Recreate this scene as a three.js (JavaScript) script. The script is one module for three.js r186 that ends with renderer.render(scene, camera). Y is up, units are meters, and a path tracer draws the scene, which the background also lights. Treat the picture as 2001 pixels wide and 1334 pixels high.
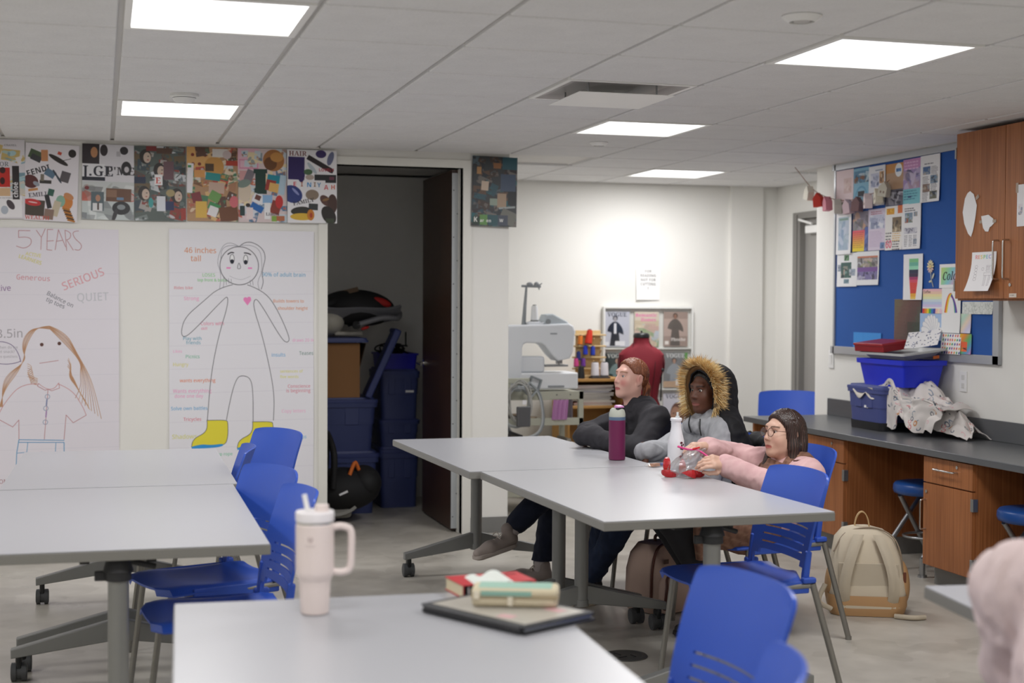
import * as THREE from 'three';
import { RoundedBoxGeometry } from 'three/addons/geometries/RoundedBoxGeometry.js';
import { RectAreaLightUniformsLib } from 'three/addons/lights/RectAreaLightUniformsLib.js';
import { mergeGeometries, mergeVertices, toCreasedNormals } from 'three/addons/utils/BufferGeometryUtils.js';

// ---------------------------------------------------------------- camera, light, exposure
// Room coordinates: x to the right, y up, d = depth away from the camera end of the room (three.js z = -d).
const scene = new THREE.Scene();
const renderer = new THREE.WebGLRenderer();
renderer.toneMapping = THREE.LinearToneMapping;
renderer.toneMappingExposure = 1.2;
renderer.shadowMap.enabled = true;
RectAreaLightUniformsLib.init();
const CEIL = 2.4256, T = 0.6096;
const camera = new THREE.PerspectiveCamera(2 * Math.atan(667 / 2808.2) * 180 / Math.PI, 2001 / 1334, 0.1, 60);
{
  const yaw = 0.2787, pitch = 0.0268, roll = 0.005;
  camera.position.set(-0.0673, 1.48, 4.5849);
  camera.up.set(-Math.sin(roll) * Math.cos(yaw), Math.cos(roll), -Math.sin(roll) * Math.sin(yaw));
  camera.lookAt(-0.0673 + Math.sin(yaw) * Math.cos(pitch), 1.48 - Math.sin(pitch), 4.5849 - Math.cos(yaw) * Math.cos(pitch));
  camera.focus = 6.5;
  camera.userData.fStop = 2.4;
}
scene.background = new THREE.Color(0x000000);
const LAMP_COLOR = new THREE.Color(1.0, 0.985, 0.985), LAMP_POWER = 17;
const LIT_PANELS = [[0, 0], [0, 4], [4, 0], [4, 4], [6, 8], [0, -4], [4, -4], [0, -8], [4, -8], [-4, 0], [-4, 4], [-4, -4], [-4, -8]];
for (const [i, j] of LIT_PANELS) {
  const l = new THREE.RectAreaLight(LAMP_COLOR, LAMP_POWER * (j === 8 ? 1.35 : i >= 4 ? 1.1 : 0.78), 0.54, 0.54);
  l.position.set((i + 0.5) * T, CEIL - 0.003, -(j + 0.5) * T);
  l.lookAt(l.position.x, 0, l.position.z);
  l.castShadow = true;
  scene.add(l);
}

// ---------------------------------------------------------------- helpers
function rng(seed) { let s = seed >>> 0; return () => { s = (s + 0x6D2B79F5) | 0; let t = Math.imul(s ^ (s >>> 15), 1 | s); t = (t + Math.imul(t ^ (t >>> 7), 61 | t)) ^ t; return ((t ^ (t >>> 14)) >>> 0) / 4294967296; }; }
const R0 = rng(7);
const V3 = (x, y, z) => new THREE.Vector3(x, y, z);
const at = (x, y, d) => new THREE.Vector3(x, y, -d);
const lerp = (a, b, t) => a + (b - a) * t, clamp = (x, a, b) => Math.min(b, Math.max(a, x)), smooth = (a, b, x) => { const t = clamp((x - a) / (b - a), 0, 1); return t * t * (3 - 2 * t); };
const used = {};
function numbered(name) { const n = used[name] = (used[name] ?? -1) + 1; return n ? `${name}_${String(n).padStart(3, '0')}` : name; }
function prep(g) {
  let o = g.index ? g.toNonIndexed() : g;
  for (const k of Object.keys(o.attributes)) if (!['position', 'normal', 'uv', 'color'].includes(k)) o.deleteAttribute(k);
  if (!o.attributes.normal) o.computeVertexNormals();
  if (!o.attributes.uv) o.setAttribute('uv', new THREE.BufferAttribute(new Float32Array(o.attributes.position.count * 2), 2));
  return o;
}
function merge(gs) {
  const l = (Array.isArray(gs) ? gs : [gs]).map(prep);
  if (l.length === 1) return l[0];
  const col = l.some((g) => g.attributes.color);
  if (col) for (const g of l) if (!g.attributes.color) g.setAttribute('color', new THREE.BufferAttribute(new Float32Array(g.attributes.position.count * 3).fill(1), 3));
  return mergeGeometries(l, false);
}
function boxUV(g, s = 1) {
  g = prep(g); const p = g.attributes.position, n = g.attributes.normal, uv = g.attributes.uv;
  for (let i = 0; i < p.count; i++) {
    const a = Math.abs(n.getX(i)), b = Math.abs(n.getY(i)), c = Math.abs(n.getZ(i));
    if (a >= b && a >= c) uv.setXY(i, p.getZ(i) * s, p.getY(i) * s); else if (b >= c) uv.setXY(i, p.getX(i) * s, p.getZ(i) * s); else uv.setXY(i, p.getX(i) * s, p.getY(i) * s);
  }
  return g;
}
function obj(name, gs, m, parent = scene) {
  const o = new THREE.Mesh(merge(gs), m); o.name = parent === scene ? numbered(name) : name;
  o.castShadow = o.receiveShadow = true; parent.add(o); return o;
}
function tag(o, label, category, group) { o.userData.label = label; o.userData.category = category; if (group) o.userData.group = group; return o; }
function thing(name, label, category, [x, y, d] = [0, 0, 0], turn = 0, group) {
  const o = new THREE.Group(); o.name = numbered(name); scene.add(o); o.position.set(x, y, -d); o.rotation.y = turn;
  return tag(o, label, category, group);
}
function struct(name, gs, m, label) { const o = obj(name, gs, m); o.userData.kind = 'structure'; o.userData.label = label; o.userData.category = name.split('_')[0]; return o; }
function dup(src, label, [x, y, d], turn = 0) { const r = src.clone(); r.name = numbered(src.name.replace(/_\d{3}$/, '')); r.userData = { ...src.userData, label }; r.position.set(x, y, -d); r.rotation.set(0, turn, 0); scene.add(r); return r; }
const mv = (g, x, y, z, rx = 0, ry = 0, rz = 0) => { if (rx || ry || rz) g.applyMatrix4(new THREE.Matrix4().makeRotationFromEuler(new THREE.Euler(rx, ry, rz))); g.translate(x, y, z); return g; };
const box = (w, h, d, x = 0, y = 0, z = 0, rx, ry, rz) => mv(new THREE.BoxGeometry(w, h, d), x, y, z, rx, ry, rz);
const rbox = (w, h, d, r, x = 0, y = 0, z = 0, rx, ry, rz) => mv(new RoundedBoxGeometry(w, h, d, 2, Math.min(r, w / 2.01, h / 2.01, d / 2.01)), x, y, z, rx, ry, rz);
const cyl = (r1, r2, h, x = 0, y = 0, z = 0, rx, ry, rz, n = 20) => mv(new THREE.CylinderGeometry(r1, r2, h, n), x, y, z, rx, ry, rz);
const sph = (r, x = 0, y = 0, z = 0, sx = 1, sy = 1, sz = 1, n = 16) => { const g = new THREE.SphereGeometry(r, n, Math.ceil(n * 0.75)); g.scale(sx, sy, sz); return mv(g, x, y, z); };
const tube = (pts, r, n = 8, seg, closed = false) => new THREE.TubeGeometry(new THREE.CatmullRomCurve3(pts.map((p) => (p.isVector3 ? p : V3(...p))), closed, 'catmullrom', 0.5), seg ?? Math.max(6, pts.length * 6), r, n, closed);
const lathe = (pts, n = 32) => new THREE.LatheGeometry(pts.map(([r, y]) => new THREE.Vector2(r, y)), n);
const rod = (a, b, r, n = 10, r2 = r) => { const A = V3(...a), B = V3(...b), dir = B.clone().sub(A), g = new THREE.CylinderGeometry(r2, r, dir.length(), n); g.applyQuaternion(new THREE.Quaternion().setFromUnitVectors(V3(0, 1, 0), dir.clone().normalize())); const c = A.add(B).multiplyScalar(0.5); g.translate(c.x, c.y, c.z); return g; };
const poly = (pts) => { const s = new THREE.Shape(); pts.forEach(([x, y], i) => (i ? s.lineTo(x, y) : s.moveTo(x, y))); s.closePath(); return s; };
const ext = (shape, depth, bevel = 0, curve = 10) => new THREE.ExtrudeGeometry(shape, { depth, bevelEnabled: bevel > 0, bevelSize: bevel, bevelThickness: bevel, bevelSegments: 2, curveSegments: curve });
const creased = (g, a = 0.6) => toCreasedNormals(g, a);
// a shell with thickness over a grid; mask(i, j) drops cells (slots, openings)
function shell(us, vs, fn, th, mask = () => true) {
  const nu = us.length, nv = vs.length, P = [], N = [];
  const e = 1e-3;
  for (let j = 0; j < nv; j++) for (let i = 0; i < nu; i++) {
    const p = V3(...fn(us[i], vs[j])), a = V3(...fn(us[i] + e, vs[j])).sub(V3(...fn(us[i] - e, vs[j]))), b = V3(...fn(us[i], vs[j] + e)).sub(V3(...fn(us[i], vs[j] - e)));
    P.push(p); N.push(a.cross(b).normalize());
  }
  const pos = [], uv = [], on = (i, j) => i >= 0 && j >= 0 && i < nu - 1 && j < nv - 1 && mask(i, j);
  const pt = (i, j, s) => { const k = j * nu + i; return P[k].clone().addScaledVector(N[k], s * th / 2); };
  const quad = (a, b, c, d, ua, ub, uc, ud) => { for (const [q, u] of [[a, ua], [b, ub], [c, uc], [a, ua], [c, uc], [d, ud]]) { pos.push(q.x, q.y, q.z); uv.push(...u); } };
  for (let j = 0; j < nv - 1; j++) for (let i = 0; i < nu - 1; i++) if (on(i, j)) {
    const U = (a, b) => [us[a], vs[b]], q = [U(i, j), U(i + 1, j), U(i + 1, j + 1), U(i, j + 1)];
    quad(pt(i, j, 1), pt(i + 1, j, 1), pt(i + 1, j + 1, 1), pt(i, j + 1, 1), ...q);
    quad(pt(i, j, -1), pt(i, j + 1, -1), pt(i + 1, j + 1, -1), pt(i + 1, j, -1), q[0], q[3], q[2], q[1]);
    if (!on(i, j - 1)) quad(pt(i, j, -1), pt(i + 1, j, -1), pt(i + 1, j, 1), pt(i, j, 1), ...q);
    if (!on(i, j + 1)) quad(pt(i + 1, j + 1, -1), pt(i, j + 1, -1), pt(i, j + 1, 1), pt(i + 1, j + 1, 1), ...q);
    if (!on(i - 1, j)) quad(pt(i, j + 1, -1), pt(i, j, -1), pt(i, j, 1), pt(i, j + 1, 1), ...q);
    if (!on(i + 1, j)) quad(pt(i + 1, j, -1), pt(i + 1, j + 1, -1), pt(i + 1, j + 1, 1), pt(i + 1, j, 1), ...q);
  }
  const g = new THREE.BufferGeometry();
  g.setAttribute('position', new THREE.Float32BufferAttribute(pos, 3)); g.setAttribute('uv', new THREE.Float32BufferAttribute(uv, 2)); g.computeVertexNormals();
  return creased(g, 0.7);
}
const lin = (a, b, n) => Array.from({ length: n + 1 }, (_, i) => a + (b - a) * i / n);

// ---------------------------------------------------------------- noise, textures, materials
const PERM = (() => { const r = rng(99), p = Array.from({ length: 256 }, (_, i) => i); for (let i = 255; i > 0; i--) { const j = Math.floor(r() * (i + 1)); [p[i], p[j]] = [p[j], p[i]]; } return p; })();
const h2 = (x, y, per) => PERM[(PERM[((x % per) + per) % per & 255] + ((y % per) + per) % per) & 255] / 255;
function vnoise(x, y, per = 256) { const xi = Math.floor(x), yi = Math.floor(y), fx = x - xi, fy = y - yi, u = fx * fx * (3 - 2 * fx), v = fy * fy * (3 - 2 * fy); return lerp(lerp(h2(xi, yi, per), h2(xi + 1, yi, per), u), lerp(h2(xi, yi + 1, per), h2(xi + 1, yi + 1, per), u), v); }
function fbm(x, y, per, oct = 4) { let s = 0, a = 0.5, t = 0; for (let o = 0; o < oct; o++) { s += a * vnoise(x, y, per); t += a; x *= 2; y *= 2; per *= 2; a *= 0.5; } return s / t; }
function n3(x, y, z) { return (vnoise(x + z * 1.7, y + z * 0.9) + vnoise(y + 31 - z * 0.7, z * 1.3 + x * 0.6 + 17)) - 1; }
function dataTex(n, fn, rx = 1, ry = rx, srgb = true) {
  const d = new Uint8Array(n * n * 4);
  for (let j = 0; j < n; j++) for (let i = 0; i < n; i++) { const c = fn(i / n, j / n), k = (j * n + i) * 4; d[k] = clamp(c[0], 0, 255); d[k + 1] = clamp(c[1], 0, 255); d[k + 2] = clamp(c[2], 0, 255); d[k + 3] = 255; }
  const t = new THREE.DataTexture(d, n, n); t.wrapS = t.wrapT = THREE.RepeatWrapping; t.magFilter = THREE.LinearFilter; t.repeat.set(rx, ry); if (srgb) t.colorSpace = THREE.SRGBColorSpace; t.needsUpdate = true; return t;
}
const grey = (v) => [v, v, v];
function canvasTex(w, h, draw) { const c = document.createElement('canvas'); c.width = w; c.height = h; draw(c.getContext('2d'), w, h); const t = new THREE.CanvasTexture(c); t.colorSpace = THREE.SRGBColorSpace; return t; }
const std = (color, roughness = 0.6, o = {}) => new THREE.MeshStandardMaterial({ color, roughness, ...o });
const phy = (color, roughness = 0.6, o = {}) => new THREE.MeshPhysicalMaterial({ color, roughness, ...o });
const texFine = dataTex(256, (u, v) => grey(200 + 55 * (fbm(u * 64, v * 64, 64, 2) - 0.5) * 2), 3, 3, false);
const texPaint = dataTex(256, (u, v) => grey(128 + 110 * (fbm(u * 48, v * 48, 48, 3) - 0.5)), 3, 3, false);
const texTile = dataTex(512, (u, v) => { const n = fbm(u * 90, v * 90, 90, 2), m = fbm(u * 6, v * 6, 6, 3), pit = n > 0.66 ? -7 : 0; return grey(234 + (m - 0.5) * 8 + (n - 0.5) * 10 + pit); }, 1.6, 1.6);
const texFloor = dataTex(1024, (u, v) => { const a = fbm(u * 5, v * 5, 5, 5), b = fbm(u * 40 + 3, v * 40, 40, 3), c = fbm(u * 14, v * 14 + 9, 14, 4), k = (a - 0.5) * 52 + (b - 0.5) * 22 + (c > 0.64 ? -9 : 0); return [190 + k, 185 + k, 175 + k]; }, 0.25, 0.25);
const texFloorR = dataTex(512, (u, v) => grey(82 + 80 * (fbm(u * 9, v * 9, 9, 5) - 0.4)), 0.25, 0.25, false);
const woodTex = (r, g, b, k = 1) => dataTex(512, (u, v) => { const w = fbm(u * 3 + fbm(u * 4, v * 2, 4, 2) * 0.6, v * 2, 3, 3), f = fbm(u * 120, v * 4, 120, 3), s = ((w - 0.5) * 34 + (f - 0.5) * 44) * k; return [r + s, g + s * 0.8, b + s * 0.6]; }, 1.2, 0.8);
const texFabric = dataTex(256, (u, v) => grey(128 + 60 * Math.sin(u * 256 * 0.8) * Math.sin(v * 256 * 0.8) + 60 * (fbm(u * 60, v * 60, 60, 2) - 0.5)), 12, 12, false);
const M = {
  wall: std(0xebeae5, 0.75, { bumpMap: texPaint, bumpScale: 0.0004 }),
  trim: std(0xe4e3dc, 0.45),
  tile: std(0xffffff, 0.95, { map: texTile }),
  tee: std(0xd6d4d0, 0.55),
  floor: std(0xffffff, 1, { map: texFloor, roughnessMap: texFloorR }),
  base: std(0x7d7d7b, 0.55),
  glow: new THREE.MeshStandardMaterial({ color: 0xf4f4f4, roughness: 0.6, emissive: 0xffffff, emissiveIntensity: 1.7 }),
  white: std(0xeeeeec, 0.5),
  whiteMetal: std(0xf6f6f3, 0.4),
  laminate: std(0xb4b5ba, 0.3),
  edge: std(0x85847f, 0.5),
  legPaint: std(0x8b8c8a, 0.42, { metalness: 0.35 }),
  tubePaint: std(0x8f8d87, 0.38, { metalness: 0.55 }),
  black: std(0x17181a, 0.5),
  blackRubber: std(0x26272a, 0.55),
  wheel: std(0x4a4c4e, 0.5),
  chrome: std(0xc9c9c7, 0.2, { metalness: 1 }),
  steel: std(0xa9abad, 0.35, { metalness: 0.9 }),
  blue: phy(0x2f57c0, 0.4, { bumpMap: texFine, bumpScale: 0.0003 }),
  wood: std(0xffffff, 0.45, { map: woodTex(158, 98, 56) }),
  woodDark: std(0xffffff, 0.4, { map: woodTex(64, 42, 29, 0.5) }),
  counter: std(0x5c5e61, 0.3),
};

// ---------------------------------------------------------------- the room
const WZ = 4.32, BZ = 6.08, RX = 4.72, LX = -3.3, FZ = -6.6, PX = 2.456, HX = 5.22, EZ = 4.459;
{
  const slab = (x0, x1, y0, y1, d0, d1, s = 1) => boxUV(box(x1 - x0, y1 - y0, d1 - d0, (x0 + x1) / 2, (y0 + y1) / 2, -(d0 + d1) / 2), s);
  struct('floor', slab(LX - 0.1, HX + 0.2, -0.12, 0, FZ - 0.1, BZ + 0.2), M.floor, 'polished mottled grey concrete floor of the classroom');
  // ceiling: recessed tee grid with lay-in tiles
  const ceil = struct('ceiling', slab(LX - 0.1, HX + 0.2, CEIL + 0.016, CEIL + 0.15, FZ - 0.1, BZ + 0.2), M.tee, 'suspended ceiling grid of pale square tiles');
  const lit = new Set(LIT_PANELS.map(([i, j]) => `${i},${j}`)), vent = '3,2';
  const tileGeo = {};
  const makeTile = (w, d) => { const k = w.toFixed(3) + d.toFixed(3); if (tileGeo[k]) return tileGeo[k]; const c = 0.004, h = 0.016, s = []; const X = w / 2, Z = d / 2, q = (a, b, e, f) => s.push(...a, ...b, ...e, ...a, ...e, ...f); const B = [[-X + c, 0, -Z + c], [X - c, 0, -Z + c], [X - c, 0, Z - c], [-X + c, 0, Z - c]], U = [[-X, c, -Z], [X, c, -Z], [X, c, Z], [-X, c, Z]], W = U.map(([x, , z]) => [x, h, z]); q(...B); for (let i = 0; i < 4; i++) { const n = (i + 1) % 4; q(B[i], U[i], U[n], B[n]); q(U[i], W[i], W[n], U[n]); } const g = new THREE.BufferGeometry(); g.setAttribute('position', new THREE.Float32BufferAttribute(s, 3)); g.computeVertexNormals(); return tileGeo[k] = boxUV(g); };
  const gap = 0.022;
  const inside = (x, d) => x > LX && x < HX && d > FZ && d < BZ;
  for (let i = -3; i <= 8; i++) for (let j = -2; j <= 9; j++) {
    if (lit.has(`${i},${j}`) || `${i},${j}` === vent) continue;
    let x0 = i * T + gap / 2, x1 = (i + 1) * T - gap / 2, d0 = j * T + gap / 2, d1 = (j + 1) * T - gap / 2;
    // cut at the walls
    if (x0 < PX && d1 > WZ) { if (d0 > WZ - 0.05) { if (x1 > PX + 0.1 && d0 > WZ) x0 = Math.max(x0, PX + 0.105); else continue; } else if (x1 <= PX + 0.1) d1 = WZ - 0.015; }
    if (x1 > RX && d0 < EZ) { if (x0 > RX - 0.05) continue; x1 = RX - 0.015; }
    if (x1 > HX - 0.02) { if (x0 > HX - 0.08) continue; x1 = HX - 0.02; }
    if (d1 > BZ - 0.01) { if (d0 > BZ - 0.06) continue; d1 = BZ - 0.015; }
    const t = new THREE.Mesh(makeTile(x1 - x0, d1 - d0), M.tile); t.name = 'ceiling_tile'; t.castShadow = t.receiveShadow = true; t.position.set((x0 + x1) / 2, CEIL, -(d0 + d1) / 2); ceil.add(t);
  }
  // walls
  const DL = 1.285, DR = 2.15, DH = 2.335;
  struct('wall_back_left', [slab(LX, DL, 0, CEIL + 0.009, WZ, WZ + 0.1), slab(DR, PX, 0, CEIL + 0.009, WZ, WZ + 0.1), slab(DL, DR, DH, CEIL + 0.009, WZ, WZ + 0.1)], M.wall, 'white painted wall with the storage closet doorway');
  struct('wall_alcove_left', slab(PX - 0.1, PX, 0, CEIL + 0.009, WZ + 0.1, BZ), M.wall, 'white side wall between closet and sewing corner');
  struct('wall_back', [slab(PX - 0.1, HX + 0.1, 0, CEIL + 0.009, BZ, BZ + 0.1), slab(4.8, 5.08, 0, CEIL + 0.009, BZ - 0.035, BZ)], M.wall, 'white back wall of the sewing corner');
  struct('wall_right', [slab(RX, RX + 0.5, 0, CEIL + 0.009, FZ, EZ)], M.wall, 'white right-hand wall behind the long counter');
  struct('wall_right_recess', [slab(HX, HX + 0.1, 0, CEIL + 0.009, 5.76, BZ), slab(HX, HX + 0.1, 2.2, CEIL + 0.009, EZ, 5.76)], M.wall, 'white wall around the recessed grey door');
  struct('wall_left', slab(LX - 0.1, LX, 0, CEIL + 0.009, FZ, WZ + 0.1), M.wall, 'white left-hand wall of the classroom');
  struct('wall_rear', slab(LX, RX, 0, CEIL + 0.009, FZ - 0.1, FZ), M.wall, 'white wall at the camera end of the room');
  struct('wall_closet', [slab(-1.6, PX - 0.1, 0, CEIL, 6.12, 6.2), slab(-1.7, -1.6, 0, CEIL, WZ + 0.1, 6.2)], M.wall, 'bare wall inside the storage closet');
  // door frame, closet door, hinge
  struct('trim_1', [slab(DL - 0.055, DL, 0, DH + 0.05, WZ - 0.014, WZ + 0.1), slab(DR, DR + 0.055, 0, DH + 0.05, WZ - 0.014, WZ + 0.1), slab(DL, DR, DH, DH + 0.05, WZ - 0.014, WZ + 0.1), slab(DR - 0.012, DR, 0, DH, WZ + 0.06, WZ + 0.1)], M.trim, 'white door frame around the closet opening');
  struct('trim_2', [slab(LX, DL - 0.055, CEIL - 0.004, CEIL + 0.01, WZ - 0.022, WZ)], M.tee, 'ceiling edge angle along the closet wall');
  struct('trim_3', [slab(RX - 0.02, RX, CEIL - 0.004, CEIL + 0.01, FZ, EZ)], M.tee, 'ceiling edge angle along the right wall');
  const door = struct('door_1', rbox(0.045, DH - 0.02, 0.86, 0.002, 2.122, (DH + 0.012) / 2, -(WZ + 0.085 + 0.43)), M.woodDark, 'dark brown closet door standing open into the closet');
  boxUV(door.geometry);
  obj('hinge_strip', [box(0.046, DH - 0.05, 0.006, 2.122, DH / 2, -(WZ + 0.08)), cyl(0.007, 0.007, DH - 0.05, 2.147, DH / 2, -(WZ + 0.075), 0, 0, 0, 8)], std(0xb2b6b8, 0.4), door);
  for (let k = 0; k < 15; k++) obj('rivet', sph(0.004, 2.122 + (k % 2 ? 0.012 : -0.012), 0.1 + k * 0.15, -(WZ + 0.077), 1, 1, 0.5, 8), M.black, door);
  obj('door_handle', [cyl(0.027, 0.027, 0.012, 2.094, 1.06, -5.19, 0, 0, Math.PI / 2), rod([2.098, 1.06, -5.19], [2.045, 1.06, -5.19], 0.009), rod([2.048, 1.06, -5.195], [2.048, 1.055, -5.07], 0.009)], M.chrome, door);
  struct('baseboard_back_left', [slab(LX, DL - 0.055, 0, 0.102, WZ - 0.008, WZ), slab(DR + 0.055, PX, 0, 0.102, WZ - 0.008, WZ), slab(PX, PX + 0.008, 0, 0.102, WZ, BZ)], M.base, 'grey vinyl baseboard along the closet wall');
  struct('baseboard_back', slab(PX, HX, 0, 0.102, BZ - 0.044, BZ), M.base, 'grey vinyl baseboard of the sewing corner');
  // recessed grey metal door in the right wall beyond the counter
  const gm = std(0x8e8c88, 0.45, { metalness: 0.2 });
  const d2 = struct('door_2', slab(HX + 0.03, HX + 0.08, 0.01, 2.15, 4.75, 5.64), std(0x9a9894, 0.5), 'grey metal door recessed beyond the counter');
  obj('door_closer', [rbox(0.06, 0.06, 0.24, 0.008, HX, 2.06, -5.42), rod([HX - 0.03, 2.1, -5.42], [HX - 0.05, 2.14, -5.6], 0.01)], M.whiteMetal, d2);
  struct('trim_4', [slab(HX - 0.02, HX + 0.09, 0, 2.2, 5.64, 5.76), slab(HX - 0.02, HX + 0.09, 2.15, 2.2, EZ, 5.64), slab(HX - 0.03, HX - 0.02, 0, 2.18, 5.68, 5.7)], gm, 'grey metal frame of the recessed door');
}
// ---------------------------------------------------------------- ceiling fittings
{
  for (const [i, j] of LIT_PANELS) {
    const names = { '0,0': 'large glowing square ceiling light at upper left, cut by the top edge', '0,4': 'glowing square ceiling light with sloped reflector above the collage posters', '4,0': 'largest glowing square ceiling light at upper right', '4,4': 'glowing square ceiling light just beyond the air diffuser', '6,8': 'farthest glowing square ceiling light above the sewing corner' };
    const l = thing('ceiling_light', names[`${i},${j}`] ?? `glowing square ceiling light outside the frame, ${i < 0 ? 'far left' : i > 0 ? 'right' : 'middle'} row, ${j > 3 ? 'level with the collages' : j > -1 ? 'over the left tables' : j > -5 ? 'above the camera' : 'behind the camera'}`, 'ceiling light', [(i + 0.5) * T, CEIL, (j + 0.5) * T], 0, 'square ceiling lights');
    const w = T - 0.02, f = 0.024;
    obj('frame', [box(w, 0.019, f, 0, 0.0065, w / 2 - f / 2), box(w, 0.019, f, 0, 0.0065, -w / 2 + f / 2), box(f, 0.019, w - 2 * f, w / 2 - f / 2, 0.0065, 0), box(f, 0.019, w - 2 * f, -w / 2 + f / 2, 0.0065, 0)], M.whiteMetal, l);
    if (i === 0 && j === 4) { // troffer with sloped ends
      const k = (w - 2 * f) / 2;
      obj('diffuser', box(2 * k, 0.004, 2 * k, 0, 0.007, 0), M.glow, l);
    } else obj('diffuser', box(w - 2 * f, 0.004, w - 2 * f, 0, 0.006, 0), M.glow, l);
  }
  const d = thing('air_diffuser', 'square white ceiling air diffuser with a flat hanging centre plate', 'air vent', [3.5 * T, CEIL, 2.5 * T]);
  const w = T - 0.02;
  const ring = (a, ya, b, yb) => { const s = []; for (let k = 0; k < 4; k++) { const c = (r, y, q) => { const A = Math.PI / 4 + q * Math.PI / 2; return [Math.SQRT2 * r * Math.cos(A), y, Math.SQRT2 * r * Math.sin(A)]; }; const p = [c(a, ya, k), c(a, ya, k + 1), c(b, yb, k + 1), c(b, yb, k)]; s.push(...p[0], ...p[2], ...p[1], ...p[0], ...p[3], ...p[2]); } const g = new THREE.BufferGeometry(); g.setAttribute('position', new THREE.Float32BufferAttribute(s, 3)); g.computeVertexNormals(); return g; };
  obj('flange', [ring(w / 2, 0.0155, w / 2 - 0.03, 0.0155), ring(w / 2, -0.001, w / 2, 0.0155), ring(w / 2, -0.001, w / 2 - 0.022, -0.001)], M.whiteMetal, d);
  const dk = new THREE.MeshStandardMaterial({ color: 0xb9b5b3, roughness: 0.45, side: THREE.DoubleSide });
  obj('cone', [ring(w / 2 - 0.022, -0.001, w / 2 - 0.075, 0.0155), ring(w / 2 - 0.075, 0.0155, 0.1, 0.0155)], dk, d);
  obj('centre_plate', rbox(0.44, 0.004, 0.44, 0.002, 0, -0.035, 0), M.whiteMetal, d);
  for (const [x, z] of [[-1, -1], [1, -1], [1, 1], [-1, 1]]) obj('hanger', rod([x * 0.16, -0.034, z * 0.16], [x * 0.16, 0.0155, z * 0.16], 0.004, 6), M.steel, d);
  const sd = thing('smoke_detector', 'small round white smoke detector on the ceiling above the left light', 'smoke detector', [0.302, CEIL, 2.17]);
  obj('base', cyl(0.062, 0.066, 0.012, 0, -0.006, 0, 0, 0, 0, 32), M.white, sd);
  obj('cover', lathe([[0.0, -0.04], [0.03, -0.04], [0.045, -0.034], [0.052, -0.022], [0.055, -0.012]]), M.white, sd);
  obj('slot_ring', [cyl(0.0535, 0.0535, 0.004, 0, -0.017, 0, 0, 0, 0, 32)], M.wheel, sd);
  const can = (x, dd, r, label) => { const c = thing('ceiling_speaker', label, 'ceiling speaker', [x, CEIL, dd], 0, 'round recessed ceiling fittings');
    obj('trim_ring', lathe([[r * 0.62, -0.02], [r * 0.64, -0.022], [r, -0.004], [r, 0], [r * 0.62, 0], [r * 0.62, -0.02]]), M.white, c);
    obj('inner_cup', [cyl(r * 0.61, r * 0.61, 0.01, 0, -0.006, 0, 0, 0, 0, 28)], std(0x5a5856, 0.6), c);
    obj('centre_cap', lathe([[0, -0.02], [r * 0.4, -0.019], [r * 0.46, -0.012], [r * 0.46, -0.006]]), std(0xc9c7c4, 0.5), c); };
  can(2.146, -0.287, 0.066, 'round recessed white ceiling fitting at the top right of the photo');
  can(2.749, 3.424, 0.056, 'small round recessed ceiling fitting beyond the air diffuser');
}

// ---------------------------------------------------------------- flip-top tables
function makeTable(label, a, u, w, l) { // a: near-left corner [x, d]; u: turn (radians, counter-clockwise seen from above); w across, l in depth
  const t = thing('folding_table', label, 'table', [a[0] + Math.cos(u) * w / 2 - Math.sin(u) * l / 2, 0, a[1] + Math.sin(u) * w / 2 + Math.cos(u) * l / 2], u, 'grey tables on casters');
  obj('table_top', rbox(w - 0.004, 0.004, l - 0.004, 0.0015, 0, 0.735, 0), M.laminate, t);
  obj('edge_band', rbox(w, 0.03, l, 0.003, 0, 0.718, 0), M.edge, t);
  obj('side_rail', [box(0.03, 0.03, l - 0.3, -0.1, 0.685, 0), box(0.03, 0.03, l - 0.3, 0.1, 0.685, 0)], M.blackRubber, t);
  for (const s of [1, -1]) {
    const z = s * (l / 2 - 0.085);
    obj('column', [cyl(0.031, 0.031, 0.5, 0, 0.395, z, 0, 0, 0, 24)], M.legPaint, t);
    obj('tilt_collar', [cyl(0.04, 0.04, 0.028, 0, 0.645, z), cyl(0.034, 0.046, 0.04, 0, 0.678, z), rbox(0.05, 0.03, 0.016, 0.004, -0.045, 0.645, z), rod([0.02, 0.69, z], [0.11, 0.662, z - s * 0.03], 0.009)], M.blackRubber, t);
    const prof = poly([[-0.4, 0.1], [-0.4, 0.128], [-0.03, 0.222], [0.03, 0.222], [0.4, 0.128], [0.4, 0.1], [0.03, 0.148], [-0.03, 0.148]]);
    const foot = obj('foot', [mv(ext(prof, 0.034, 0.004), 0, 0, z - 0.017), cyl(0.034, 0.034, 0.03, 0, 0.15, z)], M.legPaint, t);
    for (const q of [1, -1]) {
      const x = q * 0.375, zo = z + s * 0.02;
      obj('caster', [cyl(0.012, 0.012, 0.03, x, 0.092, z, 0, 0, 0, 12), rbox(0.02, 0.05, 0.05, 0.006, x, 0.066, zo)], M.black, foot);
      obj('caster_wheel', [cyl(0.036, 0.036, 0.018, x - 0.019, 0.036, zo, 0, 0, Math.PI / 2), cyl(0.036, 0.036, 0.018, x + 0.019, 0.036, zo, 0, 0, Math.PI / 2), cyl(0.03, 0.03, 0.06, x, 0.036, zo, 0, 0, Math.PI / 2)], M.wheel, foot);
    }
  }
  return t;
}
const D2R = Math.PI / 180;
makeTable('grey table nearer the camera on the left, its square front edge facing us', [-0.472, -0.143], -0.7 * D2R, 0.905, 1.495);
makeTable('grey table pushed up to the closet wall drawings at left', [-0.455, 1.37], -0.9 * D2R, 0.925, 1.46);
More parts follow.
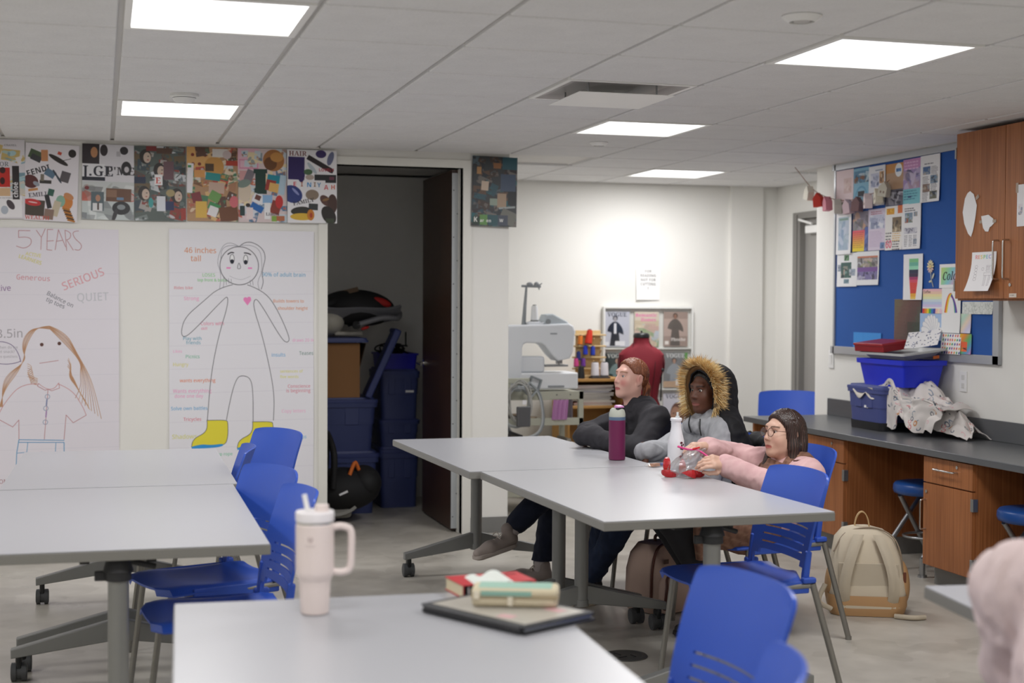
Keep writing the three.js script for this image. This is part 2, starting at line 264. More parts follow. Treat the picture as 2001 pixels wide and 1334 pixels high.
makeTable('grey table in the middle holding the bag of apple slices', [1.578, 0.017], 1.5 * D2R, 0.89, 1.505);
makeTable('grey table reaching toward the closet door, holding the purple bottle', [1.491, 1.535], 1.5 * D2R, 0.9, 1.53);
makeTable('foreground grey table holding the pale pink tumbler and the tablet', [0.1 - 0.075, -0.975 - 1.5], -3 * D2R, 0.905, 1.5);
makeTable('grey table corner at lower right beside the pale hooded sleeve', [2.023 - 0.18, -1.24 - 1.32], 8 * D2R * -1 + 0.0, 0.9, 1.33);

// ---------------------------------------------------------------- blue stacking chairs
function makeChair() {
  const c = thing('stacking_chair', '', 'chair', [0, 0, 0], 0, 'blue plastic stacking chairs');
  const us = lin(-1, 1, 16);
  const seat = shell(us, lin(0, 1, 16), (u, v) => {
    const z = lerp(-0.215, 0.235, v), wv = 0.232 * Math.pow(Math.max(0.04, 1 - Math.pow(Math.abs(2 * v - 1), 7)), 0.18) * lerp(0.95, 1, v), x = u * wv;
    const lip = z > 0.12 ? -0.55 * Math.pow(z - 0.12, 1.6) : 0;
    const edge = Math.abs(u) > 0.86 ? -0.16 * (Math.abs(u) - 0.86) : 0;
    return [x, 0.447 + 0.016 * u * u * (1 - 0.6 * v) - 0.012 * Math.cos((v - 0.35) * 3.2) + lip + edge + (v < 0.1 ? 0.1 * (0.1 - v) : 0), z];
  }, -0.009);
  const skirt = []; for (const s of [-1, 1]) skirt.push(rbox(0.014, 0.046, 0.34, 0.006, s * 0.222, 0.425, -0.035), rbox(0.03, 0.022, 0.055, 0.008, s * 0.229, 0.452, -0.2));
  obj('seat', [seat, ...skirt], M.blue, c);
  const vs = [0, 0.06, 0.12, 0.17, 0.19, 0.235, 0.25, 0.31, 0.325, 0.385, 0.4, 0.46, 0.475, 0.54, 0.6, 0.68, 0.76, 0.84, 0.9, 0.95, 0.98, 1], slots = new Set([5, 7, 9, 11]);
  const ub = [-1, -0.94, -0.87, -0.8, -0.72, -0.6, -0.45, -0.3, -0.15, 0, 0.15, 0.3, 0.45, 0.6, 0.72, 0.8, 0.87, 0.94, 1];
  const back = shell(ub, vs, (u, v) => {
    const y = 0.445 + 0.395 * v, top = v > 0.93 ? 1 - 0.045 * Math.pow((v - 0.93) / 0.07, 2) : 1, wv = 0.232 * lerp(0.97, 1.0, Math.min(1, v * 1.6)) * top, x = u * wv;
    const yy = y - (v > 0.7 ? 0.01 * Math.pow(u, 6) * (v - 0.7) / 0.3 : 0) + 0.003 * (1 - u * u) * smooth(0, 0.5, v);
    const z = -0.2 - 0.13 * Math.pow(Math.max(v, 0), 1.35) + 0.05 * u * u * (0.25 + 0.75 * v) + 0.03 * Math.sin(v * 3.14) * (1 - u * u) * -0.3;
    return [x, yy, z];
  }, 0.009, (i, j) => { const um = (ub[i] + ub[i + 1]) / 2; if (slots.has(j) && Math.abs(um) < 0.72) return false; if (j < 2 && Math.abs(um) < 0.84) return false; if (j === 2 && Math.abs(um) < 0.76) return false; return true; });
  obj('backrest', [back, rbox(0.02, 0.12, 0.026, 0.008, 0.218, 0.5, -0.198, -0.12), rbox(0.02, 0.12, 0.026, 0.008, -0.218, 0.5, -0.198, -0.12)], M.blue, c);
  for (const s of [-1, 1]) {
    obj('leg', [rod([s * 0.206, 0.425, 0.15], [s * 0.222, 0.008, 0.2], 0.0115), cyl(0.014, 0.014, 0.016, s * 0.222, 0.008, 0.2, 0, 0, 0, 12)], M.tubePaint, c);
    obj('leg', [rod([s * 0.232, 0.44, -0.215], [s * 0.238, 0.008, -0.345], 0.0125), cyl(0.014, 0.014, 0.016, s * 0.238, 0.008, -0.345, 0, 0, 0, 12)], M.tubePaint, c);
  }
  obj('seat_frame', [rod([0.206, 0.418, 0.15], [0.226, 0.432, -0.21], 0.011), rod([-0.206, 0.418, 0.15], [-0.226, 0.432, -0.21], 0.011), rod([-0.206, 0.415, 0.1], [0.206, 0.415, 0.1], 0.01), rod([-0.215, 0.42, -0.12], [0.215, 0.42, -0.12], 0.01)], M.tubePaint, c);
  return c;
}
const chair0 = makeChair();
let firstChair = true;
function chair(x, d, turnDeg, label) { // turn 0 faces the camera end; -90 faces left
  const turn = turnDeg * D2R;
  if (firstChair) { firstChair = false; chair0.position.set(x, 0, -d); chair0.rotation.y = turn; chair0.userData.label = label; return chair0; }
  return dup(chair0, label, [x, 0, d], turn);
}
chair(0.305, 0.31, -84, 'blue chair just left of the pale pink tumbler, tucked under the left table');
chair(0.3, 0.92, -70, 'blue chair second from the pink tumbler along the left tables');
chair(0.26, 1.86, -94, 'blue chair with only its top showing, third from the pink tumbler');
chair(0.53, 2.53, -66, 'blue chair farthest back at left, in front of the yellow boot drawing');
chair(2.26, 0.46, -88, 'empty blue chair at the near end of the middle table');
chair(1.1, -1.54, -86, 'large blue chair in the foreground at bottom right of centre');
chair(0.83, -2.16, -114, 'blue chair at the bottom edge, only its backrest corner in view');
chair(2.74, 1.28, -84, 'blue chair under the person in the pink sweater');
chair(4.68, 4.78, -30, 'blue chair beyond the far end of the counter');

// ---------------------------------------------------------------- sheets, print, bins
function loft(levels, n = 4, capA = true, capB = true) { // levels: [y, halfX, halfZ, radius, (cx), (cz)]
  const rings = levels.map(([y, a, b, r, cx = 0, cz = 0]) => { const p = []; r = Math.min(r, a * 0.999, b * 0.999); for (let q = 0; q < 4; q++) for (let k = 0; k <= n; k++) { const A = (q + k / n) * Math.PI / 2, sx = q === 0 || q === 3 ? 1 : -1, sz = q < 2 ? 1 : -1; p.push([cx + sx * (a - r) + r * Math.cos(A), y, cz + sz * (b - r) + r * Math.sin(A)]); } return p; });
  const s = [], m = rings[0].length;
  for (let i = 0; i < rings.length - 1; i++) for (let k = 0; k < m; k++) { const A = rings[i][k], B = rings[i][(k + 1) % m], C = rings[i + 1][(k + 1) % m], D = rings[i + 1][k]; s.push(...A, ...C, ...B, ...A, ...D, ...C); }
  const cap = (ring, up) => { const c = ring.reduce((a, p) => [a[0] + p[0] / m, p[1], a[2] + p[2] / m], [0, 0, 0]); for (let k = 0; k < m; k++) { const A = ring[k], B = ring[(k + 1) % m]; up ? s.push(...c, ...B, ...A) : s.push(...c, ...A, ...B); } };
  if (capA) cap(rings[0], false); if (capB) cap(rings[rings.length - 1], true);
  const g = new THREE.BufferGeometry(); g.setAttribute('position', new THREE.Float32BufferAttribute(s, 3)); g.computeVertexNormals();
  return creased(g, 0.6);
}
function sheet(w, h, curl = () => 0, nx = 6, ny = 8, shape = (u, v) => [u, v], th = 0.0012) { // origin at the middle, print towards +z
  return shell(lin(0, 1, nx), lin(0, 1, ny), (u, v) => { const [a, b] = shape(u, v); return [(a - 0.5) * w, (b - 0.5) * h, curl(clamp(u, 0, 1), clamp(v, 0, 1))]; }, th);
}
const paperMat = (tex, rough = 0.7) => std(0xffffff, rough, { map: tex });
const plainPaper = std(0xf1f1f3, 0.75);
function flat(name, label, category, geo, mat, pos, turn, group) { const o = obj(name, geo, mat); o.position.set(pos[0], pos[1], -pos[2]); o.rotation.y = turn; return tag(o, label, category, group); }
const ink = (x, a) => { x.fillStyle = a; x.strokeStyle = a; };
function textLines(x, X, Y, w, n, dy, c = '#555', r = R0, th = 0.45) { x.fillStyle = c; for (let i = 0; i < n; i++) { let q = X; const end = X + w * (0.75 + 0.25 * r()); while (q < end) { const l = Math.min(end - q, dy * (0.5 + 1.6 * r())); x.fillRect(q, Y + i * dy, l, dy * th); q += l + dy * 0.35; } } }
function photo(x, X, Y, w, h, pal, r = R0, n = 26) {
  x.save(); x.beginPath(); x.rect(X, Y, w, h); x.clip(); x.fillStyle = pal[0]; x.fillRect(X, Y, w, h);
  for (let i = 0; i < n; i++) { x.fillStyle = pal[Math.floor(r() * pal.length)]; x.globalAlpha = 0.5 + 0.5 * r(); const a = X + r() * w, b = Y + (0.25 + 0.75 * r()) * h, k = w * (0.06 + 0.22 * r()), e = h * (0.05 + 0.22 * r()); x.beginPath(); if (r() < 0.5) x.ellipse(a, b, k, e, r() * 3, 0, 7); else { x.moveTo(a - k, b); x.lineTo(a - k * 0.6, b - e); x.lineTo(a + k, b - e * 0.8); x.lineTo(a + k * 0.8, b + e); x.closePath(); } x.fill(); }
  x.restore(); x.globalAlpha = 1;
}
let stool0;
// ---------------------------------------------------------------- counter, base cabinets, stools
{
  const CX = 4.085, CT = 0.728;
  const ct = thing('countertop', 'long dark grey countertop running along the right wall', 'counter', [0, 0, 0]);
  obj('slab', rbox(RX - CX - 0.012, 0.036, 6.9, 0.004, (RX + CX) / 2 - 0.006, CT - 0.018, -(4.265 - 3.45)), M.counter, ct);
  obj('backsplash', rbox(0.016, 0.115, 6.87, 0.003, RX - 0.012, CT + 0.0575, -(4.245 - 3.435)), M.counter, ct);
  const bx = (x0, x1, y0, y1, d0, d1, r = 0.0015) => boxUV(rbox(x1 - x0, y1 - y0, d1 - d0, r, (x0 + x1) / 2, (y0 + y1) / 2, -(d0 + d1) / 2));
  const pull = (p, q) => { const a = V3(...p), b = V3(...q), o = V3(-0.032, 0, 0); return tube([a, a.clone().add(o.clone().multiplyScalar(0.8)), a.clone().add(o).lerp(b.clone().add(o), 0.08), a.clone().lerp(b, 0.5).add(o), a.clone().add(o).lerp(b.clone().add(o), 0.92), b.clone().add(o.clone().multiplyScalar(0.8)), b], 0.0048, 8, 40); };
  const cab = (label, d0, d1, hingeNear) => {
    const c = thing('base_cabinet', label, 'cabinet', [0, 0, 0], 0, 'wooden base cabinets');
    obj('body', bx(4.135, 4.7, 0.105, CT - 0.037, d0, d1), M.wood, c);
    obj('toe_kick', bx(4.19, 4.7, 0, 0.105, d0 + 0.002, d1 - 0.002), M.base, c);
    const dm = (d0 + d1) / 2, w = d1 - d0;
    const dr = obj('drawer', bx(4.115, 4.135, 0.55, CT - 0.045, d0 + 0.006, d1 - 0.006), M.wood, c);
    obj('handle', pull([4.115, 0.628, -(dm + w * 0.2)], [4.115, 0.628, -(dm - w * 0.2)]), M.chrome, dr);
    obj('lock', cyl(0.009, 0.009, 0.008, 4.113, 0.655, -(dm - w * 0.2), 0, 0, Math.PI / 2, 14), M.chrome, dr);
    const door = obj('door', bx(4.115, 4.135, 0.113, 0.543, d0 + 0.006, d1 - 0.006), M.wood, c);
    const hd = hingeNear ? d1 - 0.03 : d0 + 0.03;
    obj('handle', pull([4.115, 0.455, -hd], [4.115, 0.3, -hd]), M.chrome, door);
    obj('lock', cyl(0.009, 0.009, 0.008, 4.113, 0.5, -(hd - 0.01), 0, 0, Math.PI / 2, 14), M.chrome, door);
    for (const y of [0.48, 0.175]) obj('hinge', [bx(4.108, 4.137, y - 0.032, y + 0.032, d0 - 0.012, d0 + 0.012)], M.steel, door);
  };
  cab('wooden cabinet with drawer behind the person in the pink sweater', 2.95, 3.42, true);
  cab('wooden cabinet with drawer and long door between the two stools', 1.655, 2.11, true);
  cab('wooden cabinet beyond the right edge of the photo', 0.2, 0.7, true);
  tag(obj('counter_end_panel', bx(4.12, 4.7, 0, CT - 0.037, 4.165, 4.19), M.wood), 'wooden panel holding up the far end of the counter', 'panel');
  tag(obj('knee_panel', bx(4.66, 4.7, 0.1, CT - 0.037, 3.425, 4.16), M.wood), 'wooden back panel of the far knee space', 'panel', 'knee space back panels');
  tag(obj('knee_panel', bx(4.66, 4.7, 0.1, CT - 0.037, 2.115, 2.945), M.wood), 'wooden back panel behind the blue stool', 'panel', 'knee space back panels');
  tag(obj('knee_panel', bx(4.66, 4.7, 0.1, CT - 0.037, 0.705, 1.65), M.wood), 'wooden back panel of the knee space at the right edge', 'panel', 'knee space back panels');
  stool0 = (label, x, d, a) => {
    const s = thing('folding_stool', label, 'stool', [x, 0, d], a, 'blue round stools');
    obj('seat', lathe([[0, 0.425], [0.15, 0.425], [0.168, 0.432], [0.174, 0.45], [0.172, 0.475], [0.162, 0.488], [0.13, 0.494], [0, 0.495]], 36), std(0x1d4a8e, 0.38), s);
    for (const [a0, a1] of [[[0.13, 0.1], [-0.2, 0.13]], [[0.13, -0.1], [-0.2, -0.13]], [[-0.11, 0.085], [0.17, 0.11]], [[-0.11, -0.085], [0.17, -0.11]]])
      obj('leg', [rod([a0[0], 0.42, a0[1]], [a1[0], 0.1, a1[1]], 0.014), rod([a1[0], 0.105, a1[1]], [a1[0], 0.01, a1[1]], 0.016), cyl(0.024, 0.026, 0.012, a1[0], 0.006, a1[1])], M.steel, s);
    obj('foot_ring', tube(Array.from({ length: 12 }, (_, i) => [0.115 * Math.cos(i * Math.PI / 6), 0.19, 0.115 * Math.sin(i * Math.PI / 6)]), 0.007, 8, 48, true), M.steel, s);
    return s;
  };
  stool0('round blue padded stool in the knee space left of the tall cabinet door', 4.36, 2.48, 0.4);
  stool0('round blue padded stool at the right edge of the photo', 4.3, 1.42, 0.2);
}
// ---------------------------------------------------------------- upper cabinet
{
  const bx = (x0, x1, y0, y1, d0, d1, r = 0.0015) => boxUV(rbox(x1 - x0, y1 - y0, d1 - d0, r, (x0 + x1) / 2, (y0 + y1) / 2, -(d0 + d1) / 2));
  const c = thing('wall_cabinet', 'tall brown wooden wall cabinet at the upper right', 'cabinet', [0, 0, 0]);
  obj('body', bx(4.405, 4.72, 1.505, 2.405, 1.32, 2.255), M.wood, c);
  const hnd = (d) => tube([V3(4.385, 1.815, -d), V3(4.357, 1.813, -d), V3(4.35, 1.8, -d), V3(4.35, 1.715, -d), V3(4.35, 1.63, -d), V3(4.357, 1.617, -d), V3(4.385, 1.615, -d)], 0.005, 8, 48);
  const l = obj('door', bx(4.385, 4.405, 1.515, 2.403, 1.814, 2.25), M.wood, c); obj('handle', hnd(1.86), M.chrome, l);
  for (const y of [2.3, 1.585]) obj('hinge', bx(4.38, 4.408, y - 0.03, y + 0.03, 2.25, 2.262), M.steel, l);
  const r = obj('door', bx(4.385, 4.405, 1.515, 2.403, 1.33, 1.81), M.wood, c); obj('handle', hnd(1.775), M.chrome, r); obj('lock', cyl(0.009, 0.009, 0.008, 4.383, 1.585, -1.755, 0, 0, Math.PI / 2, 14), M.chrome, r);
  obj('label_sticker', box(0.001, 0.02, 0.06, 4.3842, 1.531, -1.735), paperMat(canvasTex(128, 44, (x, w, h) => { x.fillStyle = '#d9cfc4'; x.fillRect(0, 0, w, h); textLines(x, 14, 14, 100, 1, 26, '#a89c90'); })), r);
  const tape = std(0xcdbfae, 0.4, { transparent: true, opacity: 0.5 });
  const turn = -Math.PI / 2, X = 4.383;
  const cut = (pts, sx, sy) => ext(poly(pts.map(([a, b]) => [a * sx, b * sy])), 0.0012);
  const ov = thing('paper_cutout', 'long white oval paper cutout taped on the wall cabinet', 'paper', [X, 1.965, 2.117], turn, 'papers on the wall cabinet');
  obj('sheet', cut([[0, 1], [0.5, 0.85], [0.95, 0.35], [0.8, -0.1], [0.5, -0.7], [0.2, -1], [-0.2, -0.85], [-0.75, -0.4], [-1, 0.1], [-0.7, 0.7], [-0.35, 0.92]], 0.066, 0.122), plainPaper, ov);
  obj('tape', box(0.03, 0.018, 0.0008, 0.068, 0.085, 0.002, 0, 0, 0.5), tape, ov);
  const ch = thing('paper_cutout', 'small torn white paper scrap taped on the wall cabinet', 'paper', [X, 1.908, 1.955], turn, 'papers on the wall cabinet');
  obj('sheet', cut([[-1, 0.9], [0.1, 1], [0.8, 0.5], [1, 0], [0.6, -0.35], [0.3, -0.5], [0.1, -1], [-0.35, -0.95], [-0.7, -0.5], [-0.85, 0.1]], 0.058, 0.044), plainPaper, ch);
  obj('tape', [box(0.03, 0.016, 0.0008, 0.06, 0.008, 0.002), box(0.02, 0.016, 0.0008, -0.062, 0.01, 0.002)], tape, ch);
  const tRes = canvasTex(300, 400, (x, w, h) => { x.fillStyle = '#f3f2f4'; x.fillRect(0, 0, w, h); x.font = 'bold 54px sans-serif'; const cs = ['#e58a90', '#eba58b', '#e6cf73', '#9ecf84', '#8cc4d8', '#a9a6dc', '#c89fd6']; 'RESPECT'.split('').forEach((s, i) => { x.fillStyle = cs[i]; x.fillText(s, 40 + i * 33, 70); }); x.strokeStyle = '#9a949c'; x.lineWidth = 2.5; x.strokeRect(165, 215, 95, 26); for (const q of [170, 192, 232, 252]) x.strokeRect(q, 241, 9, 105); x.strokeRect(190, 140, 62, 60); for (let k = 0; k < 5; k++) { x.beginPath(); x.arc(66, 150 + k * 32, 15, 0, 7); x.stroke(); } x.beginPath(); x.arc(145, 175, 14, 0, 7); x.stroke(); textLines(x, 196, 150, 48, 3, 15, '#b9b4bc'); });
  flat('paper_drawing', 'white paper with rainbow word and pencil sketch on the wall cabinet', 'drawing', sheet(0.215, 0.205, (u, v) => 0.002 + 0.05 * Math.pow(1 - v, 2.2) * (0.5 + 0.5 * Math.abs(2 * u - 1)), 8, 10), paperMat(tRes), [X, 1.657, 1.98], turn, 'papers on the wall cabinet');
  const rp = thing('paper_drawing', 'white paper cut by the right edge of the photo, on the wall cabinet', 'drawing', [X, 1.983, 1.62], turn, 'papers on the wall cabinet');
  obj('sheet', sheet(0.17, 0.21, () => 0.002), paperMat(canvasTex(200, 260, (x, w, h) => { x.fillStyle = '#f0f0f3'; x.fillRect(0, 0, w, h); photo(x, 14, 120, 40, 70, ['#e8e4ea', '#c9a9b4', '#8a92a8', '#d9c9c0'], rng(4), 8); })), rp);
  obj('tape', box(0.02, 0.05, 0.0008, -0.085, 0.09, 0.003), tape, rp);
}
// ---------------------------------------------------------------- bulletin board and its papers
const BOARD_X = 4.7;
{
  const b = thing('bulletin_board', 'blue fabric bulletin board in a grey frame on the right wall', 'bulletin board', [0, 0, 0]);
  const bl = std(0x2559a8, 0.85, { bumpMap: texFabric, bumpScale: 0.0006 });
  const bx = (y0, y1, d0, d1, x0, x1) => rbox(x1 - x0, y1 - y0, d1 - d0, 0.002, (x0 + x1) / 2, (y0 + y1) / 2, -(d0 + d1) / 2);
  obj('panel', boxUV(bx(1.2, 2.38, 2.355, 4.15, BOARD_X + 0.004, RX)), bl, b);
  const fr = std(0xb9bcc0, 0.4, { metalness: 0.4 });
  obj('frame', [bx(1.15, 1.2, 2.3, 4.2, BOARD_X - 0.006, RX), bx(2.38, 2.42, 2.3, 4.2, BOARD_X - 0.006, RX), bx(1.15, 2.42, 4.15, 4.17, BOARD_X - 0.006, RX), bx(1.15, 2.42, 2.3, 2.355, BOARD_X - 0.006, RX)], fr, b);
  const turn = -Math.PI / 2;
  let seed = 50, lift = 0;
  const pin = (label, z0, z1, y1, y0, draw, name = 'pinned_paper', curl) => { const r = rng(seed++), tex = canvasTex(220, Math.round(220 * (y1 - y0) / (z0 - z1)), (x, w, h) => draw(x, w, h, r)); lift = (lift + 1) % 4; return flat(name, label, 'paper', sheet(z0 - z1, y1 - y0, curl ?? ((u, v) => 0.004 * Math.pow(1 - v, 3) * (0.5 + u)), 4, 6), paperMat(tex), [BOARD_X - 0.001 - lift * 0.0017, (y0 + y1) / 2, (z0 + z1) / 2], turn, 'papers pinned on the blue board'); };
  const bg = (x, w, h, c) => { x.fillStyle = c; x.fillRect(0, 0, w, h); };
  const city = ['#9aa6b8', '#6f7f93', '#c9ced6', '#4f5964', '#b7a58f', '#85909c'], snow = ['#c7cbe0', '#8d97b5', '#e7e9f2', '#6c7598', '#9fa6c4'], warm = ['#c9a27a', '#8c5f43', '#e3cfae', '#5f4a3c', '#b98b66'];
  pin('pale pink flyer at the far top corner of the blue board', 4.145, 3.915, 2.375, 2.09, (x, w, h, r) => { bg(x, w, h, '#ead6da'); photo(x, w * 0.45, h * 0.2, w * 0.45, h * 0.35, ['#dcc2c0', '#c9a79f', '#e8d4d2'], r, 10); photo(x, 0, h * 0.75, w, h * 0.25, ['#7c8a6a', '#b0a89a', '#d9cfd2', '#6d6a66'], r); x.fillStyle = '#d9a0ae'; x.fillRect(0, h * 0.7, w * 0.16, h * 0.3); });
  pin('light blue flyer with a dark box, second in the top row of the board', 3.91, 3.705, 2.37, 2.11, (x, w, h, r) => { bg(x, w, h, '#86b9d2'); photo(x, 8, 20, w - 16, h * 0.3, ['#5f8fb0', '#b4cad6', '#8a5a44', '#33434f', '#d9e2e4'], r); x.strokeStyle = '#5f9cc0'; x.lineWidth = 14; x.beginPath(); x.arc(w / 2, h * 0.75, w * 0.35, 3.3, 6.1); x.stroke(); x.fillStyle = '#20242e'; x.fillRect(w * 0.28, h * 0.58, w * 0.42, h * 0.13); });
  pin('white flyer with grey city photos, third in the top row of the board', 3.712, 3.51, 2.365, 2.112, (x, w, h, r) => { bg(x, w, h, '#e7e9f0'); x.fillStyle = '#8a93ad'; x.fillRect(w * 0.4, h * 0.1, w * 0.45, 7); photo(x, w * 0.12, h * 0.18, w * 0.5, h * 0.35, snow, r); photo(x, w * 0.65, h * 0.15, w * 0.28, h * 0.3, warm, r); photo(x, w * 0.66, h * 0.8, w * 0.25, h * 0.16, ['#5a3a34', '#8a4b40', '#3a2c2c'], r, 8); });
  pin('tan and grey flyer with a street photo, fourth in the top row of the board', 3.512, 3.302, 2.362, 2.102, (x, w, h, r) => { bg(x, w, h, '#b9977a'); x.fillStyle = '#c98f52'; x.fillRect(0, 0, w, h * 0.22); x.fillStyle = '#eef1f6'; x.beginPath(); x.arc(w * 0.72, h * 0.17, w * 0.2, 0, 7); x.fill(); photo(x, w * 0.58, h * 0.13, w * 0.28, h * 0.08, ['#5a86c0', '#87a9d4', '#3d5f92'], r, 6); photo(x, 0, h * 0.62, w, h * 0.38, ['#6c6a78', '#9b9aa6', '#3e3c46', '#bdbcc6'], r); });
  pin('pink and turquoise flyer with a city street, fifth in the top row of the board', 3.303, 3.107, 2.372, 2.097, (x, w, h, r) => { bg(x, w, h, '#c98fc0'); photo(x, 0, h * 0.2, w, h * 0.45, ['#a58fc0', '#8b86b4', '#cbbfd8', '#5f5a7c', '#b59aa8'], r); x.fillStyle = '#7cc3cf'; x.fillRect(0, h * 0.66, w, h * 0.34); textLines(x, 14, 18, w - 28, 3, 22, '#e3b9dc', r); textLines(x, 12, h * 0.7, w - 30, 4, 18, '#4f8da4', r); x.fillStyle = '#2c4a78'; x.fillRect(w * 0.3, h * 0.82, w * 0.2, 12); });
  pin('white page with four small photos, nearest in the top row of the board', 3.107, 2.897, 2.376, 2.096, (x, w, h, r) => { bg(x, w, h, '#eeeef0'); textLines(x, w * 0.2, h * 0.17, w * 0.55, 1, 16, '#8c8c94', r); [[0.13, 0.24, '#4f6f9c'], [0.52, 0.44, '#7793ad'], [0.12, 0.61, '#8c7468'], [0.5, 0.77, '#6d6f60']].forEach(([a, b, c], k) => { photo(x, w * a, h * b, w * 0.38, h * 0.17, [c, '#3b4656', '#9aa2ae', '#c2b4a4'], r, 14); textLines(x, w * (k % 2 ? 0.12 : 0.55), h * (b + 0.01), w * 0.34, 7, 9, '#77777f', r); }); });
  pin('white page with a soft blue landscape, first in the second row of the board', 4.132, 3.931, 2.09, 1.815, (x, w, h, r) => { bg(x, w, h, '#eff0f3'); photo(x, w * 0.15, h * 0.1, w * 0.7, h * 0.8, ['#a9bccb', '#9db4c9', '#8fa6c4', '#b7c4d8', '#c6cfe0'], r, 18); x.fillStyle = '#7f9c92'; x.fillRect(w * 0.2, h * 0.13, w * 0.6, h * 0.05); });
  pin('flyer with red to yellow text panel, second in the second row of the board', 3.92, 3.72, 2.087, 1.828, (x, w, h, r) => { bg(x, w, h, '#d9d7de'); photo(x, 0, 0, w, h * 0.5, ['#8d8797', '#b8aebb', '#5e5964', '#c79a7a', '#6d7b5c'], r); photo(x, w * 0.78, h * 0.4, w * 0.22, h * 0.6, ['#4f62a8', '#8795c8', '#39406a'], r, 10); const g = x.createLinearGradient(0, h * 0.48, 0, h); g.addColorStop(0, '#e8566c'); g.addColorStop(0.5, '#eca44c'); g.addColorStop(1, '#f0e02c'); x.fillStyle = g; x.fillRect(0, h * 0.47, w * 0.78, h * 0.53); textLines(x, 14, h * 0.52, w * 0.66, 8, h * 0.053, 'rgba(120,60,30,0.5)', r, 0.3); });
  pin('pale lilac page with a winter photo, third in the second row of the board', 3.716, 3.505, 2.092, 1.828, (x, w, h, r) => { bg(x, w, h, '#ded3e6'); textLines(x, w * 0.15, h * 0.06, w * 0.7, 2, 13, '#b06a7c', r); photo(x, w * 0.06, h * 0.15, w * 0.88, h * 0.33, snow, r); textLines(x, w * 0.08, h * 0.54, w * 0.8, 12, h * 0.033, '#c2a9cc', r, 0.4); photo(x, w * 0.72, h * 0.82, w * 0.26, h * 0.15, ['#6a8ab8', '#98aed0', '#4a5f8c'], r, 8); });
  pin('white page with orange pictures and pink number, fourth in the second row', 3.507, 3.302, 2.098, 1.823, (x, w, h, r) => { bg(x, w, h, '#f0eeec'); photo(x, w * 0.08, h * 0.05, w * 0.45, h * 0.14, ['#e0a12c', '#d3682c', '#f0c04c'], r, 8); photo(x, w * 0.72, 0, w * 0.28, h * 0.18, ['#d9743c', '#e39a5c', '#c2562c'], r, 8); photo(x, w * 0.42, h * 0.26, w * 0.52, h * 0.34, ['#7d6a52', '#b8a488', '#463c34', '#d2c2a4'], r); textLines(x, w * 0.42, h * 0.62, w * 0.5, 4, 15, '#e2b86c', r); textLines(x, w * 0.04, h * 0.6, w * 0.34, 4, 20, '#77747a', r); textLines(x, w * 0.44, h * 0.8, w * 0.5, 4, 17, '#5d5a60', r); x.font = 'bold 74px sans-serif'; x.fillStyle = '#e2577e'; x.fillText('60', w * 0.04, h * 0.95); });
  pin('white page with a red-roof photo and text columns, last in the second row', 3.302, 3.095, 2.1, 1.822, (x, w, h, r) => { bg(x, w, h, '#eeeef1'); textLines(x, w * 0.12, h * 0.1, w * 0.6, 2, 14, '#5a5a62', r); photo(x, w * 0.14, h * 0.2, w * 0.42, h * 0.22, ['#7f95ab', '#a5543f', '#6b7a4a', '#c0c8d0'], r); photo(x, w * 0.62, h * 0.19, w * 0.2, h * 0.1, city, r, 9); photo(x, w * 0.1, h * 0.53, w * 0.72, h * 0.13, ['#c9c9d4', '#8b8ba0', '#5d5d74', '#e4e4ea'], r); photo(x, w * 0.62, h * 0.78, w * 0.2, h * 0.12, city, r, 9); for (const c of [0.12, 0.38, 0.62]) textLines(x, w * c, h * 0.7, w * 0.2, 7, 11, '#85858f', r); });
  pin('white page with clustered green photos, lower left of the board papers', 4.125, 3.857, 1.822, 1.6, (x, w, h, r) => { bg(x, w, h, '#edeef1'); photo(x, w * 0.36, h * 0.06, w * 0.24, h * 0.17, ['#4f7a54', '#84a882', '#2f4c38'], r, 9); photo(x, w * 0.04, h * 0.34, w * 0.3, h * 0.2, city, r, 10); photo(x, w * 0.2, h * 0.28, w * 0.52, h * 0.46, ['#3f5f5a', '#6d8a86', '#2c3c40', '#b9a69a', '#8fb4b0'], r); photo(x, w * 0.62, h * 0.48, w * 0.3, h * 0.2, city, r, 10); photo(x, w * 0.36, h * 0.78, w * 0.26, h * 0.13, ['#7d98a4', '#a9bcc4', '#4f6a78'], r, 9); });
  pin('white page with a purple banded photo grid, end of the third row', 3.859, 3.58, 1.825, 1.607, (x, w, h, r) => { bg(x, w, h, '#eceef1'); x.fillStyle = '#c77a5c'; x.fillRect(6, h * 0.14, w * 0.92, h * 0.06); photo(x, 6, h * 0.19, w * 0.92, h * 0.28, ['#8d8a8c', '#5f5a5c', '#c2b0a2', '#7c8c5c', '#c9ccd8'], r, 30); x.fillStyle = '#7b579c'; x.fillRect(6, h * 0.47, w * 0.92, h * 0.2); photo(x, 6, h * 0.6, w * 0.92, h * 0.24, ['#8078a8', '#5e5a78', '#b9b6cc', '#3f3c54'], r, 24); });
  pin('tall white paper with a striped vase colour study in the board middle', 3.285, 3.07, 1.79, 1.511, (x, w, h, r) => { bg(x, w, h, '#eff0f3'); const cs = [['#7fc58c', 0.1], ['#6cb8a4', 0.18], ['#9adfc0', 0.26], ['#2f3350', 0.34], ['#3f2c4c', 0.42], ['#a8386c', 0.5], ['#d8506a', 0.56], ['#dc4a44', 0.62], ['#d94a3c', 0.76], ['#e8a83c', 0.86], ['#ecc65c', 0.93]]; cs.forEach(([c, t], k) => { const e = cs[k + 1]?.[1] ?? 0.985, ww = (q) => w * (0.24 - 0.1 * smooth(0.4, 1, q)); x.fillStyle = c; x.beginPath(); x.moveTo(w * 0.54 - ww(t), h * t); x.lineTo(w * 0.54 + ww(t), h * t); x.lineTo(w * 0.54 + ww(e), h * e); x.lineTo(w * 0.54 - ww(e), h * e); x.fill(); }); });
